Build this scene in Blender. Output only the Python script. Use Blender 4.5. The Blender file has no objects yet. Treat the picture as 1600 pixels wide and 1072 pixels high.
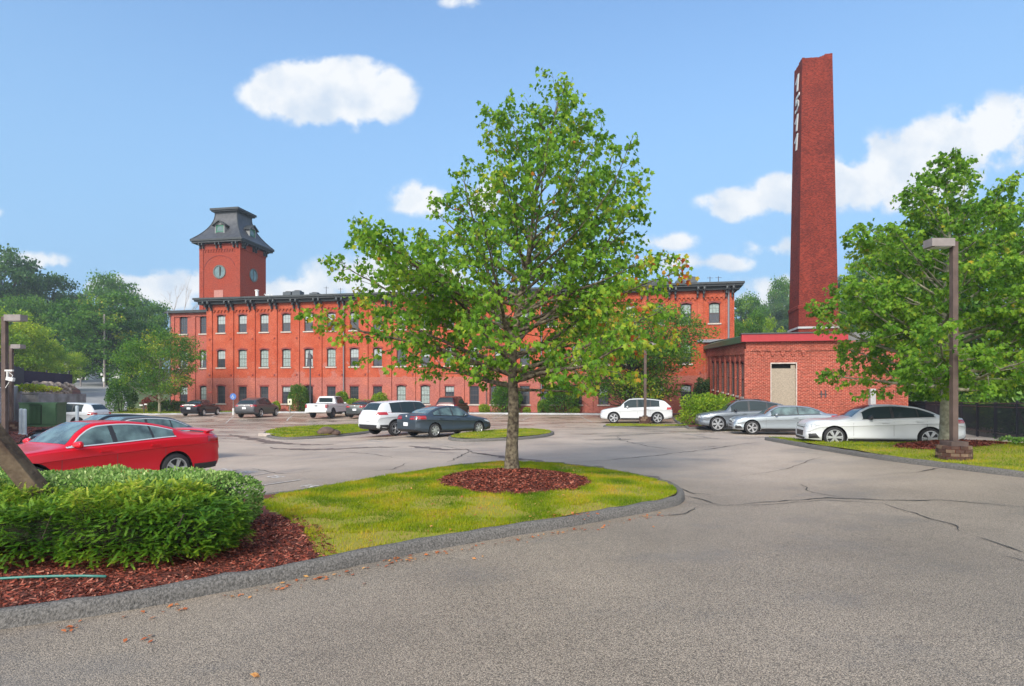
import bpy, bmesh, math, random
import numpy as np
from mathutils import Vector, Matrix, noise, kdtree, geometry

S = bpy.context.scene
C = S.collection
R = math.radians
rng = random.Random(7)
nr = np.random.default_rng(11)

# ------------------------------------------------------------ camera, sky, sun
F = 950.0; HZ = 615.0; EYE = 2.0            # focal length and horizon in 1600 px units, eye height in metres
cd = bpy.data.cameras.new('camera'); cam = bpy.data.objects.new('camera', cd); C.objects.link(cam)
cam.location = (0, 0, EYE); cam.rotation_euler = (R(90), 0, 0)
cd.sensor_width = 36; cd.lens = 36*F/1600; cd.shift_y = (HZ-536)/1600
cd.clip_start = 0.1; cd.clip_end = 5000
S.camera = cam
SUN_EL, SUN_AZ = 35, 203                     # azimuth clockwise from +Y
W = bpy.data.worlds.new('World'); S.world = W; W.use_nodes = True
wn, wl = W.node_tree.nodes, W.node_tree.links
wn.clear()
wo = wn.new('ShaderNodeOutputWorld'); bg = wn.new('ShaderNodeBackground'); bg.inputs[1].default_value = 0.10
sky = wn.new('ShaderNodeTexSky'); sky.sky_type = 'NISHITA'; sky.sun_disc = False
sky.sun_elevation = R(SUN_EL); sky.sun_rotation = R(SUN_AZ); sky.air_density = 1.0; sky.dust_density = 0.6; sky.ozone_density = 1.4
tc = wn.new('ShaderNodeTexCoord')

def wmath(op, a, b=None, c=None):
    n = wn.new('ShaderNodeMath'); n.operation = op
    for i, v in enumerate((a, b, c)):
        if v is None: continue
        if isinstance(v, (int, float)): n.inputs[i].default_value = v
        else: wl.new(v, n.inputs[i])
    return n.outputs[0]
# clouds: real directions in the sky (world space), noise-warped puffs
sep = wn.new('ShaderNodeSeparateXYZ'); wl.new(tc.outputs['Generated'], sep.inputs[0])
ymax = wmath('MAXIMUM', sep.outputs[1], 0.02)
cu = wmath('DIVIDE', sep.outputs[0], ymax)
cv = wmath('DIVIDE', sep.outputs[2], ymax)
cw = wn.new('ShaderNodeCombineXYZ'); wl.new(cu, cw.inputs[0]); wl.new(cv, cw.inputs[1])
n1 = wn.new('ShaderNodeTexNoise'); n1.inputs['Scale'].default_value = 13; n1.inputs['Detail'].default_value = 9; n1.inputs['Roughness'].default_value = .55
wl.new(cw.outputs[0], n1.inputs['Vector'])
n2 = wn.new('ShaderNodeTexNoise'); n2.inputs['Scale'].default_value = 2.6; n2.inputs['Detail'].default_value = 4
wl.new(cw.outputs[0], n2.inputs['Vector'])
CLOUDS = [  # azimuth/elevation tangents of the puffs and their half sizes, weight
    (-.305, .500, .130, .052, 1.7), (-.355, .495, .075, .050, 1.3), (-.235, .49, .078, .050, 1.3), (-.29, .475, .11, .045, 1.2),
    (-.155, .320, .060, .034, .95), (-.045, .330, .055, .040, .8), (.38, .312, .080, .032, 1.1), (.47, .325, .10, .038, 1.3), (.53, .345, .08, .04, 1.3), (.66, .36, .14, .05, 1.3),
    (.60, .345, .13, .050, 1.1), (.70, .395, .13, .060, 1.1), (.80, .43, .14, .060, 1.0), (.95, .45, .2, .07, 1.0), (.60, .39, .06, .05, .8),
    (-.80, .215, .080, .022, .9), (-.56, .172, .14, .034, 1.1), (-.40, .165, .17, .032, 1.1), (-.22, .190, .14, .046, 1.1), (-.15, .16, .14, .05, .7),
    (.30, .215, .14, .020, .7), (.25, .250, .08, .022, .6), (.43, .240, .08, .030, .6), (.44, .16, .12, .04, .7), (-.07, .646, .06, .018, .6), (-.86, .30, .03, .015, .5),
    (-1.5, .5, .4, .12, .9), (1.7, .6, .5, .15, .9)]
acc = None
for (a, b, ra, rb, wgt) in CLOUDS:
    dx = wmath('DIVIDE', wmath('SUBTRACT', cu, a), ra); dy = wmath('DIVIDE', wmath('SUBTRACT', cv, b), rb)
    d = wmath('SQRT', wmath('ADD', wmath('MULTIPLY', dx, dx), wmath('MULTIPLY', dy, dy)))
    m = wmath('MULTIPLY', wmath('MAXIMUM', wmath('SUBTRACT', 1.35, d), 0.0), wgt)
    acc = m if acc is None else wmath('MAXIMUM', acc, m)
nz = wmath('SUBTRACT', wmath('MULTIPLY', n1.outputs[0], 3.1), 1.55)
den = wmath('MULTIPLY', wmath('ADD', acc, wmath('MULTIPLY', nz, wmath('MINIMUM', wmath('MULTIPLY', acc, 1.6), 1.0))), 1.0)
rmp = wn.new('ShaderNodeMapRange'); rmp.interpolation_type = 'SMOOTHSTEP'
rmp.inputs['From Min'].default_value = .30; rmp.inputs['From Max'].default_value = .82; wl.new(den, rmp.inputs['Value'])
front = wmath('GREATER_THAN', sep.outputs[1], 0.05)
mask = wmath('MULTIPLY', rmp.outputs[0], front)
# thin veil low in the sky
veil = wn.new('ShaderNodeMapRange'); veil.interpolation_type = 'SMOOTHSTEP'
veil.inputs['From Min'].default_value = .75; veil.inputs['From Max'].default_value = .10
veil.inputs['To Min'].default_value = 0; veil.inputs['To Max'].default_value = .92; wl.new(sep.outputs[2], veil.inputs['Value'])
veil2 = wmath('MULTIPLY', veil.outputs[0], wmath('ADD', .88, wmath('MULTIPLY', n2.outputs[0], .22)))
tint = wn.new('ShaderNodeMixRGB'); tint.blend_type = 'MULTIPLY'; tint.inputs[0].default_value = 1
SKYTINT = (.70, .83, .92, 1)
tint.inputs[2].default_value = SKYTINT; wl.new(sky.outputs[0], tint.inputs[1])
mv = wn.new('ShaderNodeMixRGB'); wl.new(veil2, mv.inputs[0]); wl.new(tint.outputs[0], mv.inputs[1]); mv.inputs[2].default_value = (1.10, 1.90, 2.85, 1)
n3 = wn.new('ShaderNodeTexNoise'); n3.inputs['Scale'].default_value = 12; n3.inputs['Detail'].default_value = 4
wl.new(cw.outputs[0], n3.inputs['Vector'])
shr = wn.new('ShaderNodeMapRange'); shr.inputs['From Min'].default_value = .34; shr.inputs['From Max'].default_value = .56; wl.new(n3.outputs[0], shr.inputs['Value'])
shade = wn.new('ShaderNodeMixRGB'); wl.new(shr.outputs[0], shade.inputs[0])
shade.inputs[1].default_value = (2.35, 2.68, 3.1, 1); shade.inputs[2].default_value = (3.3, 3.36, 3.42, 1)
mx = wn.new('ShaderNodeMixRGB'); wl.new(wmath('MULTIPLY', mask, .95), mx.inputs[0]); wl.new(mv.outputs[0], mx.inputs[1]); wl.new(shade.outputs[0], mx.inputs[2])
# unseen sky half behind the viewer: bright broken cloud added for soft fill light
bk = wn.new('ShaderNodeMapRange'); bk.interpolation_type = 'SMOOTHSTEP'; bk.inputs['From Min'].default_value = .05; bk.inputs['From Max'].default_value = -.55; wl.new(sep.outputs[1], bk.inputs['Value'])
n4 = wn.new('ShaderNodeTexNoise'); n4.inputs['Scale'].default_value = 2.4; n4.inputs['Detail'].default_value = 5; wl.new(tc.outputs['Generated'], n4.inputs['Vector'])
n4r = wn.new('ShaderNodeMapRange'); n4r.inputs['From Min'].default_value = .30; n4r.inputs['From Max'].default_value = .52; wl.new(n4.outputs[0], n4r.inputs['Value'])
mb_ = wn.new('ShaderNodeMixRGB'); wl.new(wmath('MULTIPLY', bk.outputs[0], n4r.outputs[0]), mb_.inputs[0]); wl.new(mx.outputs[0], mb_.inputs[1]); mb_.inputs[2].default_value = (6.6, 6.7, 6.9, 1)
wl.new(mb_.outputs[0], bg.inputs[0]); wl.new(bg.outputs[0], wo.inputs[0])

sd = bpy.data.lights.new('sun', 'SUN'); sd.energy = 1.5; sd.angle = R(18); sd.color = (1, .94, .84)
sun = bpy.data.objects.new('sun', sd); C.objects.link(sun)
az = R(SUN_AZ); el = R(SUN_EL)
sdir = Vector((math.sin(az)*math.cos(el), math.cos(az)*math.cos(el), math.sin(el)))
sun.rotation_euler = sdir.to_track_quat('Z', 'Y').to_euler(); sun.location = (0, -20, 40)
S.view_settings.view_transform = 'Standard'; S.view_settings.look = 'None'
S.view_settings.exposure = 1.58; S.view_settings.gamma = 1
S.render.engine = 'CYCLES'
S.cycles.max_bounces = 6; S.cycles.transparent_max_bounces = 6; S.cycles.diffuse_bounces = 3; S.cycles.glossy_bounces = 3
S.cycles.transmission_bounces = 3; S.cycles.volume_bounces = 0
try:
    S.cycles.use_denoising = True; S.cycles.denoiser = 'OPENIMAGEDENOISE'
except Exception: pass

# ------------------------------------------------------------ terrain
def ss(x, a, b):
    t = min(1.0, max(0.0, (x-a)/(b-a))); return t*t*(3-2*t)
def g(x, y):
    h = .20*ss(x, 6, 10)*(1-ss(y, 22, 29))*ss(y, 8, 14)
    h -= .25*ss(-x, 4, 9.5)*ss(y, 10, 18)*(1-ss(y, 44, 52))
    d = -.6*(x+38)+.8*(y-60)
    h += ss(-x, 37, 46)*.062*min(75, max(0, d))
    h += .13*min(95, max(0, y-85))*ss(x, 0, 30)
    h += .05*min(110, max(0, y-125))*(1-ss(x, -30, 10))
    h += .012*noise.noise(Vector((x*.25, y*.25, 3)))
    return h
def at(px, py, z=0.0):
    Y = F*(EYE-z)/(py-HZ); return Vector(((px-800)/F*Y, Y, 0))
def pz(px, Z): return Vector(((px-800)/F*Z, Z, 0))

# ------------------------------------------------------------ mesh helpers
def tag(o, label=None, cat=None, group=None, kind=None):
    for k, v in (('label', label), ('category', cat), ('group', group), ('kind', kind)):
        if v: o[k] = v
    return o
def obj(name, me, parent=None):
    o = bpy.data.objects.new(name, me); C.objects.link(o)
    if parent: o.parent = parent
    return o
def empty(name, loc=(0, 0, 0), rz=0):
    o = bpy.data.objects.new(name, None); C.objects.link(o); o.location = loc; o.rotation_euler = (0, 0, rz)
    o.empty_display_size = .2; return o
def copy_tree(o, parent=None):
    c = o.copy(); C.objects.link(c); c.parent = parent
    for ch in o.children: copy_tree(ch, c)
    return c
class MB:
    def __init__(s): s.v = []; s.f = []; s.mi = []
    def add(s, vs, fs, mi=0):
        n = len(s.v); s.v += [tuple(v) for v in vs]; s.f += [tuple(i+n for i in f) for f in fs]; s.mi += [mi]*len(fs)
    def box(s, x0, x1, y0, y1, z0, z1, mi=0, M=None):
        vs = [Vector((x, y, z)) for z in (z0, z1) for y in (y0, y1) for x in (x0, x1)]
        if M is not None: vs = [M @ v for v in vs]
        s.add(vs, [(0, 2, 3, 1), (4, 5, 7, 6), (0, 1, 5, 4), (2, 6, 7, 3), (0, 4, 6, 2), (1, 3, 7, 5)], mi)
    def bar(s, a, b, w, h=None, mi=0):
        a, b = Vector(a), Vector(b); d = b-a; L = d.length
        if L < 1e-6: return
        q = d.to_track_quat('Z', 'Y').to_matrix().to_4x4(); q.translation = a
        h = h or w; s.box(-w/2, w/2, -h/2, h/2, 0, L, mi, q)
    def tube(s, pts, rad, n=8, mi=0, cap=True):
        pts = [Vector(p) for p in pts]
        if isinstance(rad, (int, float)): rad = [rad]*len(pts)
        vs = []; fs = []; up = None
        for i, p in enumerate(pts):
            d = (pts[min(i+1, len(pts)-1)]-pts[max(i-1, 0)]).normalized()
            if up is None: up = d.orthogonal()
            up = (up-d*up.dot(d))
            up = up.normalized() if up.length > 1e-5 else d.orthogonal().normalized()
            v = d.cross(up)
            for k in range(n):
                a = 2*math.pi*k/n; vs.append(p+(up*math.cos(a)+v*math.sin(a))*rad[i])
        for i in range(len(pts)-1):
            for k in range(n):
                k2 = (k+1) % n; fs.append((i*n+k, i*n+k2, (i+1)*n+k2, (i+1)*n+k))
        if cap: fs.append(tuple(range(n))[::-1]); fs.append(tuple(range((len(pts)-1)*n, len(pts)*n)))
        s.add(vs, fs, mi)
    def lathe(s, prof, n=24, mi=0, M=None, cap=False):   # prof: (r, z)
        vs = []; fs = []
        for (r, z) in prof:
            for k in range(n):
                a = 2*math.pi*k/n; v = Vector((r*math.cos(a), r*math.sin(a), z)); vs.append(M @ v if M is not None else v)
        for i in range(len(prof)-1):
            for k in range(n):
                k2 = (k+1) % n; fs.append((i*n+k, i*n+k2, (i+1)*n+k2, (i+1)*n+k))
        if cap: fs.append(tuple(range(n))[::-1]); fs.append(tuple(range((len(prof)-1)*n, len(prof)*n)))
        s.add(vs, fs, mi)
    def mesh(s, name, mats, smooth=False):
        me = bpy.data.meshes.new(name); me.from_pydata(s.v, [], s.f)
        for m in (mats if isinstance(mats, (list, tuple)) else [mats]): me.materials.append(m)
        if len(me.materials) > 1: me.polygons.foreach_set('material_index', s.mi)
        if smooth:
            me.polygons.foreach_set('use_smooth', [True]*len(me.polygons))
        me.update(); return me
    def build(s, name, mats, parent=None, smooth=False):
        return obj(name, s.mesh(name, mats, smooth), parent)

def npmesh(name, V, k, mat, tint=None, smooth=False):
    """V: (n*k,3) vertices, consecutive k make a face"""
    V = np.asarray(V, np.float32).reshape(-1, 3); n = len(V)//k
    me = bpy.data.meshes.new(name)
    me.vertices.add(len(V)); me.vertices.foreach_set('co', V.ravel())
    me.loops.add(n*k); me.loops.foreach_set('vertex_index', np.arange(n*k, dtype=np.int32))
    me.polygons.add(n); me.polygons.foreach_set('loop_start', np.arange(0, n*k, k, dtype=np.int32))
    me.polygons.foreach_set('loop_total', np.full(n, k, np.int32))
    me.materials.append(mat)
    if tint is not None:
        a = me.attributes.new('tint', 'FLOAT', 'FACE'); a.data.foreach_set('value', np.asarray(tint, np.float32))
    me.update(calc_edges=True)
    return me

# ------------------------------------------------------------ materials
def mat(name, col, rough=.6, metal=0, coat=0, noise_amt=0, noise_scale=5, col2=None, bump=0, bscale=40, spec=.5, detail=4, emis=None):
    m = bpy.data.materials.new(name); m.use_nodes = True; nt = m.node_tree; N = nt.nodes; L = nt.links
    b = N['Principled BSDF']; b.inputs['Base Color'].default_value = (*col, 1); b.inputs['Roughness'].default_value = rough
    b.inputs['Metallic'].default_value = metal; b.inputs['Coat Weight'].default_value = coat; b.inputs['Coat Roughness'].default_value = .06
    b.inputs['Specular IOR Level'].default_value = spec
    if noise_amt or col2:
        t = N.new('ShaderNodeTexCoord'); n = N.new('ShaderNodeTexNoise'); n.inputs['Scale'].default_value = noise_scale; n.inputs['Detail'].default_value = detail
        L.new(t.outputs['Object'], n.inputs['Vector'])
        mr = N.new('ShaderNodeMapRange'); mr.inputs['From Min'].default_value = .32; mr.inputs['From Max'].default_value = .68; L.new(n.outputs[0], mr.inputs['Value'])
        mx = N.new('ShaderNodeMixRGB'); L.new(mr.outputs[0], mx.inputs[0])
        c2 = col2 or tuple(c*(1-noise_amt) for c in col)
        mx.inputs[1].default_value = (*c2, 1); mx.inputs[2].default_value = (*col, 1); L.new(mx.outputs[0], b.inputs['Base Color'])
    if bump:
        t2 = N.new('ShaderNodeTexCoord'); n2 = N.new('ShaderNodeTexNoise'); n2.inputs['Scale'].default_value = bscale; n2.inputs['Detail'].default_value = 5
        L.new(t2.outputs['Object'], n2.inputs['Vector'])
        bm = N.new('ShaderNodeBump'); bm.inputs['Strength'].default_value = bump; bm.inputs['Distance'].default_value = .02
        L.new(n2.outputs[0], bm.inputs['Height']); L.new(bm.outputs[0], b.inputs['Normal'])
    return m

def tint_mat(name, stops, rough=.55, trans=.35, var=.25):
    """colour from the per-face 'tint' attribute; thin leaves let some light through"""
    m = bpy.data.materials.new(name); m.use_nodes = True; nt = m.node_tree; N = nt.nodes; L = nt.links
    b = N['Principled BSDF']; b.inputs['Roughness'].default_value = rough; b.inputs['Specular IOR Level'].default_value = .2
    a = N.new('ShaderNodeAttribute'); a.attribute_name = 'tint'
    r = N.new('ShaderNodeValToRGB'); L.new(a.outputs['Fac'], r.inputs[0])
    while len(r.color_ramp.elements) < len(stops): r.color_ramp.elements.new(.5)
    for e, (p, c) in zip(r.color_ramp.elements, stops): e.position = p; e.color = (*c, 1)
    L.new(r.outputs[0], b.inputs['Base Color'])
    if trans:
        tr = N.new('ShaderNodeBsdfTranslucent'); L.new(r.outputs[0], tr.inputs[0])
        ms = N.new('ShaderNodeMixShader'); ms.inputs[0].default_value = trans
        L.new(b.outputs[0], ms.inputs[1]); L.new(tr.outputs[0], ms.inputs[2]); L.new(ms.outputs[0], N['Material Output'].inputs[0])
    return m

def ntools(m):
    nt = m.node_tree; N = nt.nodes; L = nt.links
    def node(t, ins=(), **kw):
        n = N.new(t)
        for k, v in kw.items(): setattr(n, k, v)
        for k, v in dict(ins).items():
            if hasattr(v, 'is_linked') or hasattr(v, 'links'): L.new(v, n.inputs[k])
            else: n.inputs[k].default_value = v
        return n
    return nt, N, L, node

def brick_mat(name, c1, c2, mortar, dirt, scale=1.0, blotch=None, zsplit=None, lowcols=None, msize=.012, mott=(.68, 1.28)):
    m = bpy.data.materials.new(name); m.use_nodes = True
    nt, N, L, node = ntools(m); b = N['Principled BSDF']; b.inputs['Roughness'].default_value = .9; b.inputs['Specular IOR Level'].default_value = .12
    t = node('ShaderNodeTexCoord'); sp = node('ShaderNodeSeparateXYZ', {0: t.outputs['Object']})
    ad = node('ShaderNodeMath', {0: sp.outputs[0], 1: sp.outputs[1]}, operation='ADD')
    cb = node('ShaderNodeCombineXYZ', {0: ad.outputs[0], 1: sp.outputs[2]})
    def br(a, bb, mo):
        x = node('ShaderNodeTexBrick', {'Vector': cb.outputs[0], 'Color1': (*a, 1), 'Color2': (*bb, 1), 'Mortar': (*mo, 1), 'Scale': 1.0/scale,
                                        'Mortar Size': msize, 'Mortar Smooth': .3, 'Bias': -.1, 'Brick Width': .21, 'Row Height': .075})
        return x
    x = br(c1, c2, mortar); col = x.outputs['Color']
    n1 = node('ShaderNodeTexNoise', {'Vector': t.outputs['Object'], 'Scale': .55, 'Detail': 6, 'Roughness': .65})
    if zsplit is not None:
        y = br(*lowcols)
        nn = node('ShaderNodeTexNoise', {'Vector': t.outputs['Object'], 'Scale': .9, 'Detail': 3})
        mm = node('ShaderNodeMath', {0: nn.outputs[0], 1: 1.0}, operation='MULTIPLY')
        lo = node('ShaderNodeMath', {0: sp.outputs[2], 1: zsplit}, operation='LESS_THAN')
        # patches of bare brick just above the painted line
        up = node('ShaderNodeMath', {0: sp.outputs[2], 1: zsplit+1.7}, operation='LESS_THAN')
        pt = node('ShaderNodeMath', {0: nn.outputs[0], 1: .60}, operation='GREATER_THAN')
        pa = node('ShaderNodeMath', {0: up.outputs[0], 1: pt.outputs[0]}, operation='MULTIPLY')
        ma = node('ShaderNodeMath', {0: lo.outputs[0], 1: pa.outputs[0]}, operation='MAXIMUM')
        mx0 = node('ShaderNodeMixRGB', {0: ma.outputs[0], 1: col, 2: y.outputs['Color']}); col = mx0.outputs[0]
    mr = node('ShaderNodeMapRange', {'Value': n1.outputs[0], 'From Min': .42, 'From Max': .75, 'To Min': 0, 'To Max': .75})
    mx = node('ShaderNodeMixRGB', {0: mr.outputs[0], 1: col, 2: (*dirt, 1)})
    cb3 = node('ShaderNodeMapping', {'Vector': t.outputs['Object'], 'Scale': (1, 1, 2.2)})
    n3 = node('ShaderNodeTexNoise', {'Vector': cb3.outputs[0], 'Scale': 6, 'Detail': 8, 'Roughness': .75})
    mr3 = node('ShaderNodeMapRange', {'Value': n3.outputs[0], 'From Min': .38, 'From Max': .62, 'To Min': mott[0], 'To Max': mott[1]})
    mu = node('ShaderNodeMixRGB', {0: 1.0, 1: mx.outputs[0], 2: mr3.outputs[0]}, blend_type='MULTIPLY')
    L.new(mu.outputs[0], b.inputs['Base Color'])
    bm = node('ShaderNodeBump', {'Strength': .5, 'Distance': .012, 'Height': x.outputs['Fac']}, invert=True)
    L.new(bm.outputs[0], b.inputs['Normal'])
    return m

M = {}
M['brick'] = brick_mat('red_painted_brick', (.42, .072, .030), (.31, .050, .022), (.36, .085, .046), (.47, .145, .09),
                       zsplit=3.72, lowcols=((.36, .105, .080), (.26, .062, .048), (.40, .185, .155)))
M['brick_wing'] = brick_mat('weathered_brick', (.33, .046, .024), (.16, .020, .012), (.42, .17, .125), (.21, .060, .040), msize=.016, scale=1.2, mott=(.55, 1.45))
M['brick_annex'] = brick_mat('old_red_brick', (.40, .10, .065), (.34, .08, .055), (.36, .13, .10), (.30, .10, .085))
M['brick_tower'] = brick_mat('tower_brick', (.31, .050, .027), (.22, .032, .020), (.28, .07, .045), (.24, .065, .047))
M['brick_chimney'] = brick_mat('chimney_brick', (.20, .024, .013), (.075, .010, .007), (.22, .055, .040), (.085, .018, .015), mott=(.5, 1.45))
M['trim_red'] = mat('dark_red_trim', (.22, .03, .022), .7, noise_amt=.3)
M['cornice'] = mat('blackened_cornice', (.035, .042, .046), .6, noise_amt=.4, noise_scale=2)
M['bracket'] = mat('bracket_paint', (.12, .14, .15), .6, noise_amt=.4)
M['slate'] = mat('slate_roof', (.060, .064, .072), .5, noise_amt=.5, noise_scale=2.5, col2=(.03, .033, .04), bump=.4, bscale=8)
M['sill'] = mat('granite_sill', (.52, .45, .40), .8, noise_amt=.3, noise_scale=4)
M['frame'] = mat('window_frame_dark', (.06, .045, .045), .6)
M['frame_green'] = mat('green_window_frame', (.03, .16, .09), .6)
M['frame_grey'] = mat('weathered_grey_wood', (.26, .27, .27), .75, noise_amt=.4)
M['glass'] = mat('window_glass', (.028, .033, .042), .12, spec=.9)
M['glass_blue'] = mat('round_window_glass', (.11, .19, .20), .15, noise_amt=.4, noise_scale=1.5, spec=.8)
M['blind'] = mat('window_blind', (.33, .38, .38), .7, noise_amt=.15)
M['curtain'] = mat('pale_curtain', (.30, .37, .35), .8, noise_amt=.4, noise_scale=8)
M['metal_dark'] = mat('dark_metal', (.05, .05, .055), .5)
M['pipe'] = mat('downspout', (.20, .11, .10), .5)
M['pipe_grey'] = mat('grey_downspout', (.17, .18, .20), .5)
M['roof_gray'] = mat('membrane_roof', (.16, .16, .16), .9)
M['white'] = mat('white_paint', (.62, .62, .60), .5)
M['red_fascia'] = mat('red_fascia', (.36, .018, .024), .5, noise_amt=.15)
M['green_metal'] = mat('green_roof_edge', (.045, .12, .065), .5, noise_amt=.3)
M['osb'] = mat('strand_board', (.36, .30, .23), .9, noise_amt=.35, noise_scale=14, detail=8)
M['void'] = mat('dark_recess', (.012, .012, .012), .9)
M['hvac'] = mat('rooftop_unit', (.07, .085, .10), .6, noise_amt=.2)
M['concrete'] = mat('concrete', (.42, .42, .43), .9, noise_amt=.3, noise_scale=1.2, bump=.3)
M['concrete_old'] = mat('stained_concrete', (.26, .26, .27), .9, noise_amt=.6, noise_scale=1.6, col2=(.11, .105, .10), bump=.3)
M['frame_dark'] = mat('dark_round_frame', (.11, .11, .10), .7)
M['stone'] = mat('rubble_stone', (.36, .30, .25), .9, noise_amt=.65, noise_scale=6, bump=.6, bscale=12)
M['navy'] = mat('navy_slats', (.012, .018, .05), .55, noise_amt=.3)
M['fence_black'] = mat('black_iron', (.012, .014, .022), .45)
M['wood_post'] = mat('weathered_brown_post', (.115, .078, .066), .8, noise_amt=.45, noise_scale=3, bump=.3)
M['lamp_head'] = mat('lamp_head_paint', (.23, .20, .19), .55, noise_amt=.2)
M['lens'] = mat('lamp_lens', (.6, .6, .58), .3)
M['green_box'] = mat('transformer_green', (.045, .105, .05), .5, noise_amt=.15)
M['bollard'] = mat('bollard_paint', (.40, .46, .50), .6, noise_amt=.2)
M['bark'] = mat('maple_bark', (.20, .165, .11), .95, noise_amt=.7, noise_scale=14, col2=(.028, .018, .012), bump=1.0, bscale=22, detail=8)
M['bark_dark'] = mat('dark_bark', (.055, .04, .03), .95, noise_amt=.4, noise_scale=6, bump=.6)
M['bark_pale'] = mat('lichened_bark', (.34, .33, .24), .95, noise_amt=.5, noise_scale=9, col2=(.15, .14, .09), bump=.8)
M['bark_grey'] = mat('bare_grey_wood', (.40, .35, .32), .95, noise_amt=.3)
M['leaf'] = tint_mat('maple_leaves', [(0, (.040, .13, .014)), (.35, (.115, .26, .022)), (.62, (.225, .385, .032)), (.8, (.40, .46, .04)), (.93, (.55, .34, .04)), (1, (.5, .10, .03))], trans=.5)
M['leaf_bg'] = tint_mat('tree_leaves', [(0, (.022, .075, .012)), (.4, (.065, .17, .02)), (.7, (.14, .27, .025)), (.9, (.30, .37, .03)), (1, (.46, .38, .03))], trans=.42)
M['leaf_dark'] = tint_mat('dark_tree_leaves', [(0, (.02, .065, .02)), (.5, (.06, .14, .038)), (.85, (.12, .21, .05)), (1, (.16, .12, .06))], trans=.35)
M['leaf_lime'] = tint_mat('lime_tree_leaves', [(0, (.08, .18, .018)), (.4, (.20, .34, .025)), (.75, (.36, .46, .035)), (1, (.52, .50, .05))], trans=.5)
M['yew'] = tint_mat('yew_needles', [(0, (.012, .05, .006)), (.35, (.045, .14, .012)), (.68, (.13, .25, .016)), (.9, (.34, .42, .03)), (1, (.5, .5, .08))], trans=.35, rough=.5)
M['euon'] = tint_mat('pale_shrub_leaves', [(0, (.035, .10, .02)), (.4, (.14, .28, .05)), (.75, (.32, .46, .13)), (1, (.58, .66, .30))], trans=.35, rough=.4)
M['grass'] = tint_mat('lawn_blades', [(0, (.09, .17, .004)), (.35, (.20, .28, .005)), (.7, (.33, .34, .008)), (1, (.50, .34, .04))], trans=.35, rough=.6)
M['chips'] = tint_mat('mulch_chips', [(0, (.035, .011, .008)), (.45, (.17, .038, .022)), (.8, (.31, .075, .045)), (1, (.42, .19, .13))], trans=0, rough=.75)
M['litter'] = tint_mat('fallen_leaf', [(0, (.28, .07, .025)), (.6, (.48, .15, .05)), (1, (.55, .30, .10))], trans=.1, rough=.6)
M['mulch'] = mat('red_mulch', (.18, .044, .026), .95, noise_amt=.6, noise_scale=30, col2=(.055, .016, .011), bump=1, bscale=60, detail=8)
M['soil_grass'] = mat('lawn_base', (.20, .22, .008), .95, noise_amt=.5, noise_scale=2.2, col2=(.27, .20, .04), bump=.8, bscale=40, detail=8)
M['far_ground'] = mat('far_ground', (.09, .13, .03), .95, noise_amt=.4, noise_scale=.2)
M['kerb'] = mat('asphalt_kerb', (.19, .178, .165), .95, noise_amt=.5, noise_scale=45, col2=(.06, .057, .052), bump=1, bscale=70, detail=8)
M['crack'] = mat('crack_filler', (.035, .032, .030), .8)
M['lineway'] = mat('worn_white_line', (.52, .48, .44), .8, noise_amt=.5, noise_scale=9, col2=(.27, .25, .235))
M['num'] = mat('stencil_white', (.66, .64, .61), .7, noise_amt=.35, noise_scale=14, col2=(.42, .40, .38))
M['tyre'] = mat('tyre_rubber', (.018, .018, .02), .8)
M['rim'] = mat('alloy_rim', (.62, .63, .65), .28, metal=.75)
M['rim_dark'] = mat('dark_alloy', (.10, .10, .11), .35, metal=.6)
M['plastic'] = mat('black_trim', (.022, .022, .025), .5)
M['carglass'] = mat('tinted_car_glass', (.022, .034, .038), .08, spec=.28, coat=0)
M['carglass_lit'] = mat('clear_car_glass', (.13, .20, .20), .05, noise_amt=.6, noise_scale=2.6, col2=(.035, .05, .055), spec=.45, coat=.25)
M['chrome'] = mat('chrome_trim', (.62, .62, .62), .25, metal=.35)
M['red_lens'] = mat('tail_lens', (.42, .015, .02), .15, coat=1, noise_amt=.4, noise_scale=9)
M['clear_lens'] = mat('head_lens', (.62, .66, .70), .1, coat=1, noise_amt=.6, noise_scale=14)
M['plate'] = mat('licence_plate', (.68, .70, .73), .5)
M['seam'] = mat('panel_gap', (.09, .09, .095), .8)

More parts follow.
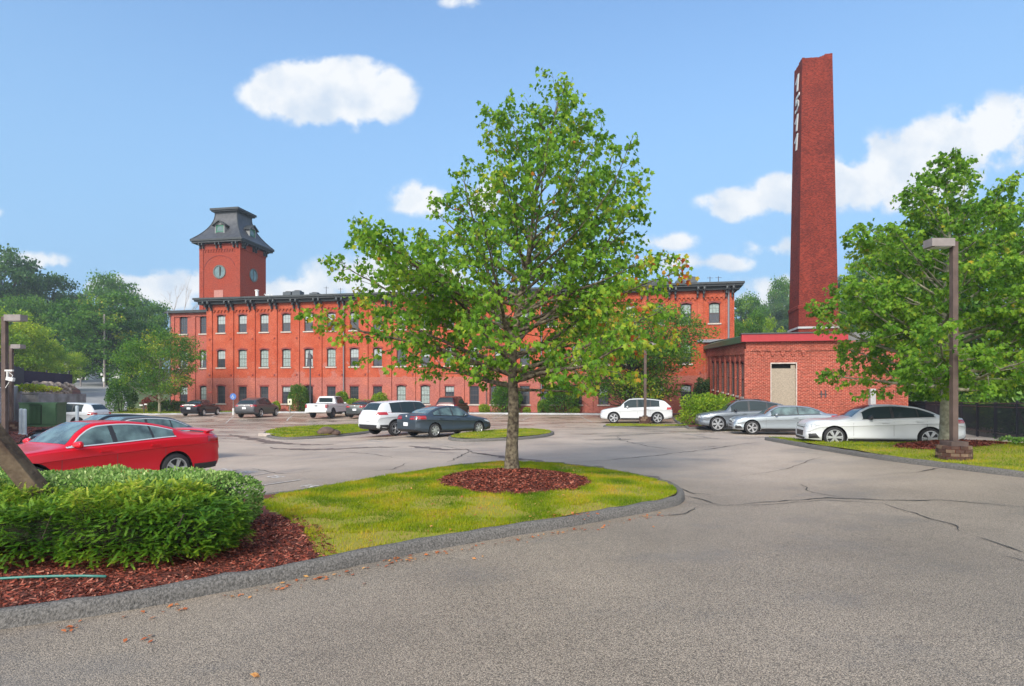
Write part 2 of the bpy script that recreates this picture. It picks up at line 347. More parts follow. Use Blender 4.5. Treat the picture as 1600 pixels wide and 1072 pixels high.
def road_mat():
    m = bpy.data.materials.new('worn_asphalt'); m.use_nodes = True
    nt, N, L, node = ntools(m); b = N['Principled BSDF']
    t = node('ShaderNodeTexCoord'); P = t.outputs['Object']
    v = node('ShaderNodeTexVoronoi', {'Vector': P, 'Scale': 105.0, 'Randomness': 1.0}, feature='F1')
    cr = node('ShaderNodeValToRGB', {0: v.outputs['Color']}); e = cr.color_ramp.elements
    e[0].position = .05; e[0].color = (.175, .142, .108, 1); e[1].position = .95; e[1].color = (.50, .41, .315, 1)
    x = e.new(.5); x.color = (.32, .263, .202, 1)
    vd = node('ShaderNodeMapRange', {'Value': v.outputs['Distance'], 'From Min': .35, 'From Max': .75, 'To Min': 1.0, 'To Max': .35})
    mu = node('ShaderNodeMixRGB', {0: 1.0, 1: cr.outputs[0], 2: vd.outputs[0]}, blend_type='MULTIPLY')
    big = node('ShaderNodeTexNoise', {'Vector': P, 'Scale': .22, 'Detail': 7, 'Roughness': .62})
    sp = node('ShaderNodeSeparateXYZ', {0: P})
    # the older lot surface beyond the island is paler and pinker
    dist = node('ShaderNodeMapRange', {'Value': sp.outputs[1], 'From Min': 9.5, 'From Max': 19, 'To Min': 0, 'To Max': 1}, interpolation_type='SMOOTHSTEP')
    base2 = node('ShaderNodeTexNoise', {'Vector': P, 'Scale': 24.0, 'Detail': 6, 'Roughness': .7})
    c2 = node('ShaderNodeValToRGB', {0: base2.outputs[0]}); e2 = c2.color_ramp.elements
    e2[0].position = .25; e2[0].color = (.33, .26, .20, 1); e2[1].position = .75; e2[1].color = (.60, .49, .39, 1)
    dm = node('ShaderNodeMath', {0: dist.outputs[0], 1: .72}, operation='MULTIPLY')
    mx = node('ShaderNodeMixRGB', {0: dm.outputs[0], 1: mu.outputs[0], 2: c2.outputs[0]})
    bg_ = node('ShaderNodeMapRange', {'Value': big.outputs[0], 'From Min': .3, 'From Max': .7, 'To Min': .72, 'To Max': 1.22})
    m2 = node('ShaderNodeMixRGB', {0: 1.0, 1: mx.outputs[0], 2: bg_.outputs[0]}, blend_type='MULTIPLY')
    # damp, silty streaks stretched along the drainage direction
    mp = node('ShaderNodeMapping', {'Vector': P, 'Scale': (.16, .55, 1), 'Rotation': (0, 0, R(8))})
    st = node('ShaderNodeTexNoise', {'Vector': mp.outputs[0], 'Scale': 1.5, 'Detail': 6, 'Roughness': .6, 'Distortion': 1.2})
    farz = node('ShaderNodeMapRange', {'Value': sp.outputs[1], 'From Min': 15, 'From Max': 40, 'To Min': -.12, 'To Max': .085})
    sa = node('ShaderNodeMath', {0: st.outputs[0], 1: farz.outputs[0]}, operation='ADD')
    wet = node('ShaderNodeMapRange', {'Value': sa.outputs[0], 'From Min': .52, 'From Max': .64, 'To Min': 0, 'To Max': 1}, interpolation_type='SMOOTHSTEP')
    wf = node('ShaderNodeMath', {0: wet.outputs[0], 1: .62}, operation='MULTIPLY')
    m3 = node('ShaderNodeMixRGB', {0: wf.outputs[0], 1: m2.outputs[0], 2: (.125, .092, .072, 1)})
    # near streak of damp by the kerb
    mp2 = node('ShaderNodeMapping', {'Vector': P, 'Scale': (.5, .8, 1), 'Rotation': (0, 0, R(-50))})
    s2 = node('ShaderNodeTexNoise', {'Vector': mp2.outputs[0], 'Scale': .9, 'Detail': 5, 'Roughness': .6})
    w2 = node('ShaderNodeMapRange', {'Value': s2.outputs[0], 'From Min': .50, 'From Max': .72, 'To Min': 0, 'To Max': .38}, interpolation_type='SMOOTHSTEP')
    m4 = node('ShaderNodeMixRGB', {0: w2.outputs[0], 1: m3.outputs[0], 2: (.13, .122, .115, 1)})
    L.new(m4.outputs[0], b.inputs['Base Color'])
    mw = node('ShaderNodeMath', {0: wet.outputs[0], 1: w2.outputs[0]}, operation='MAXIMUM')
    ro = node('ShaderNodeMapRange', {'Value': mw.outputs[0], 'To Min': .58, 'To Max': .25}); L.new(ro.outputs[0], b.inputs['Roughness'])
    bm = node('ShaderNodeBump', {'Strength': .75, 'Distance': .006, 'Height': v.outputs['Distance']}, invert=True)
    L.new(bm.outputs[0], b.inputs['Normal'])
    return m
M['road'] = road_mat()
M['road_far'] = mat('grey_drive_asphalt', (.27, .27, .27), .8, noise_amt=.25, noise_scale=.7, detail=7)

# ------------------------------------------------------------ ground sheets
def inpoly(x, y, P):
    c = False; j = len(P)-1
    for i in range(len(P)):
        xi, yi = P[i][0], P[i][1]; xj, yj = P[j][0], P[j][1]
        if (yi > y) != (yj > y) and x < (xj-xi)*(y-yi)/(yj-yi)+xi: c = not c
        j = i
    return c
def resample(P, step, closed=True):
    out = []; n = len(P)
    for i in range(n if closed else n-1):
        a = Vector(P[i][:2]); b = Vector(P[(i+1) % n][:2]); k = max(1, int((b-a).length/step))
        for j in range(k): out.append(a.lerp(b, j/k))
    if not closed: out.append(Vector(P[-1][:2]))
    return out
def smooth_poly(P, it=2, closed=True):
    P = [Vector(p[:2]) for p in P]
    for _ in range(it):
        Q = []; n = len(P)
        for i in range(n if closed else n-1):
            a, b = P[i], P[(i+1) % n]; Q += [a*.75+b*.25, a*.25+b*.75]
        if not closed: Q = [P[0]]+Q[1:-1]+[P[-1]]
        P = Q
    return P
def drape(name, P, zf, material, step=.5, parent=None, bstep=None):
    B = resample(P, bstep or step); n = len(B)
    xs = [p.x for p in B]; ys = [p.y for p in B]; pts = list(B)
    x = min(xs)+step/2
    while x < max(xs):
        y = min(ys)+step/2
        while y < max(ys):
            if inpoly(x, y, B): pts.append(Vector((x+rng.uniform(-.1, .1)*step, y+rng.uniform(-.1, .1)*step)))
            y += step
        x += step
    r = geometry.delaunay_2d_cdt(pts, [(i, (i+1) % n) for i in range(n)], [], 1, 1e-5)
    me = bpy.data.meshes.new(name); me.from_pydata([(p.x, p.y, zf(p.x, p.y)) for p in r[0]], [], [tuple(f) for f in r[2]])
    me.materials.append(material); me.polygons.foreach_set('use_smooth', [True]*len(me.polygons)); me.update()
    for p in me.polygons:
        if p.normal.z < 0: me.flip_normals(); break
        break
    return obj(name, me, parent)
def sheet(name, xs, ys, zf, material):
    v = [(x, y, zf(x, y)) for y in ys for x in xs]; w = len(xs)
    f = [(j*w+i, j*w+i+1, (j+1)*w+i+1, (j+1)*w+i) for j in range(len(ys)-1) for i in range(w-1)]
    me = bpy.data.meshes.new(name); me.from_pydata(v, [], f); me.materials.append(material)
    me.polygons.foreach_set('use_smooth', [True]*len(me.polygons)); me.update(); return obj(name, me)
def kerb(P, w=.15, h=.14, closed=False, name='kerb', zoff=0, rough=.013, label=None, material=None):
    P = resample(P, .25, closed); n = len(P); mb = MB(); prof = [(0, -.05), (.012, h*.55), (.045, h*.93), (.09, h), (w-.02, h), (w, h-.04), (w, -.05)]
    rows = []
    for i, p in enumerate(P):
        a = P[i-1] if (closed or i > 0) else p; b = P[(i+1) % n] if (closed or i < n-1) else p
        d = (b-a).normalized(); nx = Vector((-d.y, d.x)); row = []
        for (o, z) in prof:
            q = p+nx*o; k = noise.noise(Vector((q.x*3, q.y*3, z*9)))*rough*2+noise.noise(Vector((q.x*11, q.y*11, z*20)))*rough
            row.append((q.x+nx.x*k, q.y+nx.y*k, g(p.x, p.y)+zoff+z+k*.7))
        rows.append(row)
    m = len(prof); vs = [v for r_ in rows for v in r_]
    fs = [(i*m+j, i*m+j+1, ((i+1) % n)*m+j+1, ((i+1) % n)*m+j) for i in range(n if closed else n-1) for j in range(m-1)]
    mb.add(vs, fs); o = mb.build(name, material or M['kerb'], None, True); tag(o, kind='structure'); return o
# ------------------------------------------------------------ building frame: u along the mill front, v away from the camera
TH = R(10.2); B0 = Vector((0, 61.1, 0)); EU = Vector((math.cos(TH), -math.sin(TH), 0)); EV = Vector((math.sin(TH), math.cos(TH), 0))
def bw(u, v, z=0): p = B0+EU*u+EV*v; p.z = z; return p

xs = [-500, -300, -200, -150, -120]+list(np.arange(-100, 60, 2.5))+[60, 80, 110, 150, 200, 300, 500]
ys = [-80, -40, -20]+list(np.arange(-10, 125, 2.5))+[130, 145, 160, 180, 210, 250, 320, 420]
tag(sheet('ground', [float(x) for x in xs], [float(y) for y in ys], lambda x, y: g(x, y)-.14-(.3 if y < 58 else 0), M['far_ground']), kind='structure')
lotP = [(-36, -6), (34, -6), (34, 12), (30, 24), (27, 43), (19, 47), tuple(bw(18.8, -2.4)[:2]), tuple(bw(-39.5, -2.4)[:2]), (-40.5, 64), (-46, 60), (-44, 50), (-36, 30)]
lot = drape('parking_lot', lotP, lambda x, y: g(x, y), M['road'], .6, bstep=1.2); tag(lot, kind='structure')

def inset(P, d):
    n = len(P); out = []
    for i in range(n):
        a, b = P[i-1], P[(i+1) % n]; t = (b-a).normalized(); out.append(P[i]+Vector((-t.y, t.x))*d)
    return out
def split_drape(P, zf, step, tests):
    """one triangulation, faces shared out between named surfaces"""
    o = drape('tmp', P, zf, M['mulch'], step, bstep=step); me = o.data
    V = [tuple(v.co) for v in me.vertices]; groups = {}
    for p in me.polygons:
        c = p.center
        for k, (t, nm, mt) in enumerate(tests):
            if t(c.x, c.y): groups.setdefault(k, []).append(tuple(p.vertices)); break
    bpy.data.objects.remove(o); bpy.data.meshes.remove(me); res = []
    for k, fs in groups.items():
        used = sorted({i for f in fs for i in f}); mp = {i: j for j, i in enumerate(used)}
        m2 = bpy.data.meshes.new(tests[k][1]); m2.from_pydata([V[i] for i in used], [], [tuple(mp[i] for i in f) for f in fs])
        m2.materials.append(tests[k][2]); m2.polygons.foreach_set('use_smooth', [True]*len(m2.polygons)); m2.update()
        res.append(tag(obj(tests[k][1], m2), kind='structure'))
    return res

def sample(n, P, test=None):
    xs = [p[0] for p in P]; ys = [p[1] for p in P]; out = []; k = 0
    while len(out) < n and k < n*30:
        k += 1; x = rng.uniform(min(xs), max(xs)); y = rng.uniform(min(ys), max(ys))
        if inpoly(x, y, P) and (test is None or test(x, y)): out.append((x, y))
    return out
def blades(name, pts, zf, h, w, mt, yellow=.0, label=None):
    n = len(pts); P = np.array([(x, y, zf(x, y)) for x, y in pts]); a = nr.uniform(0, 2*np.pi, n); H = h*nr.uniform(.45, 1.25, n)
    lump = np.array([noise.noise(Vector((x*1.3, y*1.3, 5))) for x, y in pts]); lump2 = np.array([noise.noise(Vector((x*5, y*5, 9))) for x, y in pts])
    H *= 1+.7*lump2; D = np.stack([np.cos(a), np.sin(a), 0*a], 1); b = nr.uniform(0, 2*np.pi, n); lean = nr.uniform(0, .9, n)
    T = P+np.stack([np.cos(b)*lean*H, np.sin(b)*lean*H, H], 1)
    V = np.stack([P-D*w/2-[0, 0, .01], P+D*w/2-[0, 0, .01], T], 1).reshape(-1, 3)
    t = np.clip(.40+yellow+.8*lump+.25*lump2+nr.normal(0, .13, n), 0, 1)
    o = obj(name, npmesh(name, V, 3, mt, t)); return tag(o, label, 'grass', kind='stuff')
def chips(name, pts, zf, mt, label, L=.04, cat='mulch'):
    n = len(pts); P = np.array([(x, y, zf(x, y)+rng.uniform(.002, .02)) for x, y in pts]); a = nr.uniform(0, 2*np.pi, n)
    A = np.stack([np.cos(a), np.sin(a), nr.normal(0, .28, n)], 1)*(L/2*nr.uniform(.4, 1.5, n))[:, None]
    Bv = np.stack([-np.sin(a), np.cos(a), nr.normal(0, .45, n)], 1)*(L/7*nr.uniform(.6, 1.6, n))[:, None]
    V = np.stack([P-A-Bv, P+A-Bv, P+A+Bv, P-A+Bv], 1).reshape(-1, 3)
    o = obj(name, npmesh(name, V, 4, mt, nr.uniform(0, 1, n)**1.3)); return tag(o, label, cat, kind='stuff')

# --- main island with its bituminous kerb
IP = [(-26, -2.0), (-9, 2.9)]+[tuple(at(*p)[:2]) for p in [(0, 984), (175, 959), (350, 925), (437, 910), (590, 878), (700, 855), (800, 838), (881, 826), (975, 808), (1035, 797), (1066, 788), (1073, 779),
      (1062, 767), (1037, 757), (975, 744), (912, 735), (872, 730), (787, 727), (725, 732), (662, 741), (600, 752), (500, 769), (407, 785)]]+[(-7.5, 10.2), (-12, 8.6), (-26, 6)]
IPs = smooth_poly(IP, 2)
kerb(IPs, closed=True, name='island_kerb', h=.145, w=.16)
TREE = (0.0, 13.55); RING = (.05, 12.75)
def ring_t(x, y): return ((x-RING[0])/1.56)**2+((y-RING[1])/1.72)**2
def iz(x, y):
    h = g(x, y)+.122+.10*math.exp(-((x+.3)**2+(y-12.6)**2)/6.0)+.02*noise.noise(Vector((x*1.5, y*1.5, 0)))
    h += .07*math.exp(-((x-TREE[0])**2+(y-TREE[1])**2)/.9)
    r = ring_t(x, y)
    if r < 1: h += .06*(1-r)
    return h
MBED = [tuple(at(px, py, .15)[:2]) for px, py in [(540, 915), (525, 868), (488, 862), (484, 838), (462, 815), (436, 800), (405, 786)]]+[(-4.6, 14), (-30, 14), (-30, -6)]
def edge_n(x, y): return noise.noise(Vector((x*3, y*3, 1)))*.16
in_bed = lambda x, y: inpoly(x+edge_n(x, y), y+edge_n(y, x), MBED)
in_ring = lambda x, y: ring_t(x, y)+edge_n(x, y)*1.2 < 1
insP = inset(resample(IPs, .3), .16)
split_drape(insP, iz, .16, [(in_bed, 'mulch_bed', M['mulch']), (in_ring, 'tree_mulch_ring', M['mulch']), (lambda x, y: True, 'island_lawn', M['soil_grass'])])
vis = [p for p in insP if p.x > -8]+[Vector((-8, 12)), ]
insV = [(max(-5.2, p.x), p.y) for p in insP]
lawn_t = lambda x, y: not in_bed(x, y) and not in_ring(x, y)
def sparse(x, y):   # bare, worn patches
    v = noise.noise(Vector((x*1.1+4, y*1.1, 2)))
    if y < 10 and v > .05: return rng.random() < .22
    return v < .22 or rng.random() < .3
blades('island_grass', sample(85000, [(-5, 6), (3.4, 6), (3.4, 18), (-5, 18)], lambda x, y: inpoly(x, y, insP) and lawn_t(x, y) and sparse(x, y)), iz, .045, .013, M['grass'], .02,
       'yellowing mown grass round the mulch ring on the near island')
chips('ring_mulch', sample(11000, [(-1.8, 10.8), (1.9, 10.8), (1.9, 14.7), (-1.8, 14.7)], lambda x, y: ring_t(x, y)+edge_n(x, y) < 1.06), iz, M['chips'], 'round bed of red bark mulch at the foot of the centre maple', .05)
chips('bed_mulch', sample(30000, [(-8.2, 3.6), (-1.9, 3.6), (-1.9, 9.4), (-8.2, 9.4)], lambda x, y: inpoly(x, y, insP) and (in_bed(x, y) or (in_bed(x-.25, y) and rng.random() < .4)) and (y < 7.4 or x > -4.2)), iz, M['chips'], 'red bark mulch spread in front of the clipped hedge', .038)
# fallen leaves along the gutter and on the lawn
lit = []
kp = [at(*p) for p in [(175, 962), (350, 930), (437, 914), (590, 882), (700, 859), (800, 842), (881, 830), (975, 812), (1035, 801)]]
for i in range(140):
    k = min(len(kp)-2, int(rng.random()**.8*(len(kp)-1))); p = kp[k].lerp(kp[k+1], rng.random()); off = abs(rng.gauss(0, .10))+.02
    lit.append((p.x+off*.4, p.y-off, 0))
for (px, py, n, s_) in [(617, 874, 26, .09), (440, 905, 8, .07), (108, 982, 10, .06), (226, 1000, 5, .05), (500, 908, 10, .12), (395, 1060, 2, .05), (747, 872, 2, .02), (1020, 825, 1, .02)]:
    c = at(px, py)
    for _ in range(n): lit.append((c.x+rng.gauss(0, s_*1.5), c.y+rng.gauss(0, s_), 0))
c = at(893, 800, .2)
for _ in range(40): lit.append((c.x+rng.gauss(0, .25), c.y+rng.gauss(0, .14), 1))
for _ in range(170):
    x, y = rng.uniform(-2.6, 2.8), rng.uniform(7.6, 15)
    if inpoly(x, y, insP): lit.append((x, y, 1))
def leaf_quads(L, size):
    V = []; 
    for (x, y, on) in L:
        z = (iz(x, y)+.03 if on else g(x, y)+.012); a = rng.uniform(0, 6.28); s = size*rng.uniform(.5, 1.2)
        d = Vector((math.cos(a), math.sin(a), rng.uniform(-.3, .3)))*s; e = Vector((-math.sin(a), math.cos(a), rng.uniform(-.3, .3)))*s*.6
        p = Vector((x, y, z)); up = Vector((0, 0, s*.35))
        V += [p-d, p-e+up*rng.random(), p+d+up*.5, p+e+up*rng.random()]
    return V
tag(obj('fallen_leaves', npmesh('fallen_leaves', [tuple(v) for v in leaf_quads(lit, .030)], 4, M['litter'], nr.uniform(0, 1, len(lit)))), 'orange brown fallen leaves along the kerb and on the lawn', 'fallen leaves', kind='stuff')

# --- other islands
def small_island(pxs, name, label, n, mound=.05, hh=.05, w=.02, yellow=0, kh=.12, holes=None):
    P = smooth_poly([tuple(at(*p)[:2]) for p in pxs], 2)
    a = sum(P[i].x*P[(i+1) % len(P)].y-P[(i+1) % len(P)].x*P[i].y for i in range(len(P)))
    if a < 0: P = P[::-1]
    kerb(P, closed=True, h=kh, name='island_kerb')
    ip = inset(resample(P, .5), .14); zf = lambda x, y: g(x, y)+kh-.01+mound*(.5+noise.noise(Vector((x*.6, y*.6, 0))))
    tag(drape('island_lawn', ip, zf, M['soil_grass'], .5), kind='structure')
    blades('island_grass', sample(n, ip), zf, hh, w, M['grass'], yellow, label); return zf
zi = small_island([(700, 689), (740, 691), (830, 687), (866, 681), (866, 676), (830, 673), (770, 674), (700, 683)], 'a', 'small oval of mown grass beyond the centre trunk', 9000)
zb = small_island([(415, 676), (440, 680), (480, 678.5), (540, 675), (590, 670), (640, 665), (640, 660), (560, 660), (500, 661), (430, 666), (408, 671)], 'b', 'strip of green lawn holding the boulder', 16000, hh=.07, w=.03, yellow=-.12)
zl = small_island([(940, 668.5), (1010, 669.5), (1085, 668.5), (1083, 665.5), (1010, 665), (945, 665)], 'c', 'thin grass strip under the lamp beside the white crossover', 2500, hh=.04, w=.03, yellow=-.1, kh=.10)
# right-hand strip
def px_at(l): return [tuple(at(*p)[:2]) for p in l]
RP = [at(1189, 688.5, .1), at(1215, 695, .12), at(1290, 705, .2), at(1381, 720, .2), at(1480, 732, .2), at(1600, 747, .2), Vector((13.5, 10.5)), Vector((17, 5)), Vector((24, 2)), Vector((30, 10)), Vector((22.5, 16.5)), Vector((18.0, 18.6)), Vector((15.3, 19.1)), Vector((13.2, 19.2)), Vector((11.6, 20.4)), Vector((10.8, 22.2)), Vector((10.5, 24.3))]
RP = [Vector(p[:2]) for p in RP]
a = sum(RP[i].x*RP[(i+1) % len(RP)].y-RP[(i+1) % len(RP)].x*RP[i].y for i in range(len(RP)))
if a < 0: RP = RP[::-1]
RPs = smooth_poly(RP, 2)
kerb(RPs, closed=True, h=.13, w=.18, name='verge_kerb')
RT = (13.0, 18.2); RL = (11.30, 15.55)
def rz(x, y):
    h = g(x, y)+.12+.02*noise.noise(Vector((x, y, 0)))
    h += .20*math.exp(-((x-12.9)**2/4.5+(y-18.0)**2/1.3)); h += .07*math.exp(-((x-11.3)**2/2+(y-20.0)**2/2))
    h += .12*math.exp(-((x-14.5)**2/6+(y-16.5)**2/2)); h += .08*ss(x, 11.6, 13.5)
    return h
rin = inset(resample(RPs, .3), .15)
rm_t = lambda x, y: ((x-12.75)/1.55)**2+((y-17.75)/.95)**2+edge_n(x, y) < 1
split_drape(rin, rz, .25, [(rm_t, 'verge_mulch', M['mulch']), (lambda x, y: True, 'verge_lawn', M['soil_grass'])])
blades('verge_grass', sample(60000, [(9.5, 8.5), (20, 8.5), (20, 24.5), (9.5, 24.5)], lambda x, y: inpoly(x, y, rin) and not rm_t(x, y)), rz, .05, .016, M['grass'], -.06, 'bright mown grass on the right verge below the lamp post')
chips('verge_chips', sample(5000, [(11, 16.5), (14.5, 16.5), (14.5, 19), (11, 19)], rm_t), rz, M['chips'], 'red mulch mound under the right maple', .06)

# --- cracks, silt, markings on the lot
def ribbon(pxs, w, mt, name, z=.012, jag=.02, taper=True):
    P = [Vector(at(*p)[:2]) for p in pxs]; P = resample(P, .12, False); n = len(P); mb = MB(); vs = []
    for i, p in enumerate(P):
        d = (P[min(i+1, n-1)]-P[max(i-1, 0)]); d = d.normalized() if d.length > 0 else Vector((1, 0)); nx = Vector((-d.y, d.x))
        q = p+nx*(noise.noise(Vector((p.x*2.5, p.y*2.5, 0)))*jag*5+rng.uniform(-jag, jag)*.6)
        ww = w*(.35+.9*abs(noise.noise(Vector((p.x*1.7, p.y*1.7, 7))))+.5*rng.random())*(min(1, 3*(min(i, n-1-i)+.3)/n+.15) if taper else 1)
        a, b = q-nx*ww/2, q+nx*ww/2; vs += [(a.x, a.y, g(a.x, a.y)+z), (b.x, b.y, g(b.x, b.y)+z)]
    mb.add(vs, [(2*i, 2*i+1, 2*i+3, 2*i+2) for i in range(n-1)]); return mb.build(name, mt, lot)
M['silt'] = mat('brown_silt', (.155, .112, .085), .6, noise_amt=.4, noise_scale=2)
for w, l in [(.045, [(1075, 786.5), (1127, 791), (1184, 786.5), (1250, 782), (1294, 779), (1337, 781), (1377, 783.5), (1469, 786.5), (1620, 799)]),
             (.03, [(1140, 792), (1190, 790), (1250, 785), (1300, 783), (1377, 788)]), (.03, [(1252, 757), (1267, 771), (1320, 779)]),
             (.03, [(1377, 787), (1438, 806), (1490, 821), (1508, 834)]), (.03, [(1525, 839), (1565, 852), (1600, 865)]), (.025, [(1567, 868), (1600, 878)]),
             (.05, [(862, 723), (900, 723), (965, 718), (1027, 712), (1075, 705.6), (1130, 702), (1215, 696)]), (.05, [(963, 681), (970, 688), (1009, 697), (1075, 705.6)]),
             (.05, [(1084, 681), (1127, 689), (1190, 692)]), (.035, [(1431, 751), (1473, 744)]), (.05, [(862, 723), (819, 720), (737, 707), (728, 701)]),
             (.04, [(737, 704), (719, 713), (700, 723)]), (.035, [(637, 699), (690, 697), (734, 704)]), (.03, [(396, 723), (415, 730), (441, 738), (490, 735), (527, 731)]),
             (.03, [(559, 738), (612, 734), (640, 723)]), (.03, [(409, 701), (452, 705)]), (.035, [(494, 702), (546, 705), (584, 710), (632, 718)]), (.04, [(1075, 775), (1100, 783), (1135, 791)]),
             (.04, [(1055, 762), (1085, 772), (1110, 774)]), (.03, [(1010, 808), (1060, 805), (1090, 793)]), (.02, [(1215, 712), (1300, 722), (1390, 727)]), (.02, [(1150, 745), (1230, 735), (1290, 722)])]:
    ribbon(l, w, M['crack'], 'asphalt_crack')
for w, l in [(.30, [(738, 708), (790, 714), (850, 722), (940, 731)]), (.22, [(930, 728), (948, 734), (960, 737)]), (.25, [(1000, 741), (1040, 752), (1065, 764)]), (.5, [(420, 690), (520, 697), (620, 699)]),
             (.5, [(640, 697), (700, 703), (735, 702)]), (.8, [(360, 672), (430, 684), (520, 688)])]:
    ribbon(l, w, M['silt'], 'silt_streak', .008, .05)
def marking(a, b, w, mt=None, name='painted_line', z=.012):
    a, b = Vector(a[:2]), Vector(b[:2]); P = resample([a, b], .5, False); d = (b-a).normalized(); nx = Vector((-d.y, d.x))*w/2; mb = MB(); vs = []
    for p in P:
        for q in (p-nx, p+nx): vs.append((q.x, q.y, g(q.x, q.y)+z))
    mb.add(vs, [(2*i, 2*i+1, 2*i+3, 2*i+2) for i in range(len(P)-1)]); return mb.build(name, mt or M['lineway'], lot)
for a, b in [((404, 758.5), (469, 749.7)), ((372, 741), (421, 735)), ((345, 728), (375, 723))]: marking(at(*a), at(*b), .09)
for a, b in [((769, 655), (789, 647)), ((815, 657), (832, 650)), ((600, 690), (575, 685)), ((330, 652), (342, 646)), ((352, 657), (366, 651)), ((448, 655), (460, 648)), ((1108, 684), (1060, 676)), ((1190, 690), (1150, 684)), ((905, 650), (925, 660))]: marking(at(*a), at(*b), .10)
def text_mesh(body, size, name, mt, extrude=0, shear=0, M4=None, parent=None, bold=0):
    cu = bpy.data.curves.new(name, 'FONT'); cu.body = body; cu.size = size; cu.extrude = extrude; cu.align_x = 'CENTER'; cu.align_y = 'CENTER'; cu.shear = shear; cu.offset = bold
    tmp = bpy.data.objects.new(name, cu); C.objects.link(tmp); dg = bpy.context.evaluated_depsgraph_get()
    me = bpy.data.meshes.new_from_object(tmp.evaluated_get(dg)); bpy.data.objects.remove(tmp); bpy.data.curves.remove(cu)
    me.name = name; me.materials.clear(); me.materials.append(mt)
    o = obj(name, me, parent)
    if M4 is not None: o.matrix_local = M4
    return o
for (px, py, tx) in [(484, 760, '51'), (431, 743, '52'), (388, 730, '53'), (352, 722, '54')]:
    p = at(px, py); m = Matrix.Translation((p.x, p.y, g(p.x, p.y)+.014)) @ Matrix.Rotation(R(145), 4, 'Z')
    text_mesh(tx, .42, 'stall_number', M['num'], M4=m, parent=lot, bold=.006)

# --- entry road, embankment and beds at the left
def hz(x, y): return g(x, y)+.02
RD = [(-40.5, 61.8), (-44.5, 68), (-52, 80), (-60, 92), (-72, 108), (-83, 122), (-98, 150), (-112, 148), (-95, 118), (-82, 101), (-66, 80), (-57, 68), (-53, 58), (-46, 56)]
road = drape('entry_road', RD, lambda x, y: g(x, y)+.03, M['road_far'], 2, bstep=2); tag(road, kind='structure')
kerb([(-40.3, 63), (-44.0, 69), (-51.5, 80.5), (-60, 93)][::-1], name='road_kerb', w=.3, h=.16, zoff=.02, material=M['concrete'])
# raised bed with lamps, bollards and transformer
def bz(x, y): return g(x, y)+.16+.25*ss(y, 20, 31)
LB = [(-17, 16.5), (-18.3, 21), (-20, 25), (-22.5, 28.5), (-24.6, 32), (-25.6, 35), (-31, 37), (-50, 38), (-50, 14), (-25, 11)]
LBs = smooth_poly(LB, 1)
kerb(LBs[::1], closed=True, name='bed_kerb', h=.16, w=.2, material=M['concrete'])
tag(drape('bed_mulch_ground', inset(resample(LBs, .6), .17), bz, M['mulch'], .6), kind='structure')
chips('bed_chips', sample(6000, LBs, lambda x, y: x > -28 and y < 34), bz, M['chips'], 'red bark mulch round the left lamp posts and bollards', .10)
EMB = [(-37.0, 42), (-40, 47), (-37.4, 52), (-44, 60), (-62, 84), (-84, 112), (-120, 112), (-90, 60), (-60, 30), (-50, 25), (-29.8, 33.8)]
tag(drape('embankment', EMB, lambda x, y: 2.45+.02*noise.noise(Vector((x*.3, y*.3, 0)))+max(0, g(x, y)-2.3), M['far_ground'], 3, bstep=3), kind='structure')
# mulch slope between the stone wall and the road
def slope_z(x, y):
    t = max(0, min(1, (126-(800+F*x/y))/24)); return (g(x, y)+.08)*(1-t)+max(2.5, g(x, y)+.12)*t
tag(drape('mulch_slope', [tuple(pz(px, Z)[:2]) for px, Z in [(126, 60), (128, 76), (125, 90), (113, 100), (99, 94), (96, 78), (97, 62)]][::1], slope_z, M['mulch'], 1.2), kind='structure')
# lawn by the annex
def lz(x, y): return g(x, y)+.12
LW = [(-40.0, 62.6), (-39.2, 58.0), (-34.0, 56.6), (-30.4, 58.6)]+[tuple(bw(u, -1.2)[:2]) for u in (-27.5, -39.4)]+[(-43.5, 68.4)]
LWs = smooth_poly(LW, 1)
kerb(LWs, closed=True, name='lawn_kerb', material=M['concrete'])
tag(drape('annex_lawn', inset(resample(LWs, .8), .15), lz, M['soil_grass'], .8), kind='structure')
blades('annex_grass', sample(6000, LWs), lz, .09, .05, M['grass'], -.15, 'lawn under the small tree at the left end of the mill')
# planting bed along the mill front
BP = [tuple(bw(u, v)[:2]) for u, v in [(-29, -2.5), (18.2, -2.5), (18.2, -.02), (-29, -.02)]]
tag(drape('foundation_bed', BP, lambda x, y: g(x, y)+.13, M['mulch'], 1), kind='structure')
kerb([tuple(bw(u, -2.55)[:2]) for u in (-29, 18.2)], name='bed_kerb', h=.15, material=M['concrete'])
# bed at the foot of the wing wall
WB = [tuple(at(*p)[:2]) for p in [(1075, 671), (1055, 660), (1046, 648)]]+[tuple(bw(14.3, -2.6)[:2]), tuple(bw(18.78, -2.6)[:2]), tuple(bw(18.78, -18.6)[:2]), (17.0, 37.5), (12.6, 34.9)]
WB = [Vector(p) for p in WB]
if sum(WB[i].x*WB[(i+1) % len(WB)].y-WB[(i+1) % len(WB)].x*WB[i].y for i in range(len(WB))) < 0: WB = WB[::-1]
kerb(WB, closed=True, name='bed_kerb', h=.13)
tag(drape('wing_bed', inset(resample(WB, .8), .15), lambda x, y: g(x, y)+.14, M['mulch'], .8), kind='structure')
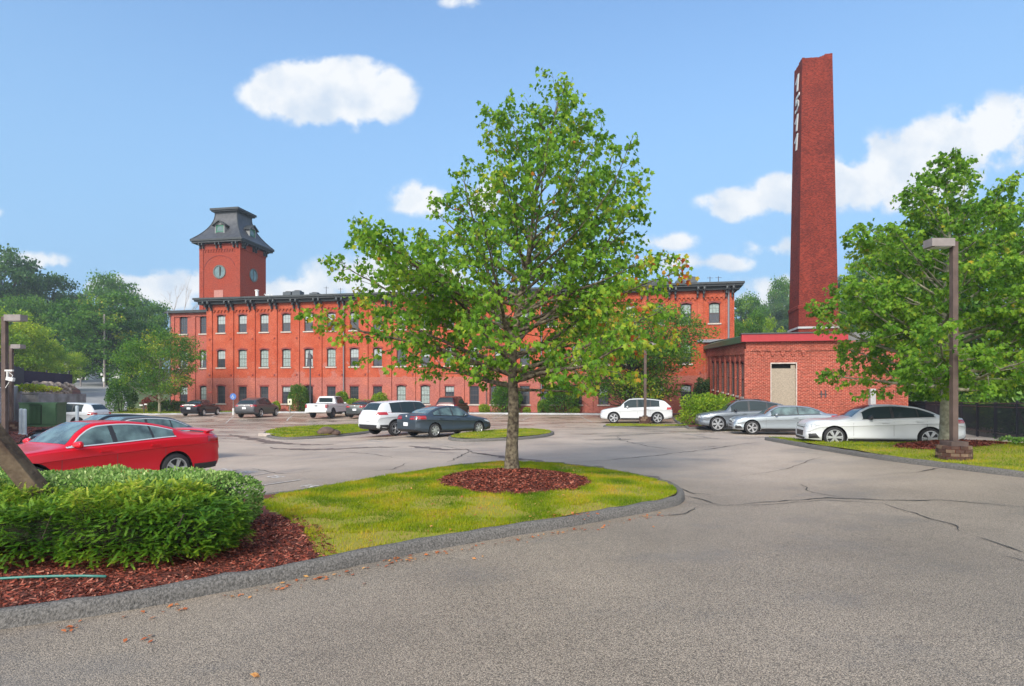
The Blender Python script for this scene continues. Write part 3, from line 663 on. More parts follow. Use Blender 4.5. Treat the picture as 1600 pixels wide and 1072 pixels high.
# ------------------------------------------------------------ mill building
def wall_face(mb, u0, u1, z0, z1, ops, rev=.22, v=0.0, axis='u'):
    """front face with rectangular openings and reveals; openings (a,b,c,d) in u,z"""
    us = sorted({u0, u1, *[o[0] for o in ops], *[o[1] for o in ops]}); zs = sorted({z0, z1, *[o[2] for o in ops], *[o[3] for o in ops]})
    def P(u, vv, z): return (u, v+vv, z) if axis == 'u' else (v+vv, -u, z)
    for i in range(len(us)-1):
        for j in range(len(zs)-1):
            a, b, c, d = us[i], us[i+1], zs[j], zs[j+1]; cx, cz = (a+b)/2, (c+d)/2
            if any(o[0] < cx < o[1] and o[2] < cz < o[3] for o in ops): continue
            mb.add([P(a, 0, c), P(b, 0, c), P(b, 0, d), P(a, 0, d)], [(0, 1, 2, 3)])
    for (a, b, c, d) in ops:
        mb.add([P(a, 0, c), P(b, 0, c), P(b, 0, d), P(a, 0, d), P(a, rev, c), P(b, rev, c), P(b, rev, d), P(a, rev, d)],
               [(0, 4, 5, 1), (1, 5, 6, 2), (2, 6, 7, 3), (3, 7, 4, 0)])
def arch_piece(w, rise=.16, t=.10, depth=.06, n=10):
    """segmental brick arch that closes the head of an opening of width w; origin at head centre (top of opening)"""
    mb = MB(); lo = []; hi = []
    for i in range(n+1):
        x = -w/2+w*i/n; k = 1-(2*x/w)**2; lo.append((x, -rise+rise*k)); hi.append((x*1.18, .02+t+rise*k*.75-rise*.55))
    vs = []
    for (x, z), (X, Z) in zip(lo, hi): vs += [(x, -depth, z), (X, -depth, Z), (x, .06, z), (X, .06, Z)]
    fs = []
    for i in range(n):
        a = 4*i; b = a+4; fs += [(a, b, b+1, a+1), (a, a+2, b+2, b), (a+1, b+1, b+3, a+3)]
    fs += [(0, 1, 3, 2), (4*n, 4*n+2, 4*n+3, 4*n+1)]
    mb.add(vs, fs)
    # spandrel closing the corners above the curve
    vs = []; fs = []
    for (x, z) in lo: vs += [(x, .005, z), (x, .005, .02)]
    for i in range(n): a = 2*i; fs.append((a, a+2, a+3, a+1))
    mb.add(vs, fs); return mb
def window_meshes(w, h, mode='std'):
    fr = MB(); t = .055
    fr.box(-w/2, -w/2+t, 0, .07, 0, h); fr.box(w/2-t, w/2, 0, .07, 0, h); fr.box(-w/2+t, w/2-t, 0, .07, 0, t); fr.box(-w/2+t, w/2-t, 0, .07, h-t, h)
    fr.box(-w/2+t, w/2-t, .005, .065, h/2-.035, h/2+.035)
    for k in (1, 2): x = -w/2+w*k/3; fr.box(x-.011, x+.011, .015, .05, t, h/2-.035); fr.box(x-.011, x+.011, .015, .05, h/2+.035, h-t)
    for z in (h*.27, h*.75): fr.box(-w/2+t, w/2-t, .017, .048, z-.011, z+.011)
    gl = MB(); gl.box(-w/2+.03, w/2-.03, .03, .042, .03, h-.03)
    return fr, gl
WIN_W, WIN_H = .94, 1.86
frm, glm = window_meshes(WIN_W, WIN_H)
fr_me = frm.mesh('window_frame', M['frame']); gl_me = glm.mesh('pane', M['glass'])
def blind_me(w, h, frac, mt, name):
    mb = MB(); z1 = h-.04; z0 = z1-(h-.08)*frac; mb.box(-w/2+.06, w/2-.06, .022, .029, z0, z1); return mb.mesh(name, mt)
blinds = [blind_me(WIN_W, WIN_H, f, M[m], n) for f, m, n in [(.48, 'blind', 'blind'), (.50, 'blind', 'blind'), (.30, 'blind', 'blind'), (.97, 'curtain', 'curtain'), (.46, 'curtain', 'curtain')]]
cm = MB()
cm.add([(-.41, .024, 1.8), (-.05, .024, 1.8), (-.22, .024, .9), (-.30, .024, .1), (-.41, .024, .1)], [(4, 3, 2, 1, 0)]); cm.add([(.41, .024, 1.8), (.05, .024, 1.8), (.22, .024, .9), (.30, .024, .1), (.41, .024, .1)], [(0, 1, 2, 3, 4)])
cm_me = cm.mesh('curtain', M['blind'])
sm = MB(); sm.box(-.62, .62, -.10, .12, -.13, 0); sill_me = sm.mesh('sill', M['sill'])
arch_me = arch_piece(1.04).mesh('window_arch', M['trim_red'])
flat = MB(); flat.box(-.6, .6, -.012, .08, -.02, .16); flat_me = flat.mesh('lintel', M['trim_red'])
def add_window(parent, u, z, kind=0, arch=True, sill=True, v=0.0, rot=0, wide=1.0):
    w = obj('window', fr_me, parent); w.location = (u, v+.13, z) if not rot else (u+.13, v, z); w.rotation_euler = (0, 0, rot); w.scale = (wide, 1, 1)
    p = obj('pane', gl_me, w)
    if kind == 1: obj('blind', blinds[0], w)
    elif kind == 2: obj('blind', blinds[1], w)
    elif kind == 3: obj('blind', blinds[2], w)
    elif kind == 4: obj('curtain', blinds[3], w)
    elif kind == 5: obj('curtain', cm_me, w)
    elif kind == 6: obj('curtain', blinds[4], w)
    m4 = Matrix.Translation((u, v, z)) @ Matrix.Rotation(rot, 4, 'Z') @ Matrix.Diagonal((wide, 1, 1, 1))
    if sill: s = obj('sill', sill_me, parent); s.matrix_local = m4
    a = obj('window_arch' if arch else 'lintel', arch_me if arch else flat_me, parent)
    a.matrix_local = Matrix.Translation((u, v, z+WIN_H+(.1 if arch else 0))) @ Matrix.Rotation(rot, 4, 'Z') @ Matrix.Diagonal((wide, 1, 1, 1)); return w

mill = empty('brick_mill', B0, -TH); mill.rotation_euler = (0, 0, -TH)
tag(mill, 'long three storey red brick mill with black cornice and rows of arched windows', 'building')
U0, U1, ZT = -34.3, 21.3, 11.75
SILL = [.92, 4.86, 8.68]
cols = [-32.5+2.6*k for k in range(21)]
mb = MB(); ops = []
FLATG = {1, 2, 3, 5, 6, 7, 10, 11, 12, 13}
for k, u in enumerate(cols):
    for f, z in enumerate(SILL):
        if f == 0 and k in (12, 14): ops.append((u-.95, u+.95, z, z+WIN_H+.0)); continue
        fl = (f == 0 and k in FLATG); ops.append((u-WIN_W/2-.03, u+WIN_W/2+.03, z, z+WIN_H+(0 if fl else .1)))
wall_face(mb, U0, U1, -.6, ZT, ops)
mb.add([(U1, 0, -.6), (U1, 16, -.6), (U1, 16, ZT), (U1, 0, ZT)], [(0, 1, 2, 3)]); mb.add([(U0, 0, -.6), (U0, 16, -.6), (U0, 16, ZT), (U0, 0, ZT)], [(3, 2, 1, 0)])
mb.add([(U0, 16, -.6), (U1, 16, -.6), (U1, 16, ZT), (U0, 16, ZT)], [(3, 2, 1, 0)])
# back side of openings so that interiors are dark
mb.build('wall', M['brick'], mill)
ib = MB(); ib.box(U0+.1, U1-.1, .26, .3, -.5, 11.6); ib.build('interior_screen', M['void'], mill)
pb = MB()
for k in range(22):
    u = -33.8+2.6*k
    pb.box(u-.27, u+.27, -.13, .0, -.6, ZT-.62)
    # corbel table over each bay: little stepped arches
    if k < 21:
        pb.box(u+.27, u+2.33, -.13, 0, ZT-.62, ZT)
        for q in range(5):
            c = u+.27+2.06*(q+.5)/5
            pb.box(c-.10, c+.10, -.125, 0, ZT-.76, ZT-.62); pb.box(c-.05, c+.05, -.12, 0, ZT-.86, ZT-.76)
    pb.box(u-.27, u+.27, -.135, 0, ZT-.62, ZT)
pb.box(U0, 21.0, -.10, 0, -.6, .34)
pb.build('pilasters', M['brick'], mill)
st = MB()
for k in range(21):
    u = -33.8+2.6*k; st.box(u+.9, u+1.7, -.004, .0, ZT-.05, ZT-.04)
# cornice
co = MB()
x0, x1 = U0-.95, U1+.75
co.box(x0, x1, -1.05, .4, 12.22, 12.42); co.box(x0+.1, x1-.1, -.92, .3, 12.05, 12.218); co.box(x0+.3, x1-.35, -.55, .25, ZT+.005, 12.048)
co.box(x1-.4, x1-.02, .4, 16.5, 12.10, 12.418); co.box(x0+.02, x0+.4, .4, 16.5, 12.10, 12.418)
co.build('cornice', M['cornice'], mill)
br_ = MB()
br_.box(-.09, .09, -.95, -.14, -.28, 0); br_.box(-.08, .08, -.62, -.14, -.62, -.28); br_.box(-.07, .07, -.36, -.135, -.95, -.62)
br_.box(-.05, .05, -.975, -.95, -.16, -.06, 1)
br_me = br_.mesh('bracket', [M['cornice'], M['bracket']])
for k in range(22):
    u = -33.8+2.6*k
    for s_ in (-.20, .20):
        if k % 1 == 0: b = obj('bracket', br_me, mill); b.location = (u+s_*1.4, 0, 12.045)
rf = MB(); rf.box(U0-.5, U1+.3, .31, 16.3, 12.0, 12.3); rf.build('roof', M['roof_gray'], mill)
kinds3 = [1, 1, 1, 1, 1, 1, 3, 0, 1, 2, 1, 0, 1, 1, 0, 1, 2, 1, 0, 6, 6]; kinds2 = [1, 4, 4, 4, 5, 4, 1, 1, 0, 1, 1, 2, 1, 0, 1, 4, 1, 1, 0, 6, 3]
kinds1 = [0, 0, 0, 3, 0, 0, 0, 0, 4, 4, 3, 0, 0, 0, 0, 0, 1, 4, 6, 3, 0]
for k, u in enumerate(cols):
    add_window(mill, u, SILL[2], kinds3[k]); add_window(mill, u, SILL[1], kinds2[k])
    if k in (12, 14): add_window(mill, u, SILL[0], 0, arch=False, wide=1.95)
    elif k == 20: continue
    else: add_window(mill, u, SILL[0], kinds1[k], arch=(k not in FLATG))
# anchors, downspouts
an = MB()
for k in range(22):
    u = -33.8+2.6*k
    for z in (4.0, 7.95): an.box(u-.07, u+.07, -.20, -.13, z-.10, z+.10)
an.build('wall_anchors', M['trim_red'], mill)
def spout(parent, u, z0, z1, mt, v=-.16, r=.055):
    t = MB(); t.tube([(u, v-.02, z0), (u, v-.02, z1-.4), (u, v-.25, z1-.1), (u, v-.45, z1)], r, 8); t.build('downspout', mt, parent)
spout(mill, -18.0, .1, 12.0, M['pipe_grey'], -.22); spout(mill, -2.6, .1, 7.8, M['pipe'], -.22); spout(mill, 3.0, .1, 12.0, M['pipe_grey'], -.22); spout(mill, 20.75, 5.6, 12.0, M['pipe_grey'], -.2, .09)
dm_ = MB(); dm_.box(18.05-.5, 18.05+.35, -.06, -.005, .1, 2.5); dm_.build('door', M['metal_dark'], mill)
cut = MB(); cut.box(17.9, 21.25, -.32, -.005, 7.0-.15, 7.0+.12); cut.build('roof_flashing', M['pipe_grey'], mill)
# annex at the left end
annex = empty('brick_annex', bw(-39.15, .5), -TH)
tag(annex, 'lower brick annex with two window bays at the left end of the mill', 'building')
AW = -34.32+39.15
mb = MB(); ops = []; au = [1.6, 4.15]
for u in au:
    for f, z in enumerate(SILL): ops.append((u-WIN_W/2-.03, u+WIN_W/2+.03, z, z+WIN_H+.1))
wall_face(mb, 0, AW, -.8, 11.0, ops); mb.add([(0, 0, -.8), (0, 12, -.8), (0, 12, 11.0), (0, 0, 11.0)], [(3, 2, 1, 0)]); mb.add([(0, 12, -.8), (AW, 12, -.8), (AW, 12, 11), (0, 12, 11)], [(3, 2, 1, 0)])
mb.build('wall', M['brick_annex'], annex)
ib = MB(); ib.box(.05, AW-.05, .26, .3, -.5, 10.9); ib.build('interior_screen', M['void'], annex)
pb = MB(); [pb.box(u-.25, u+.25, -.11, 0, -.8, 10.6) for u in (.25, 2.9)]; pb.box(0, AW, -.12, 0, 10.605, 11); pb.build('pilasters', M['brick_annex'], annex)
co = MB(); co.box(-.5, AW, -.5, 12.2, 11.0, 11.12); co.box(-.35, AW, -.38, 12, 11.122, 11.3); co.build('cornice', M['cornice'], annex)
spout(annex, .02, 0, 11, M['pipe_grey'], -.14)
for i, u in enumerate(au):
    for f, z in enumerate(SILL): add_window(annex, u, z, [[6, 5, 0], [4, 5, 0]][i][f])

# ------------------------------------------------------------ tower
tower = empty('clock_tower', bw(-32.4, 3.2), -TH)
tag(tower, 'square brick tower with flared slate mansard roof, dormers and round windows', 'tower')
A = 5.2
mb = MB(); mb.add([(-A, 0, 0), (0, 0, 0), (0, A, 0), (-A, A, 0), (-A, 0, 19.4), (0, 0, 19.4), (0, A, 19.4), (-A, A, 19.4)], [(0, 1, 5, 4), (1, 2, 6, 5), (2, 3, 7, 6), (3, 0, 4, 7)])
mb.build('wall', M['brick_tower'], tower)
pb = MB()
pb.box(-A+.02, -A+.55, -.08, 0, 11, 18.7); pb.box(-.55, .08, -.08, 0, 11, 18.7); pb.box(-A, .08, -.085, 0, 18.7, 19.35)
pb.box(0, .085, 0.0, A, 18.7, 19.35)
for q in range(12):
    c = -A+.75+(A-1.4)*q/11; pb.box(c-.09, c+.09, -.08, 0, 18.5, 18.7); pb.box(c-.05, c+.05, -.078, 0, 18.38, 18.5)
pb.build('corner_piers', M['brick_tower'], tower)
# eave
EO = .72
ea = MB(); ea.box(-A-EO, EO, -EO, A+EO, 19.62, 19.80); ea.box(-A-EO+.12, EO-.12, -EO+.12, A+EO-.12, 19.42, 19.618); ea.build('eave', M['cornice'], tower)
tb = MB(); tb.box(-.07, .07, -.52, -.09, -.25, 0); tb.box(-.06, .06, -.32, -.09, -.62, -.25); tb.box(-.045, .045, -.545, -.52, -.16, -.05, 1); tb_me = tb.mesh('bracket', [M['cornice'], M['bracket']])
for c in (-A+.25, -A+.65, -2.85, -2.35, -.65, -.2):
    b = obj('bracket', tb_me, tower); b.location = (c, 0, 19.42)
    b = obj('bracket', tb_me, tower); b.location = (0, c+A, 19.42); b.rotation_euler = (0, 0, R(90))
# mansard: flared profile
prof = []
for i in range(15):
    t = i/14; prof.append((3.30-1.35*(1-(1-t)**2.3)*1.02, 19.8+3.55*t))
ma = MB(); vs = []; cx, cy = -A/2, A/2
prof = [(A/2+EO-.02, 19.8)]+[(1.42+(A/2+EO-.05-1.42)*((1-i/14)**2.0), 19.83+3.45*(i/14)) for i in range(1, 15)]
for r_, z in prof: vs += [(cx-r_, cy-r_, z), (cx+r_, cy-r_, z), (cx+r_, cy+r_, z), (cx-r_, cy+r_, z)]
fs = []
for i in range(len(prof)-1):
    for k in range(4): fs.append((4*i+k, 4*i+(k+1) % 4, 4*i+4+(k+1) % 4, 4*i+4+k))
ma.add(vs, fs); ma.build('mansard_roof', M['slate'], tower)
cp = MB(); cp.box(cx-1.72, cx+1.72, cy-1.72, cy+1.72, 23.42, 23.56); cp.box(cx-1.85, cx+1.85, cy-1.85, cy+1.85, 23.562, 23.80); cp.box(cx-1.48, cx+1.48, cy-1.48, cy+1.48, 23.25, 23.418)
cp.build('roof_cap', M['cornice'], tower)
ri = MB()
for k, (sx, sy) in enumerate([(-1, -1), (1, -1), (1, 1), (-1, 1)]):
    ri.tube([(cx+sx*r_, cy+sy*r_, z+.02) for r_, z in prof], .06, 6)
ri.build('roof_ridges', M['cornice'], tower)
def dormer(M4):
    d = MB(); w = .62; yb = 1.9
    d.box(-w, -w+.13, 0, yb, 0, 1.55); d.box(w-.13, w, 0, yb, 0, 1.55); d.box(-w+.13, w-.13, 0, .12, 0, .14)
    d.add([(-w, .0, 1.55), (w, .0, 1.55), (0, .0, 1.95)], [(0, 1, 2)])
    o = obj('dormer', d.mesh('dormer', M['frame_grey']), tower); o.matrix_local = M4
    r2 = MB()
    r2.add([(-.86, -.28, 1.50), (0, -.28, 2.05), (0, yb, 2.05), (-.86, yb, 1.50), (-.86, -.28, 1.38), (0, -.28, 1.93), (0, yb, 1.93), (-.86, yb, 1.38)], [(0, 1, 2, 3), (4, 7, 6, 5), (0, 4, 5, 1), (0, 3, 7, 4)])
    r2.add([(.86, -.28, 1.50), (0, -.28, 2.05), (0, yb, 2.05), (.86, yb, 1.50), (.86, -.28, 1.38), (0, -.28, 1.93), (0, yb, 1.93), (.86, yb, 1.38)], [(3, 2, 1, 0), (5, 6, 7, 4), (1, 5, 4, 0), (4, 7, 3, 0)])
    obj('dormer_roof', r2.mesh('dormer_roof', M['cornice']), o)
    f = MB(); f.box(-.49, -.41, .04, .12, .14, 1.5); f.box(.41, .49, .04, .12, .14, 1.5); f.box(-.41, .41, .04, .10, .74, .82)
    ar = [(-.41, 1.15), (-.41, 1.5), (.41, 1.5), (.41, 1.15), (.29, 1.35), (0, 1.44), (-.29, 1.35)]
    f.add([(x, .05, z) for x, z in ar], [(0, 6, 5, 4, 3, 2, 1)[::-1]]); f.box(-.41, .41, .05, .10, .14, .2)
    obj('dormer_window', f.mesh('dormer_window', M['frame_green']), o)
    gp = MB(); gp.box(-.41, .41, .085, .095, .2, 1.5); obj('pane', gp.mesh('pane', M['glass_blue']), o)
ry = lambda z: 1.42+(A/2+EO-.05-1.42)*(1-(z-19.83)/3.45)**2.0
for k in range(4):
    dm4 = Matrix.Translation((cx, cy, 0)) @ Matrix.Rotation(R(90*k), 4, 'Z') @ Matrix.Translation((0 if k else -.05, -2.52, 20.05))
    dormer(dm4)
for k in range(2):
    m4 = Matrix.Translation((cx, cy, 16.1)) @ Matrix.Rotation(R(90*k), 4, 'Z') @ Matrix.Translation((0, -A/2, 0)) @ Matrix.Rotation(R(90), 4, 'X')
    rg = MB(); rg.lathe([(.80, -.02), (.80, .08), (.70, .08), (.67, .02), (.67, -.02)], 32); rg.box(-.02, .02, -.66, .66, .02, .05)
    o = obj('round_window', rg.mesh('round_window', M['frame_dark'])); o.parent = tower; o.matrix_local = m4
    gp = MB(); gp.lathe([(.001, .015), (.67, .015)], 32); obj('pane', gp.mesh('pane', M['glass_blue']), o)
    if k == 0:
        q = MB(); q.add([(.02, -.45, .022), (.16, -.45, .022), (.2, .55, .022), (.02, .6, .022)], [(0, 1, 2, 3)]); obj('open_gap', q.mesh('open_gap', M['void']), o)
bk = MB(); bk.box(-A/2-.7, -A/2+.45, -.03, 0, 12.4, 14.0); bk.build('bricked_window', mat('pink_infill', (.42, .19, .16), .9, noise_amt=.2), tower)
arcm = MB()
arcp = [(-A/2+2.05*math.cos(a), 16.25+1.75*math.sin(a)) for a in np.linspace(.12, math.pi-.12, 20)]
arcm.tube([(x, 0.0, z) for x, z in arcp], .05, 6); arcm.build('relieving_arch', M['trim_red'], tower)

# ------------------------------------------------------------ wing
wing = empty('brick_wing', bw(18.8, -18.5), -TH)
tag(wing, 'low brick wing with boarded doorway and red fascia at the foot of the chimney', 'building')
WW, WD = 9.6, 18.45; ZN, ZF = 5.35, 6.25
def zrise(v): return v/WD
mb = MB()
wall_face(mb, 0, WW, -.6, ZN, [(1.55, 3.05, -.2, 3.92)], rev=.35)
mb.build('front_wall', M['brick_wing'], wing)
# side wall (normal towards -u) with stepping windows; modelled directly in u,v
wy = [1.05, 2.78, 4.65, 6.8, 9.2, 11.75, 14.35]
sw = MB(); whs = []
vs_edges = [0]
for i, y in enumerate(wy):
    r_ = zrise(y); a, b = y-.50, y+.50; c, d = 1.75+.8*r_, 4.1+1.05*r_; whs.append((a, b, c, d, i))
def seg(y0, y1, z0, z1a, z1b):
    sw.add([(0, y0, z0), (0, y1, z0), (0, y1, z1b), (0, y0, z1a)], [(3, 2, 1, 0)])
ztop = lambda y: ZN+(ZF-ZN)*y/WD
prev = 0
for (a, b, c, d, i) in whs:
    seg(prev, a, -.6, ztop(prev), ztop(a)); seg(a, b, -.6, c, c)
    sw.add([(0, a, d), (0, b, d), (0, b, ztop(b)), (0, a, ztop(a))], [(3, 2, 1, 0)])
    sw.add([(0, a, c), (0, b, c), (0, b, d), (0, a, d), (.3, a, c), (.3, b, c), (.3, b, d), (.3, a, d)], [(0, 4, 5, 1), (1, 5, 6, 2), (2, 6, 7, 3), (3, 7, 4, 0)]); prev = b
seg(prev, WD, -.6, ztop(prev), ztop(WD)); sw.build('side_wall', M['brick_wing'], wing)
pw = MB()
pys = [.0, 1.78, 3.5, 5.5, 7.8, 10.3, 12.9, 15.5, 17.6]
for y in pys:
    zt = 4.55+.95*zrise(y); pw.box(-.08, 0, y, y+.30, -.6, zt)
for k in range(len(pys)-1):
    y0, y1 = pys[k], pys[k+1]; zt = 4.55+.95*zrise(y0)
    pw.add([(-.10, y0, zt), (-.10, y1, 4.55+.95*zrise(y1)), (-.10, y1, ztop(y1)-.3), (-.10, y0, ztop(y0)-.3), (0, y0, zt), (0, y1, 4.55+.95*zrise(y1)), (0, y1, ztop(y1)-.3), (0, y0, ztop(y0)-.3)], [(3, 2, 1, 0), (0, 1, 5, 4), (7, 6, 2, 3)])
for q in range(2):
    pw.box(-.1, 0, -.001, 0, 0, .001)
pw.box(-.101, WW, -.08, -.002, 4.75, 4.88)
for q in range(5):
    c = 1.0+.62*q; pw.box(c-.12, c+.12, -.07, -.002, 4.52, 4.75); pw.box(c-.06, c+.06, -.068, -.002, 4.40, 4.52)
pw.box(-.1, .34, -.06, 0, -.6, 4.75)
pw.build('pilasters', M['brick_wing'], wing)
wgl = [M['frame'], M['glass']]
for (a, b, c, d, i) in whs:
    f = MB(); f.box(0, .06, a, a+.06, c, d); f.box(0, .06, b-.06, b, c, d); f.box(0, .06, a+.06, b-.06, d-.07, d); f.box(0, .06, a+.06, b-.06, c, c+.06); f.box(0, .05, a+.06, b-.06, (c+d)/2-.03, (c+d)/2+.03)
    f.box(.01, .04, (a+b)/2-.012, (a+b)/2+.012, c+.06, d-.07)
    w = obj('window', f.mesh('window', M['frame']), wing); w.location = (.02, 0, 0)
    p = MB(); p.box(.03, .04, a+.03, b-.03, c+.03, d-.03); obj('pane', p.mesh('pane', M['void'] if i == 2 else M['glass']), w)
    s_ = MB(); s_.box(-.08, .12, a-.06, b+.06, c-.13, c); s_.build('sill', M['sill'], wing)
    ap = arch_piece(b-a+.04, .14, .09).mesh('window_arch', M['trim_red']); o = obj('window_arch', ap, wing)
    o.matrix_local = Matrix.Translation((0, (a+b)/2, d)) @ Matrix.Rotation(R(-90), 4, 'Z')
fa = MB(); fa.box(-.32, 6.05, -.30, .05, ZN, ZN+.48); fa.build('red_fascia', M['red_fascia'], wing)
fa = MB(); fa.box(-.36, 6.1, -.36, .3, ZN+.482, ZN+.56); fa.build('fascia_cap', M['metal_dark'], wing)
gm = MB(); y1 = WD
gm.add([(-.30, .05, ZN-.02), (-.30, y1, ztop(y1)-.05), (-.30, y1, ztop(y1)+.25), (-.30, .05, ZN+.40), (.1, .05, ZN-.02), (.1, y1, ztop(y1)-.05), (.5, y1, ztop(y1)+.55), (.5, .05, ZN+.62)],
       [(3, 2, 1, 0), (0, 1, 5, 4), (3, 7, 6, 2), (1, 2, 6, 5), (0, 4, 7, 3)]); gm.build('green_eave', M['green_metal'], wing)
rf = MB(); rf.add([(.4, .3, ZN+.56), (WW, .3, ZN+.56), (WW, WD, 6.9), (.4, WD, 6.9), (.4, .3, ZN), (WW, .3, ZN), (WW, WD, 5.5), (.4, WD, 5.5)], [(0, 1, 2, 3), (1, 5, 6, 2), (0, 4, 5, 1)]); rf.build('roof', M['roof_gray'], wing)
mb = MB(); mb.add([(WW, 0, -.6), (WW, WD, -.6), (WW, WD, 5.6), (WW, 0, ZN)], [(0, 1, 2, 3)]); mb.build('end_wall', M['brick_wing'], wing)
bd = MB(); bd.box(1.58, 3.05, .06, .09, -.2, 3.62); bd.box(2.75, 3.02, .092, .10, 3.3, 3.85); bd.build('boarded_door', M['osb'], wing)
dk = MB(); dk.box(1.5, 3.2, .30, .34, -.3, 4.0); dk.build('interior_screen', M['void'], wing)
df = MB(); df.box(1.50, 1.56, -.02, .2, -.2, 3.98); df.box(3.05, 3.11, -.02, .2, -.2, 3.98); df.box(1.50, 3.11, -.025, .2, 3.92, 4.0); df.build('door_frame', M['sill'], wing)
tp = MB()
for x in (4.55, 4.80): tp.box(x-.03, x+.03, -.06, 0, 1.75, 2.2)
tp.box(4.45, 4.9, -.05, 0, 1.95, 2.0); tp.build('tie_plate', M['metal_dark'], wing)
tk = MB(); tk.box(7.3, 7.6, -.4, .5, -.6, 2.3); tk.build('end_buttress', M['concrete'], wing)

# ------------------------------------------------------------ chimney
chim = empty('brick_chimney', bw(25.75, -4.6), -TH)
tag(chim, 'tall tapering square brick chimney with white numerals 1511 running down its left face', 'chimney')
cm_ = MB(); b0, b1, zl, zt = 3.18, 2.42, 9.6, 30.75
def ringc(a, z, off=0): i = (3.18-a)/2; return [(i-off, i-off, z), (i+a+off, i-off, z), (i+a+off, i+a+off, z), (i-off, i+a+off, z)]
n = 40; vs = []
for i in range(n+1):
    t = i/n; a = 3.1+(b1-3.1)*t; z = zl+(zt-zl)*t; vs += ringc(a, z)
fs = [(4*i+k, 4*i+(k+1) % 4, 4*i+4+(k+1) % 4, 4*i+4+k) for i in range(n) for k in range(4)]; cm_.add(vs, fs)
cm_.add(ringc(3.18, -.6)+ringc(3.18, zl-.35)+ringc(3.18, zl-.35, .05)+ringc(3.18, zl-.1, .05)+ringc(3.1, zl), [(4*i+k, 4*i+(k+1) % 4, 4*i+4+(k+1) % 4, 4*i+4+k) for i in range(4) for k in range(4)])
# ragged broken top course
i0 = (3.18-b1)/2
for q in range(12):
    for side in range(4):
        a = i0+b1*q/12; c = a+b1/12; h = .05+.16*rng.random()+(.12 if q > 7 and side == 0 else 0)
        if side == 3: h -= 0
        w = .22
        bx = [(a, c, i0+.002, i0+w), (i0+b1-w, i0+b1-.002, a, c), (a, c, i0+b1-w, i0+b1-.002), (i0+.002, i0+w, a, c)][side]
        if (side in (1, 3)) and q in (0, 11): continue
        cm_.box(*bx, zt-.02, zt+h)
cm_.build('shaft', M['brick_chimney'], chim)
lg = MB(); lg.box(-.08, 3.26, -.08, 3.26, 7.55, 7.72); lg.build('flashing', M['concrete'], chim)
sl = (3.1-b1)/2/(zt-zl)
def digit(ch_):
    m = MB()
    def stroke(P, w):
        for a, b in zip(P, P[1:]):
            a, b = Vector((*a, 0)), Vector((*b, 0)); d = (b-a).normalized(); q = Vector((-d.y, d.x, 0))*w/2; a2, b2 = a-d*w*.3, b+d*w*.3
            m.add([a2-q, b2-q, b2+q, a2+q, *[p+Vector((0, 0, .06)) for p in (a2-q, b2-q, b2+q, a2+q)]], [(4, 5, 6, 7), (0, 1, 5, 4), (1, 2, 6, 5), (2, 3, 7, 6), (3, 0, 4, 7)])
    if ch_ == '1': stroke([(-.02, -.60), (.22, .56)], .30); stroke([(.16, .50), (-.34, .14)], .20)
    else: stroke([(.50, .56), (-.12, .52)], .24); stroke([(-.14, .50), (-.26, .06)], .26); stroke([(-.26, .06), (.14, .14), (.34, -.06), (.28, -.36), (.02, -.56), (-.38, -.56)], .22)
    return m.mesh('numeral', M['white'])
for i, (ch_, z) in enumerate([('1', 29.3), ('5', 27.5), ('1', 25.8), ('1', 24.1)]):
    xo = (3.18-3.1)/2+sl*(z-zl); o = obj('numeral', digit(ch_), chim)
    o.matrix_local = Matrix.Translation((xo-.02, 1.55, z)) @ Matrix.Rotation(R(-90), 4, 'Z') @ Matrix.Rotation(R(90), 4, 'X') @ Matrix.Diagonal((1.25, 1, 1, 1))

# ------------------------------------------------------------ roof equipment (each stands on the roof)
def unit(u, v, z, w, h, label, round_=False, group='rooftop air units on the mill'):
    p = bw(u, v, z); t = empty('air_unit', p, -TH); tag(t, label, 'air unit', group)
    b = MB(); b.box(-w/2, w/2, -w/2, w/2, 0, h*.94)
    for k in range(7): b.box(-w/2-.012, w/2+.012, -w/2-.012, w/2+.012, h*(.08+.12*k), h*(.08+.12*k)+.03)
    b.build('cabinet', M['hvac'], t)
    c = MB(); c.lathe([(w*.42, h*.94), (w*.42, h+.03), (w*.05, h+.05)], 16); c.build('fan_guard', M['metal_dark'], t)
    return t
s2 = lambda px, Z: None
for i, (u, h, lab) in enumerate([(-25.9, 1.0, 'dark rooftop air unit nearest to the tower'), (-24.8, 1.08, 'dark rooftop air unit second from the tower'), (-22.7, .8, 'dark rooftop air unit just left of the maple top'),
                                 (13.3, .95, 'dark rooftop air unit leftmost of the right cluster'), (14.2, 1.0, 'dark rooftop air unit second in the right cluster'), (15.1, 1.05, 'dark rooftop air unit third in the right cluster'),
                                 (16.6, .85, 'low dark rooftop air unit fourth in the right cluster'), (17.7, 1.15, 'dark rooftop air unit at the right end of its cluster'),
                                 (-2.2, .9, 'dark rooftop air unit seen through the maple crown'), (4.4, 1.0, 'dark rooftop air unit right of the maple trunk line')]):
    unit(u, 2.6, 12.3, .95, h+.1, lab)
vp = MB(); vp.tube([(0, 0, 0), (0, 0, 1.25)], .17, 10); vp.lathe([(.17, 1.25), (.24, 1.27), (.24, 1.36), (.02, 1.42)], 10)
o = vp.build('vent_pipe', M['white']); o.location = bw(-29.6, 2.2, 12.3); tag(o, 'white vent pipe standing on the roof before the tower', 'vent pipe')
rj = MB()
for i, (x, h) in enumerate([(0, .8), (.35, .75), (.75, .7), (1.0, .62), (1.35, .45), (1.6, .38)]):
    rj.tube([(x, 0, 0), (x, 0, h), (x-.16+.05*(i % 3), 0, h+.03)], .055, 8)
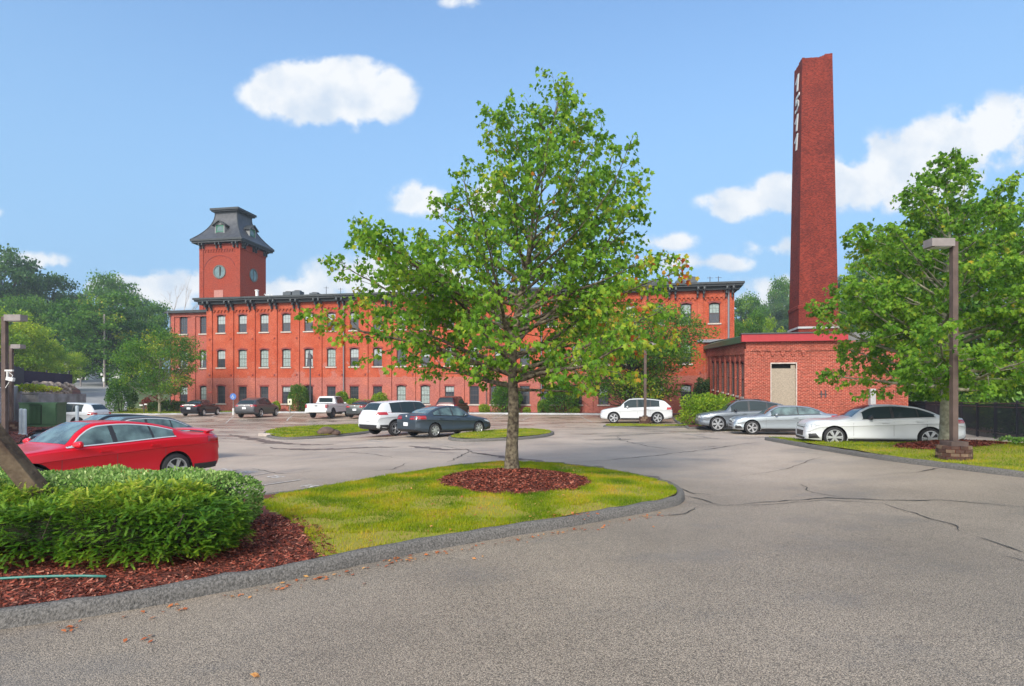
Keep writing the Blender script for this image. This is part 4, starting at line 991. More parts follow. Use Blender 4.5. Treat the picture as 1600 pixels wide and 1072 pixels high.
o = rj.build('vent_pipes', M['white']); o.location = bw(-28.4, 2.0, 12.3); o.rotation_euler = (0, 0, -TH); tag(o, 'cluster of short white pipes on the roof right of the tower foot', 'pipes')
for u, h in ((-21.2, 1.5), (-19.5, 1.3), (19.4, 1.2), (20.2, 1.2)):
    a = MB(); a.tube([(0, 0, 0), (0, 0, h)], .035, 6); a.bar((-.3, 0, h*.9), (.3, 0, h*.9), .03); o = a.build('roof_antenna', M['metal_dark']); o.location = bw(u, 2.2, 12.3)
    tag(o, {-21.2: 'thin rooftop mast beside the left air units', -19.5: 'second thin mast from the tower on the mill roof', 19.4: 'left one of two thin masts at the right end of the roof', 20.2: 'right one of two thin masts at the right end of the roof'}[u], 'antenna')
# ------------------------------------------------------------ cars
def pchip(xs, ys):
    xs = np.array(xs, float); ys = np.array(ys, float); h = np.diff(xs); d = np.diff(ys)/h; m = np.zeros(len(xs))
    for i in range(1, len(xs)-1):
        if d[i-1]*d[i] > 0: w1, w2 = 2*h[i]+h[i-1], h[i]+2*h[i-1]; m[i] = (w1+w2)/(w1/d[i-1]+w2/d[i])
    m[0], m[-1] = d[0], d[-1]
    def f(x):
        x = min(max(x, xs[0]), xs[-1]); i = min(len(h)-1, max(0, int(np.searchsorted(xs, x))-1)); t = (x-xs[i])/h[i]
        return float((2*t**3-3*t**2+1)*ys[i]+(t**3-2*t**2+t)*h[i]*m[i]+(-2*t**3+3*t**2)*ys[i+1]+(t**3-t**2)*h[i]*m[i+1])
    return f
def paint(name, col, metal=.35, rough=.32):
    m = mat(name, col, rough, metal=metal, coat=.35, spec=.35); m.node_tree.nodes['Principled BSDF'].inputs['Coat Roughness'].default_value = .12; return m
class Shape:
    """body surface from profiles; x runs from the nose (0) to the tail (L), y half width, z height"""
    def __init__(s, L, W, H, top, belt, plan, bot, roofw=.60, wheels=(0, 0), r=.33):
        s.L, s.W, s.H = L, W, H; s.wheels = wheels; s.r = r
        s.top = pchip(*zip(*top)); s.belt = pchip(*zip(*belt)); s.plan = pchip(*zip(*plan)); s.bot = pchip(*zip(*bot)); s.roofw = roofw
        s.keys = sorted({p[0] for p in top} | {p[0] for p in belt} | {p[0] for p in plan})
    def section(s, x):
        w = s.plan(x)*s.W/2; zb = s.belt(x); zt = max(s.top(x), zb+.012); z0 = s.bot(x); h = zt-zb
        k = min(1, h/.42); wr = w*(.90-(.90-s.roofw/.5*.5)*k) if k > 0 else w*.9
        wr = w*(.905*(1-k)+s.roofw*2*.5*k)
        zr = zt-(.035+.045*(1-k)) if h > .12 else zb+h*.55
        zr = max(zr, zb+.004)
        mid = (z0+zb)/2
        pts = [(0, z0), (w*.78, z0), (w*.93, z0+.03), (w*.995, z0+.12), (w*1.0, z0+.17), (w*.978, z0+.26), (w*.972, zb-.27), (w*.982, zb-.205), (w*1.0, zb-.19), (w*.990, zb-.10), (w*.968, zb-.03), (w*.915, zb+.002)]
        for i_ in range(5, 8):
            if pts[i_][1] <= pts[i_-1][1]+.004: pts[i_] = (pts[i_][0], pts[i_-1][1]+.004)
        for i_ in range(8, 12):
            if pts[i_][1] <= pts[i_-1][1]+.002: pts[i_] = (pts[i_][0], pts[i_-1][1]+.002)
        for t in (.25, .5, .75): pts.append((w*.912+(wr-w*.912)*t+.018*w*math.sin(t*math.pi), zb+(zr-zb)*t))
        pts += [(wr, zr), (wr*.93, zr+(zt-zr)*.62), (wr*.7, zt-(.010 if h > .12 else .004)), (wr*.35, zt-.002), (0, zt)]
        return pts
    def y_at(s, x, z):
        P = s.section(x)[2:16]
        for a, b in zip(P, P[1:]):
            if a[1] <= z <= b[1] and b[1] > a[1]: return a[0]+(b[0]-a[0])*(z-a[1])/(b[1]-a[1])
        return P[0][0] if z < P[0][1] else P[-1][0]
    def z_at(s, x, y):
        P = s.section(x)[15:]; y = abs(y)
        if y > P[0][0]: P = s.section(x)[10:]
        for a, b in zip(P, P[1:]):
            if b[0] <= y <= a[0] and a[0] > b[0]: return a[1]+(b[1]-a[1])*(a[0]-y)/(a[0]-b[0])
        return P[-1][1]
    def x_end(s, y, z, front=True):
        y = abs(y); N = 60
        for i in range(N+1):
            x = s.L*.30*i/N; X = x if front else s.L-x
            if s.top(X) >= z-.001 and s.y_at(X, z) >= y-.002 and s.bot(X) <= z+.02: return X
        return s.L*.3 if front else s.L*.7
def car_world(v): return v
def build_shape_mesh(s, name, m, extra=None):
    st = sorted(set([round(k, 3) for k in s.keys]+[round(s.L*i/84, 3) for i in range(85)]))
    st = [x for i, x in enumerate(st) if i == 0 or x-st[i-1] > .012 or x in s.keys]
    mb = MB(); rings = []
    for x in st:
        P = s.section(x); rings.append([(x, y, z) for y, z in P]+[(x, -y, z) for y, z in P[-2:0:-1]])
    n = len(rings[0]); vs = [v for r_ in rings for v in r_]
    fs = [(i*n+k, (i+1)*n+k, (i+1)*n+(k+1) % n, i*n+(k+1) % n) for i in range(len(rings)-1) for k in range(n)]
    fs += [tuple(range(n)), tuple(range((len(rings)-1)*n, len(rings)*n))[::-1]]
    mb.add(vs, fs); me = mb.mesh(name, [m, M['void']], True)
    bm = bmesh.new(); bm.from_mesh(me); bmesh.ops.remove_doubles(bm, verts=bm.verts, dist=.0005); bmesh.ops.recalc_face_normals(bm, faces=bm.faces); bm.to_mesh(me); bm.free()
    cut = MB()
    for x in s.wheels:
        for sy in (-1, 1):
            M4 = Matrix.Translation((x, sy*(s.W/2-.12), s.r+.005)) @ Matrix.Rotation(R(90), 4, 'X')
            cut.lathe([(s.r+.055, -.22), (s.r+.055, .22)], 28, 1, M4, cap=True)
    if extra: cut.box(*extra, mi=1)
    cme = cut.mesh('cutter', [m, M['void']])
    bm = bmesh.new(); bm.from_mesh(cme); bmesh.ops.recalc_face_normals(bm, faces=bm.faces); bm.to_mesh(cme); bm.free()
    a = bpy.data.objects.new('a', me); b = bpy.data.objects.new('b', cme); C.objects.link(a); C.objects.link(b)
    md = a.modifiers.new('cut', 'BOOLEAN'); md.object = b; md.operation = 'DIFFERENCE'; md.solver = 'EXACT'
    dg = bpy.context.evaluated_depsgraph_get(); res = bpy.data.meshes.new_from_object(a.evaluated_get(dg))
    bpy.data.objects.remove(a); bpy.data.objects.remove(b)
    res.name = name
    try: res.set_sharp_from_angle(angle=R(38))
    except Exception: pass
    return res
def side_patch(s, lo, hi, sy, off=.006, rows=5, cols=14, mi=0, mb=None):
    """lo/hi: functions or lists of (x,z); patch on the flank, pushed out by off"""
    mb = mb or MB(); lo = poly_res(lo, cols); hi = poly_res(hi, cols); vs = []
    for i in range(cols+1):
        for j in range(rows+1):
            t = j/rows; x = lo[i][0]*(1-t)+hi[i][0]*t; z = lo[i][1]*(1-t)+hi[i][1]*t
            vs.append((x, sy*(s.y_at(x, z)+off), z+off*.3))
    fs = [(i*(rows+1)+j, (i+1)*(rows+1)+j, (i+1)*(rows+1)+j+1, i*(rows+1)+j+1) for i in range(cols) for j in range(rows)]
    if sy > 0: fs = [f[::-1] for f in fs]
    mb.add(vs, fs, mi); return mb
def end_patch(s, lo, hi, front=True, off=.008, rows=4, cols=12, mb=None, mi=0):
    mb = mb or MB(); lo = poly_res(lo, cols); hi = poly_res(hi, cols); vs = []
    for i in range(cols+1):
        for j in range(rows+1):
            t = j/rows; y = lo[i][0]*(1-t)+hi[i][0]*t; z = lo[i][1]*(1-t)+hi[i][1]*t
            vs.append((s.x_end(y, z, front)+(-off if front else off), y, z))
    fs = [(i*(rows+1)+j, (i+1)*(rows+1)+j, (i+1)*(rows+1)+j+1, i*(rows+1)+j+1) for i in range(cols) for j in range(rows)]
    mb.add(vs, fs, mi); return mb
def top_patch(s, x0, x1, inset_, off=.006, n=10, m_=10, mb=None, mi=0):
    mb = mb or MB(); vs = []
    for i in range(n+1):
        x = x0+(x1-x0)*i/n; P = s.section(x); ye = P[15][0]-inset_
        for j in range(m_+1):
            y = -ye+2*ye*j/m_; vs.append((x-off*.4, y, s.z_at(x, y)+off))
    fs = [(i*(m_+1)+j, (i+1)*(m_+1)+j, (i+1)*(m_+1)+j+1, i*(m_+1)+j+1) for i in range(n) for j in range(m_)]
    mb.add(vs, fs, mi); return mb
def poly_res(P, n):
    P = [Vector(p) for p in P]; d = [0]
    for a, b in zip(P, P[1:]): d.append(d[-1]+(b-a).length)
    out = []
    for i in range(n+1):
        t = d[-1]*i/n; k = 0
        while k < len(P)-2 and d[k+1] < t: k += 1
        u = (t-d[k])/max(1e-9, d[k+1]-d[k]); out.append(P[k].lerp(P[k+1], u))
    return out
def wheel_meshes(r, wd, rimr, spokes, rim_mat, kind='split'):
    ty = MB(); ty.lathe([(rimr-.01, -wd/2), (r-.03, -wd/2), (r-.008, -wd/2+.025), (r, -wd/2+.05), (r, wd/2-.05), (r-.008, wd/2-.025), (r-.03, wd/2), (rimr-.01, wd/2), (rimr-.012, -wd/2)], 32)
    rm = MB(); o = -wd/2
    rm.lathe([(rimr-.012, o-.004), (rimr+.006, o-.004), (rimr+.004, o+.012)], 32, 0)
    rm.lathe([(rimr-.012, o-.004), (rimr-.03, o+.05)], 32, 0)
    rm.lathe([(.001, o+.075), (rimr-.01, o+.075)], 24, 1)
    rm.lathe([(.001, o-.002), (.045, o-.002), (.06, o+.02), (.06, o+.07)], 16, 0)
    for k in range(spokes):
        a = 2*math.pi*k/spokes
        for da in ((-.13, .13) if kind == 'split' else (0,)):
            d = Vector((math.cos(a+da), math.sin(a+da), 0)); q = Vector((math.cos(a+da*.4), math.sin(a+da*.4), 0)); w = .018 if kind == 'split' else .034
            p0 = q*.05+Vector((0, 0, o+.005)); p1 = d*(rimr-.012)+Vector((0, 0, o+.006)); t = (p1-p0).normalized(); sd_ = Vector((-t.y, t.x, 0))
            vs = []
            for p, ww in ((p0, w*1.35), (p1, w)):
                vs += [p-sd_*ww, p+sd_*ww, p+sd_*ww*.9+Vector((0, 0, .04)), p-sd_*ww*.9+Vector((0, 0, .04))]
            rm.add(vs, [(0, 1, 5, 4), (1, 2, 6, 5), (3, 0, 4, 7), (2, 3, 7, 6)], 0)
    return ty.mesh('tyre', M['tyre'], True), rm.mesh('rim', [rim_mat, M['plastic']])
def mirror_mesh(m):
    mb = MB(); sec = [(0, .0, .6), (.05, .03, .85), (.13, .05, 1), (.2, .04, .9), (.24, .01, .5)]; vs = []
    for y, x, k in sec:
        for a in np.linspace(0, 2*np.pi, 10, endpoint=False): vs.append((x+.055*k*math.cos(a), y, .075*k*math.sin(a)))
    fs = [(i*10+k, i*10+(k+1) % 10, (i+1)*10+(k+1) % 10, (i+1)*10+k) for i in range(4) for k in range(10)]+[tuple(range(10))[::-1], tuple(range(40, 50))]
    mb.add(vs, fs); return mb.mesh('mirror', m, True)
FRONTH, REARH = 'front', 'rear'
def make_car(name, label, cat, group, s, P, opt, loc, yaw):
    """yaw: heading of the nose, degrees from +X"""
    c = empty(name); tag(c, label, cat, group)
    pm = opt['paint']; gl = M[opt.get('glass', 'carglass')]; X0 = sum(s.wheels)/2
    def put(mb, nm, mt, parent=c, smooth=True):
        me = mb.mesh(nm, mt, smooth) if isinstance(mb, MB) else mb
        o = obj(nm, me, parent); return o
    root = c
    put(build_shape_mesh(s, 'body', pm, opt.get('cut')), 'body', None)
    # glass
    ws, rw = opt['ws'], opt['rw']
    if ws: put(top_patch(s, ws[0], ws[1], .085), 'windshield', gl)
    if rw: put(top_patch(s, rw[0], rw[1], .07), 'rear_window', gl)
    roofh = lambda x: s.section(x)[15][1]-.028
    tint = gl
    for sy in (-1, 1):
        trim = MB()
        for k, (x0, x1) in enumerate(opt['side']):
            n = 14; lo = []; hi = []
            for i in range(n+1):
                x = x0+(x1-x0)*i/n; zb = s.belt(x)+.035; lo.append((x, zb)); hi.append((x, max(zb+.012, roofh(x)-.02)))
            put(side_patch(s, lo, hi, sy, .012), 'side_window', tint)
            if k == 0: LO, HI = lo, hi
        xs_ = opt['side'][0][0]-.03, opt['side'][-1][1]+.03
        def line(fn, w, off=.0135, nm='window_trim', mt=M[opt.get('trim', 'plastic')]):
            lo = []; hi = []
            for i in range(25):
                x = xs_[0]+(xs_[1]-xs_[0])*i/24; z = fn(x); lo.append((x, z-w/2)); hi.append((x, z+w/2))
            return side_patch(s, lo, hi, sy, off, 1, 24, mb=trim)
        line(lambda x: s.belt(x)+.025, .022); line(lambda x: max(s.belt(x)+.03, roofh(x)-.012), .022)
        put(trim, 'window_trim', M[opt.get('trim', 'plastic')])
        pl = MB()
        for (a, b) in zip(opt['side'], opt['side'][1:]):
            x0, x1 = a[1]-.01, b[0]+.01; zb0, zb1 = s.belt(x0)+.03, s.belt(x1)+.03
            side_patch(s, [(x0, zb0), (x1, zb1)], [(x0, roofh(x0)-.02), (x1, roofh(x1)-.02)], sy, .0115, 4, 2, mb=pl)
        if pl.f: put(pl, 'window_pillar', M['plastic'])
        # seams and handles
        sm_ = MB()
        for x in opt['doors']:
            zb = s.belt(x); side_patch(s, [(x-.004, s.bot(x)+.13), (x+.004, s.bot(x)+.13)], [(x-.004, zb), (x+.004, zb)], sy, .003, 6, 1, mb=sm_)
        side_patch(s, [(opt['doors'][0], s.bot(2)+.12), (opt['doors'][-1], s.bot(2)+.12)], [(opt['doors'][0], s.bot(2)+.132), (opt['doors'][-1], s.bot(2)+.132)], sy, .002, 1, 20, mb=sm_)
        put(sm_, 'panel_gap', M['seam'])
        # swage crease highlight as a shallow ridge of paint
        for hx in opt['handles']:
            h = MB(); z = s.belt(hx)-.115; y = s.y_at(hx, z); h.box(hx-.10, hx+.10, sy*(y+.012) if sy > 0 else -(y+.035), (y+.035) if sy > 0 else -(y+.012), z-.016, z+.016)
            h.box(hx-.10, hx-.07, sy*y-.014, sy*y+.014, z-.013, z+.013); h.box(hx+.07, hx+.10, sy*y-.014, sy*y+.014, z-.013, z+.013)
            put(h, 'door_handle', pm if not opt.get('chrome_h') else M['chrome'], smooth=False)
        mr = put(mirror_mesh(pm if opt.get('mirror_paint', 1) else M['plastic']), 'side_mirror', None); mx_ = opt['side'][0][0]+opt.get('mx', .16); mz = s.belt(mx_)+.075
        mr.location = (mx_, sy*(s.y_at(mx_, s.belt(mx_))-.01), mz); mr.scale = (1, sy, 1)
        # rocker
        rk = side_patch(s, [(s.wheels[0]+s.r+.07, s.bot(2)+.015), (s.wheels[1]-s.r-.07, s.bot(2)+.015)], [(s.wheels[0]+s.r+.07, s.bot(2)+.105), (s.wheels[1]-s.r-.07, s.bot(2)+.105)], sy, .010, 2, 14)
        put(rk, 'rocker_panel', M['plastic'])
        if opt.get('clad'):
            for xw in s.wheels:
                ar = MB(); vs = []; n = 18
                for i in range(n+1):
                    a = math.pi*(i/n)*1.06-.1
                    for rr in (s.r+.05, s.r+.11):
                        x = xw+rr*math.cos(a); z = s.r+rr*math.sin(a); vs.append((x, sy*(s.y_at(x, max(z, s.bot(x)+.06))+.008), z))
                fs = [(2*i, 2*i+1, 2*i+3, 2*i+2) for i in range(n)]; ar.add(vs, fs); put(ar, 'wheel_arch_trim', M['plastic'])
        # lights
        hl = opt['head']; put(side_patch(s, [(hl[0], hl[2]), (hl[1], hl[3]-.04)], [(hl[0], hl[2]+hl[4]), (hl[1], hl[3])], sy, .009, 4, 10), 'headlight', M['clear_lens'])
        fl = MB(); yh = opt['heady']; end_patch(s, [(sy*yh[0], yh[2]), (sy*yh[1], yh[2])], [(sy*yh[0], yh[3]), (sy*yh[1], yh[3])], True, .012, 3, 8, mb=fl)
        put(fl, 'headlight', M['clear_lens'])
        tl = opt['tail']; put(side_patch(s, [(tl[0], tl[2]), (tl[1], tl[2]+.01)], [(tl[0]+.02, tl[3]), (tl[1], tl[3])], sy, .010, 4, 8), 'taillight', M['red_lens'])
        ty_ = opt['taily']; put(end_patch(s, [(sy*ty_[0], ty_[2]), (sy*ty_[1], ty_[2])], [(sy*ty_[0], ty_[3]), (sy*ty_[1], ty_[3])], False, .012, 3, 8), 'taillight', M['red_lens'])
        if opt.get('vents', s.H < 1.56):
            put(side_patch(s, [(.10, .28), (.42, .30)], [(.08, .44), (.30, .46)], sy, .008, 3, 5), 'side_intake', M['plastic'])
        # wheels
        for x in s.wheels:
            w = empty('wheel'); w.parent = c; w.location = (x, sy*(s.W/2-.125), s.r)
            w.rotation_euler = (R(90) if sy < 0 else R(-90), 0, 0)
            w.matrix_parent_inverse = Matrix(); obj('tyre', opt['wheel'][0], w); obj('rim', opt['wheel'][1], w)
            w.rotation_euler = (R(-90) if sy < 0 else R(90), 0, rng.uniform(0, 3)) if False else (R(90)*(-1 if sy < 0 else 1), 0, 0)
    gr = opt.get('grille')
    if gr: put(end_patch(s, [(-gr[0]*.86, gr[1]), (gr[0]*.86, gr[1])], [(-gr[0], gr[2]), (gr[0], gr[2])], True, .010, 4, 14), 'grille', M['plastic'])
    lo_ = opt.get('lowgrille', (.62, .24, .36)); put(end_patch(s, [(-lo_[0], lo_[1]), (lo_[0], lo_[1])], [(-lo_[0]*.9, lo_[2]), (lo_[0]*.9, lo_[2])], True, .009, 3, 14), 'lower_intake', M['plastic'])
    rb = opt.get('rbump', (.78, .24, .40)); put(end_patch(s, [(-rb[0], rb[1]), (rb[0], rb[1])], [(-rb[0], rb[2]), (rb[0], rb[2])], False, .010, 3, 16), 'rear_bumper', M['plastic'])
    if opt.get('clad') or opt.get('lowtrim'):
        for sy in (-1, 1):
            put(side_patch(s, [(s.wheels[1]+s.r+.09, rb[1]), (s.L-.12, rb[1]+.02)], [(s.wheels[1]+s.r+.09, rb[2]), (s.L-.12, rb[2])], sy, .009, 3, 8), 'bumper_corner', M['plastic'])
    pz_ = opt.get('plate', .62); x = s.x_end(.1, pz_, False)+.015
    pp = MB(); pp.box(x-.01, x+.012, -.155, .155, pz_-.08, pz_+.08); put(pp, 'licence_plate', M['plate'], smooth=False)
    bd = MB(); xb = s.x_end(0.0, opt.get('badge', .85), False); bd.lathe([(.001, .0), (.05, .0), (.055, -.012)], 14, 0, Matrix.Translation((xb+.014, 0, opt.get('badge', .85))) @ Matrix.Rotation(R(90), 4, 'Y')); put(bd, 'badge', M['chrome'])
    if opt.get('rails'):
        for sy in (-1, 1):
            rl = MB(); x0, x1 = opt['rails']; pts = []
            for i in range(12): x = x0+(x1-x0)*i/11; P_ = s.section(x)[15]; pts.append((x, sy*(P_[0]-.04), s.z_at(x, P_[0]-.04)+(.045 if 0 < i < 11 else .0)))
            rl.tube(pts, .016, 6); put(rl, 'roof_rail', M[opt.get('rail_mat', 'plastic')])
    # underside shadow gap: exhaust / floor pan
    for ch in c.children:
        ch.location.x -= X0
    # nose points to -x in the mesh: turn it
    c.location = (loc[0], loc[1], g(loc[0], loc[1])+.004); c.rotation_euler = (0, 0, R(yaw+180)); return c

def sedan_shape(L=4.7, W=1.8, H=1.45, wb=2.75, fo=.92, deck=1.06, r=.335, hood=.92, fast=0, nose=.68, belt=.92, dc=0):
    k = L/4.7; h = H
    cowl = 1.36*k+dc; rf = 2.15*k; rr = 3.15*k+fast; bk = 4.10*k+fast*.6
    top = [(0, nose-.20), (.03, nose-.06), (.12, nose+.04), (.45, nose+.14), (.9, hood-.03), (cowl, hood+.06), ((cowl+rf)/2, (hood+.06+h)/2+.045), (rf, h-.02), ((rf+rr)/2-.1, h), (rr, h-.055), ((rr+bk)/2, (h-.055+deck)/2+.035), (bk, deck+.01), (bk+.25, deck), (L-.06, deck-.02), (L, deck-.14)]
    bel = [(0, nose-.26), (.12, nose-.06), (.5, nose+.09), (1.3*k, belt-.04), (2.4*k, belt+.01), (3.8*k, belt+.07), (4.3*k, deck-.06), (L-.08, deck-.10), (L, deck-.2)]
    plan = [(0, .76), (.04, .83), (.14, .89), (.42, .95), (.9, .985), (1.6, 1), (3.3*k, 1), (4.1*k, .975), (L-.22, .92), (L-.06, .85), (L, .78)]
    bot = [(0, .24), (.5, .20), (1.5, .19), (3.5*k, .19), (L-.5, .24), (L, .34)]
    return Shape(L, W, H, top, bel, plan, bot, .60, (fo, fo+wb), r)
def suv_shape(L=4.65, W=1.86, H=1.68, wb=2.7, fo=.92, r=.36, hood=1.02, nose=.82, belt=1.05, slope=0.0):
    k = L/4.65; cowl = 1.22*k; rf = 1.95*k; rr = 3.75*k-slope*.3
    top = [(0, nose-.28), (.03, nose-.06), (.12, nose+.04), (.4, nose+.12), (.85, hood), (cowl, hood+.07), ((cowl+rf)/2, (hood+.07+H)/2+.05), (rf, H-.03), ((rf+rr)/2-.2, H), (rr, H-.05-slope*.10), (L-.45-slope*.25, H-.12-slope*.18), (L-.22, H-.34-slope*.22), (L-.06, 1.12), (L-.0, .95)]
    bel = [(0, nose-.34), (.12, nose-.08), (.5, nose+.06), (1.2*k, belt-.05), (2.4*k, belt), (3.8*k, belt+.06), (L-.35, belt+.03), (L-.08, belt-.02), (L, belt-.18)]
    plan = [(0, .62), (.06, .74), (.18, .85), (.4, .935), (.9, .99), (1.6, 1), (3.5*k, 1), (4.1*k, .975), (L-.15, .92), (L-.04, .88), (L, .84)]
    bot = [(0, .32), (.5, .25), (1.5, .24), (3.5*k, .24), (L-.5, .28), (L, .38)]
    return Shape(L, W, H, top, bel, plan, bot, .66, (fo, fo+wb), r)
wh10 = wheel_meshes(.335, .22, .235, 5, M['rim']); wh_cov = wheel_meshes(.32, .20, .215, 7, M['rim'], 'solid'); wh_big = wheel_meshes(.36, .25, .265, 5, M['rim']); wh_au = wheel_meshes(.335, .24, .25, 6, M['rim'])
wh_suv = wheel_meshes(.36, .23, .25, 5, M['rim']); wh_dk = wheel_meshes(.38, .25, .25, 6, M['rim_dark'], 'solid'); wh_q = wheel_meshes(.38, .26, .29, 6, M['rim'])
def sed_opt(s, pm, wheel, **kw):
    k = s.L/4.7; fast = kw.pop('fast', 0); cowl = 1.36*k+kw.pop('dc', 0); rf = 2.15*k; rr = 3.15*k+fast; bk = 4.10*k+fast*.6; dk = s.top(s.L-.2); n = s.top(.12)
    o = dict(paint=pm, wheel=wheel, ws=(cowl+.06, rf-.04), rw=(rr+.05, bk-.10), side=[(1.72*k, 2.55*k), (2.63*k, 3.30*k), (3.34*k, 3.72*k+fast*.5)], doors=[1.42*k, 2.60*k, 3.55*k], handles=[2.36*k, 3.34*k],
             head=(.16, .60, n-.16, n+.02, .11), heady=(.48, .72, n-.15, n-.04), tail=(s.L-.42, s.L-.07, dk-.20, dk-.07), taily=(.42, .74, dk-.22, dk-.09), grille=(.42, n-.22, n-.08), plate=.70, badge=dk-.10, trim='plastic')
    o.update(kw); return o
def suv_opt(s, pm, wheel, **kw):
    k = s.L/4.65; sl = kw.pop('slope', 0); cowl = 1.22*k; rf = 1.95*k; n = s.top(.12)
    o = dict(paint=pm, wheel=wheel, ws=(cowl+.06, rf-.04), rw=(s.L-.44-sl*.25, s.L-.13), side=[(1.55*k, 2.35*k), (2.44*k, 3.22*k), (3.28*k, 3.86*k-sl*.15)], doors=[1.28*k, 2.40*k, 3.25*k], handles=[2.18*k, 3.06*k],
             head=(.14, .58, n-.17, n+.01, .12), heady=(.45, .76, n-.17, n-.05), tail=(s.L-.38, s.L-.06, .92, 1.08), taily=(.50, .80, .92, 1.06), grille=(.45, n-.28, n-.08), plate=.80, badge=.98, clad=True, rbump=(.80, .30, .55), lowgrille=(.66, .32, .46))
    o.update(kw); return o
P_red = paint('ruby_red_paint', (.56, .006, .016), .1, .28); P_black = paint('black_paint', (.012, .012, .016), .2); P_dk = paint('charcoal_paint', (.045, .048, .055), .5)
P_white = paint('white_car_paint', (.54, .56, .575), 0, .3); P_slate = paint('slate_blue_paint', (.055, .075, .095), .45); P_silver = paint('silver_paint', (.36, .40, .43), .6, .34); P_grey = paint('steel_grey_paint', (.17, .19, .215), .5)
P_gun = paint('gunmetal_paint', (.10, .10, .105), .5); P_mar = paint('dark_maroon_paint', (.045, .012, .014), .3); P_grn = paint('dark_grey_green_paint', (.07, .078, .078), .5)
def d2(a): a = R(a); return Vector((math.cos(a), math.sin(a)))
G1 = 'cars parked in the angled stalls at the left'; G2 = 'cars parked facing the mill'; G3 = 'cars in the right hand row'
sh = sedan_shape(5.1, 1.94, 1.49, 2.87, 1.0, 1.13, .35, hood=.98, nose=.76, belt=1.0, fast=-.02, dc=.13)
whr = wheel_meshes(.35, .24, .245, 5, M['rim'])
car_red = make_car('parked_car', 'bright red four door sedan parked behind the clipped hedge', 'car', G1, sh, None, sed_opt(sh, P_red, whr, trim='chrome', fast=-.02, dc=.13, side=[(1.66, 2.52), (2.62, 3.36), (3.41, 3.88)], doors=[1.52, 2.57, 3.62], handles=[2.32, 3.38], mx=.10, glass='carglass_lit', plate=.8, lowtrim=1, rbump=(.8, .26, .42), chrome_h=0), (-9.25, 13.2), 180+62)
sp = MB(); x = sh.L-.22
for yy in (-.6, .6): sp.box(x-.05, x+.05, yy-.05, yy+.05, 1.04, 1.16)
vs = []
for i in range(13):
    y = -.78+1.56*i/12; xx = x-.02-.10*(1-abs(y)/.78)**.5*0+.06*(1-(y/.78)**2); zz = 1.15+.02*(1-(y/.78)**2)
    vs += [(xx-.09, y, zz), (xx+.09, y, zz+.02), (xx+.09, y, zz+.045), (xx-.09, y, zz+.02)]
sp.add(vs, [(4*i+a, 4*i+(a+1) % 4, 4*i+4+(a+1) % 4, 4*i+4+a) for i in range(12) for a in range(4)]+[(0, 1, 2, 3), (51, 50, 49, 48)])
o = sp.build('rear_spoiler', P_red, car_red); o.location.x = -sum(sh.wheels)/2
vent = side_patch(sh, [(1.22, .78), (1.60, .80)], [(1.25, .84), (1.58, .83)], 1, .008, 2, 6); o = vent.build('fender_vent', M['chrome'], car_red); o.location.x = -sum(sh.wheels)/2
sh = sedan_shape(4.9, 1.87, 1.53, 2.85, .95, 1.06, .34, fast=.2, nose=.70)
c_dk = make_car('parked_car', 'dark grey sedan with bright headlights parked just beyond the red sedan', 'car', G1, sh, None, sed_opt(sh, P_gun, wh10, trim='chrome', fast=.2, glass='carglass_lit', grille=(.5, .46, .72)), (-12.3, 19.3), 180+58)
sh = sedan_shape(4.85, 1.85, 1.44, 2.82, .95, 1.06, .34, fast=.3, nose=.68)
make_car('parked_car', 'black sedan with orange marker lights beside the green transformer', 'car', G1, sh, None, sed_opt(sh, P_black, wh10, fast=.3, glass='carglass_lit'), (-15.8, 23.7), 180+60)
sh = suv_shape(4.62, 1.86, 1.68)
make_car('parked_car', 'white crossover seen from behind next to the green transformer', 'car', G1, sh, None, suv_opt(sh, P_white, wh_suv), (-28.1, 38.4), 178)
# facing the mill
sh = sedan_shape(4.63, 1.78, 1.45, 2.7, .93, 1.08, .32)
make_car('parked_car', 'black compact sedan parked nose in at the left end of the mill', 'car', G2, sh, None, sed_opt(sh, P_black, wh_cov), (-28.3, 55.4), 92)
sh = suv_shape(4.75, 1.9, 1.66, 2.75, slope=.6)
make_car('parked_car', 'dark grey crossover parked beside the blue accessible sign', 'car', G2, sh, None, suv_opt(sh, P_gun, wh_suv, slope=.6, clad=False), (-21.8, 52.3), 86)
# two-tone grey of the further Camry-like sedan
sh = sedan_shape(4.85, 1.84, 1.45, 2.78, .97, 1.10, .33)
make_car('parked_car', 'dark grey sedan parked right of the white pickup truck', 'car', G2, sh, None, sed_opt(sh, P_grn, wh_cov), (-12.25, 51.4), 80)
sh = sedan_shape(4.75, 1.80, 1.47, 2.75, .95, 1.10, .33)
make_car('parked_car', 'white sedan mostly hidden behind the white crossover', 'car', G2, sh, None, sed_opt(sh, P_white, wh_cov, glass='carglass'), (-8.1, 47.6), 78)
sh = suv_shape(4.9, 1.95, 1.78, 2.8, hood=1.08, belt=1.1)
make_car('parked_car', 'dark maroon crossover parked at the mill behind the blue grey sedan', 'car', G2, sh, None, suv_opt(sh, P_mar, wh_suv), (-5.0, 51.9), 80)
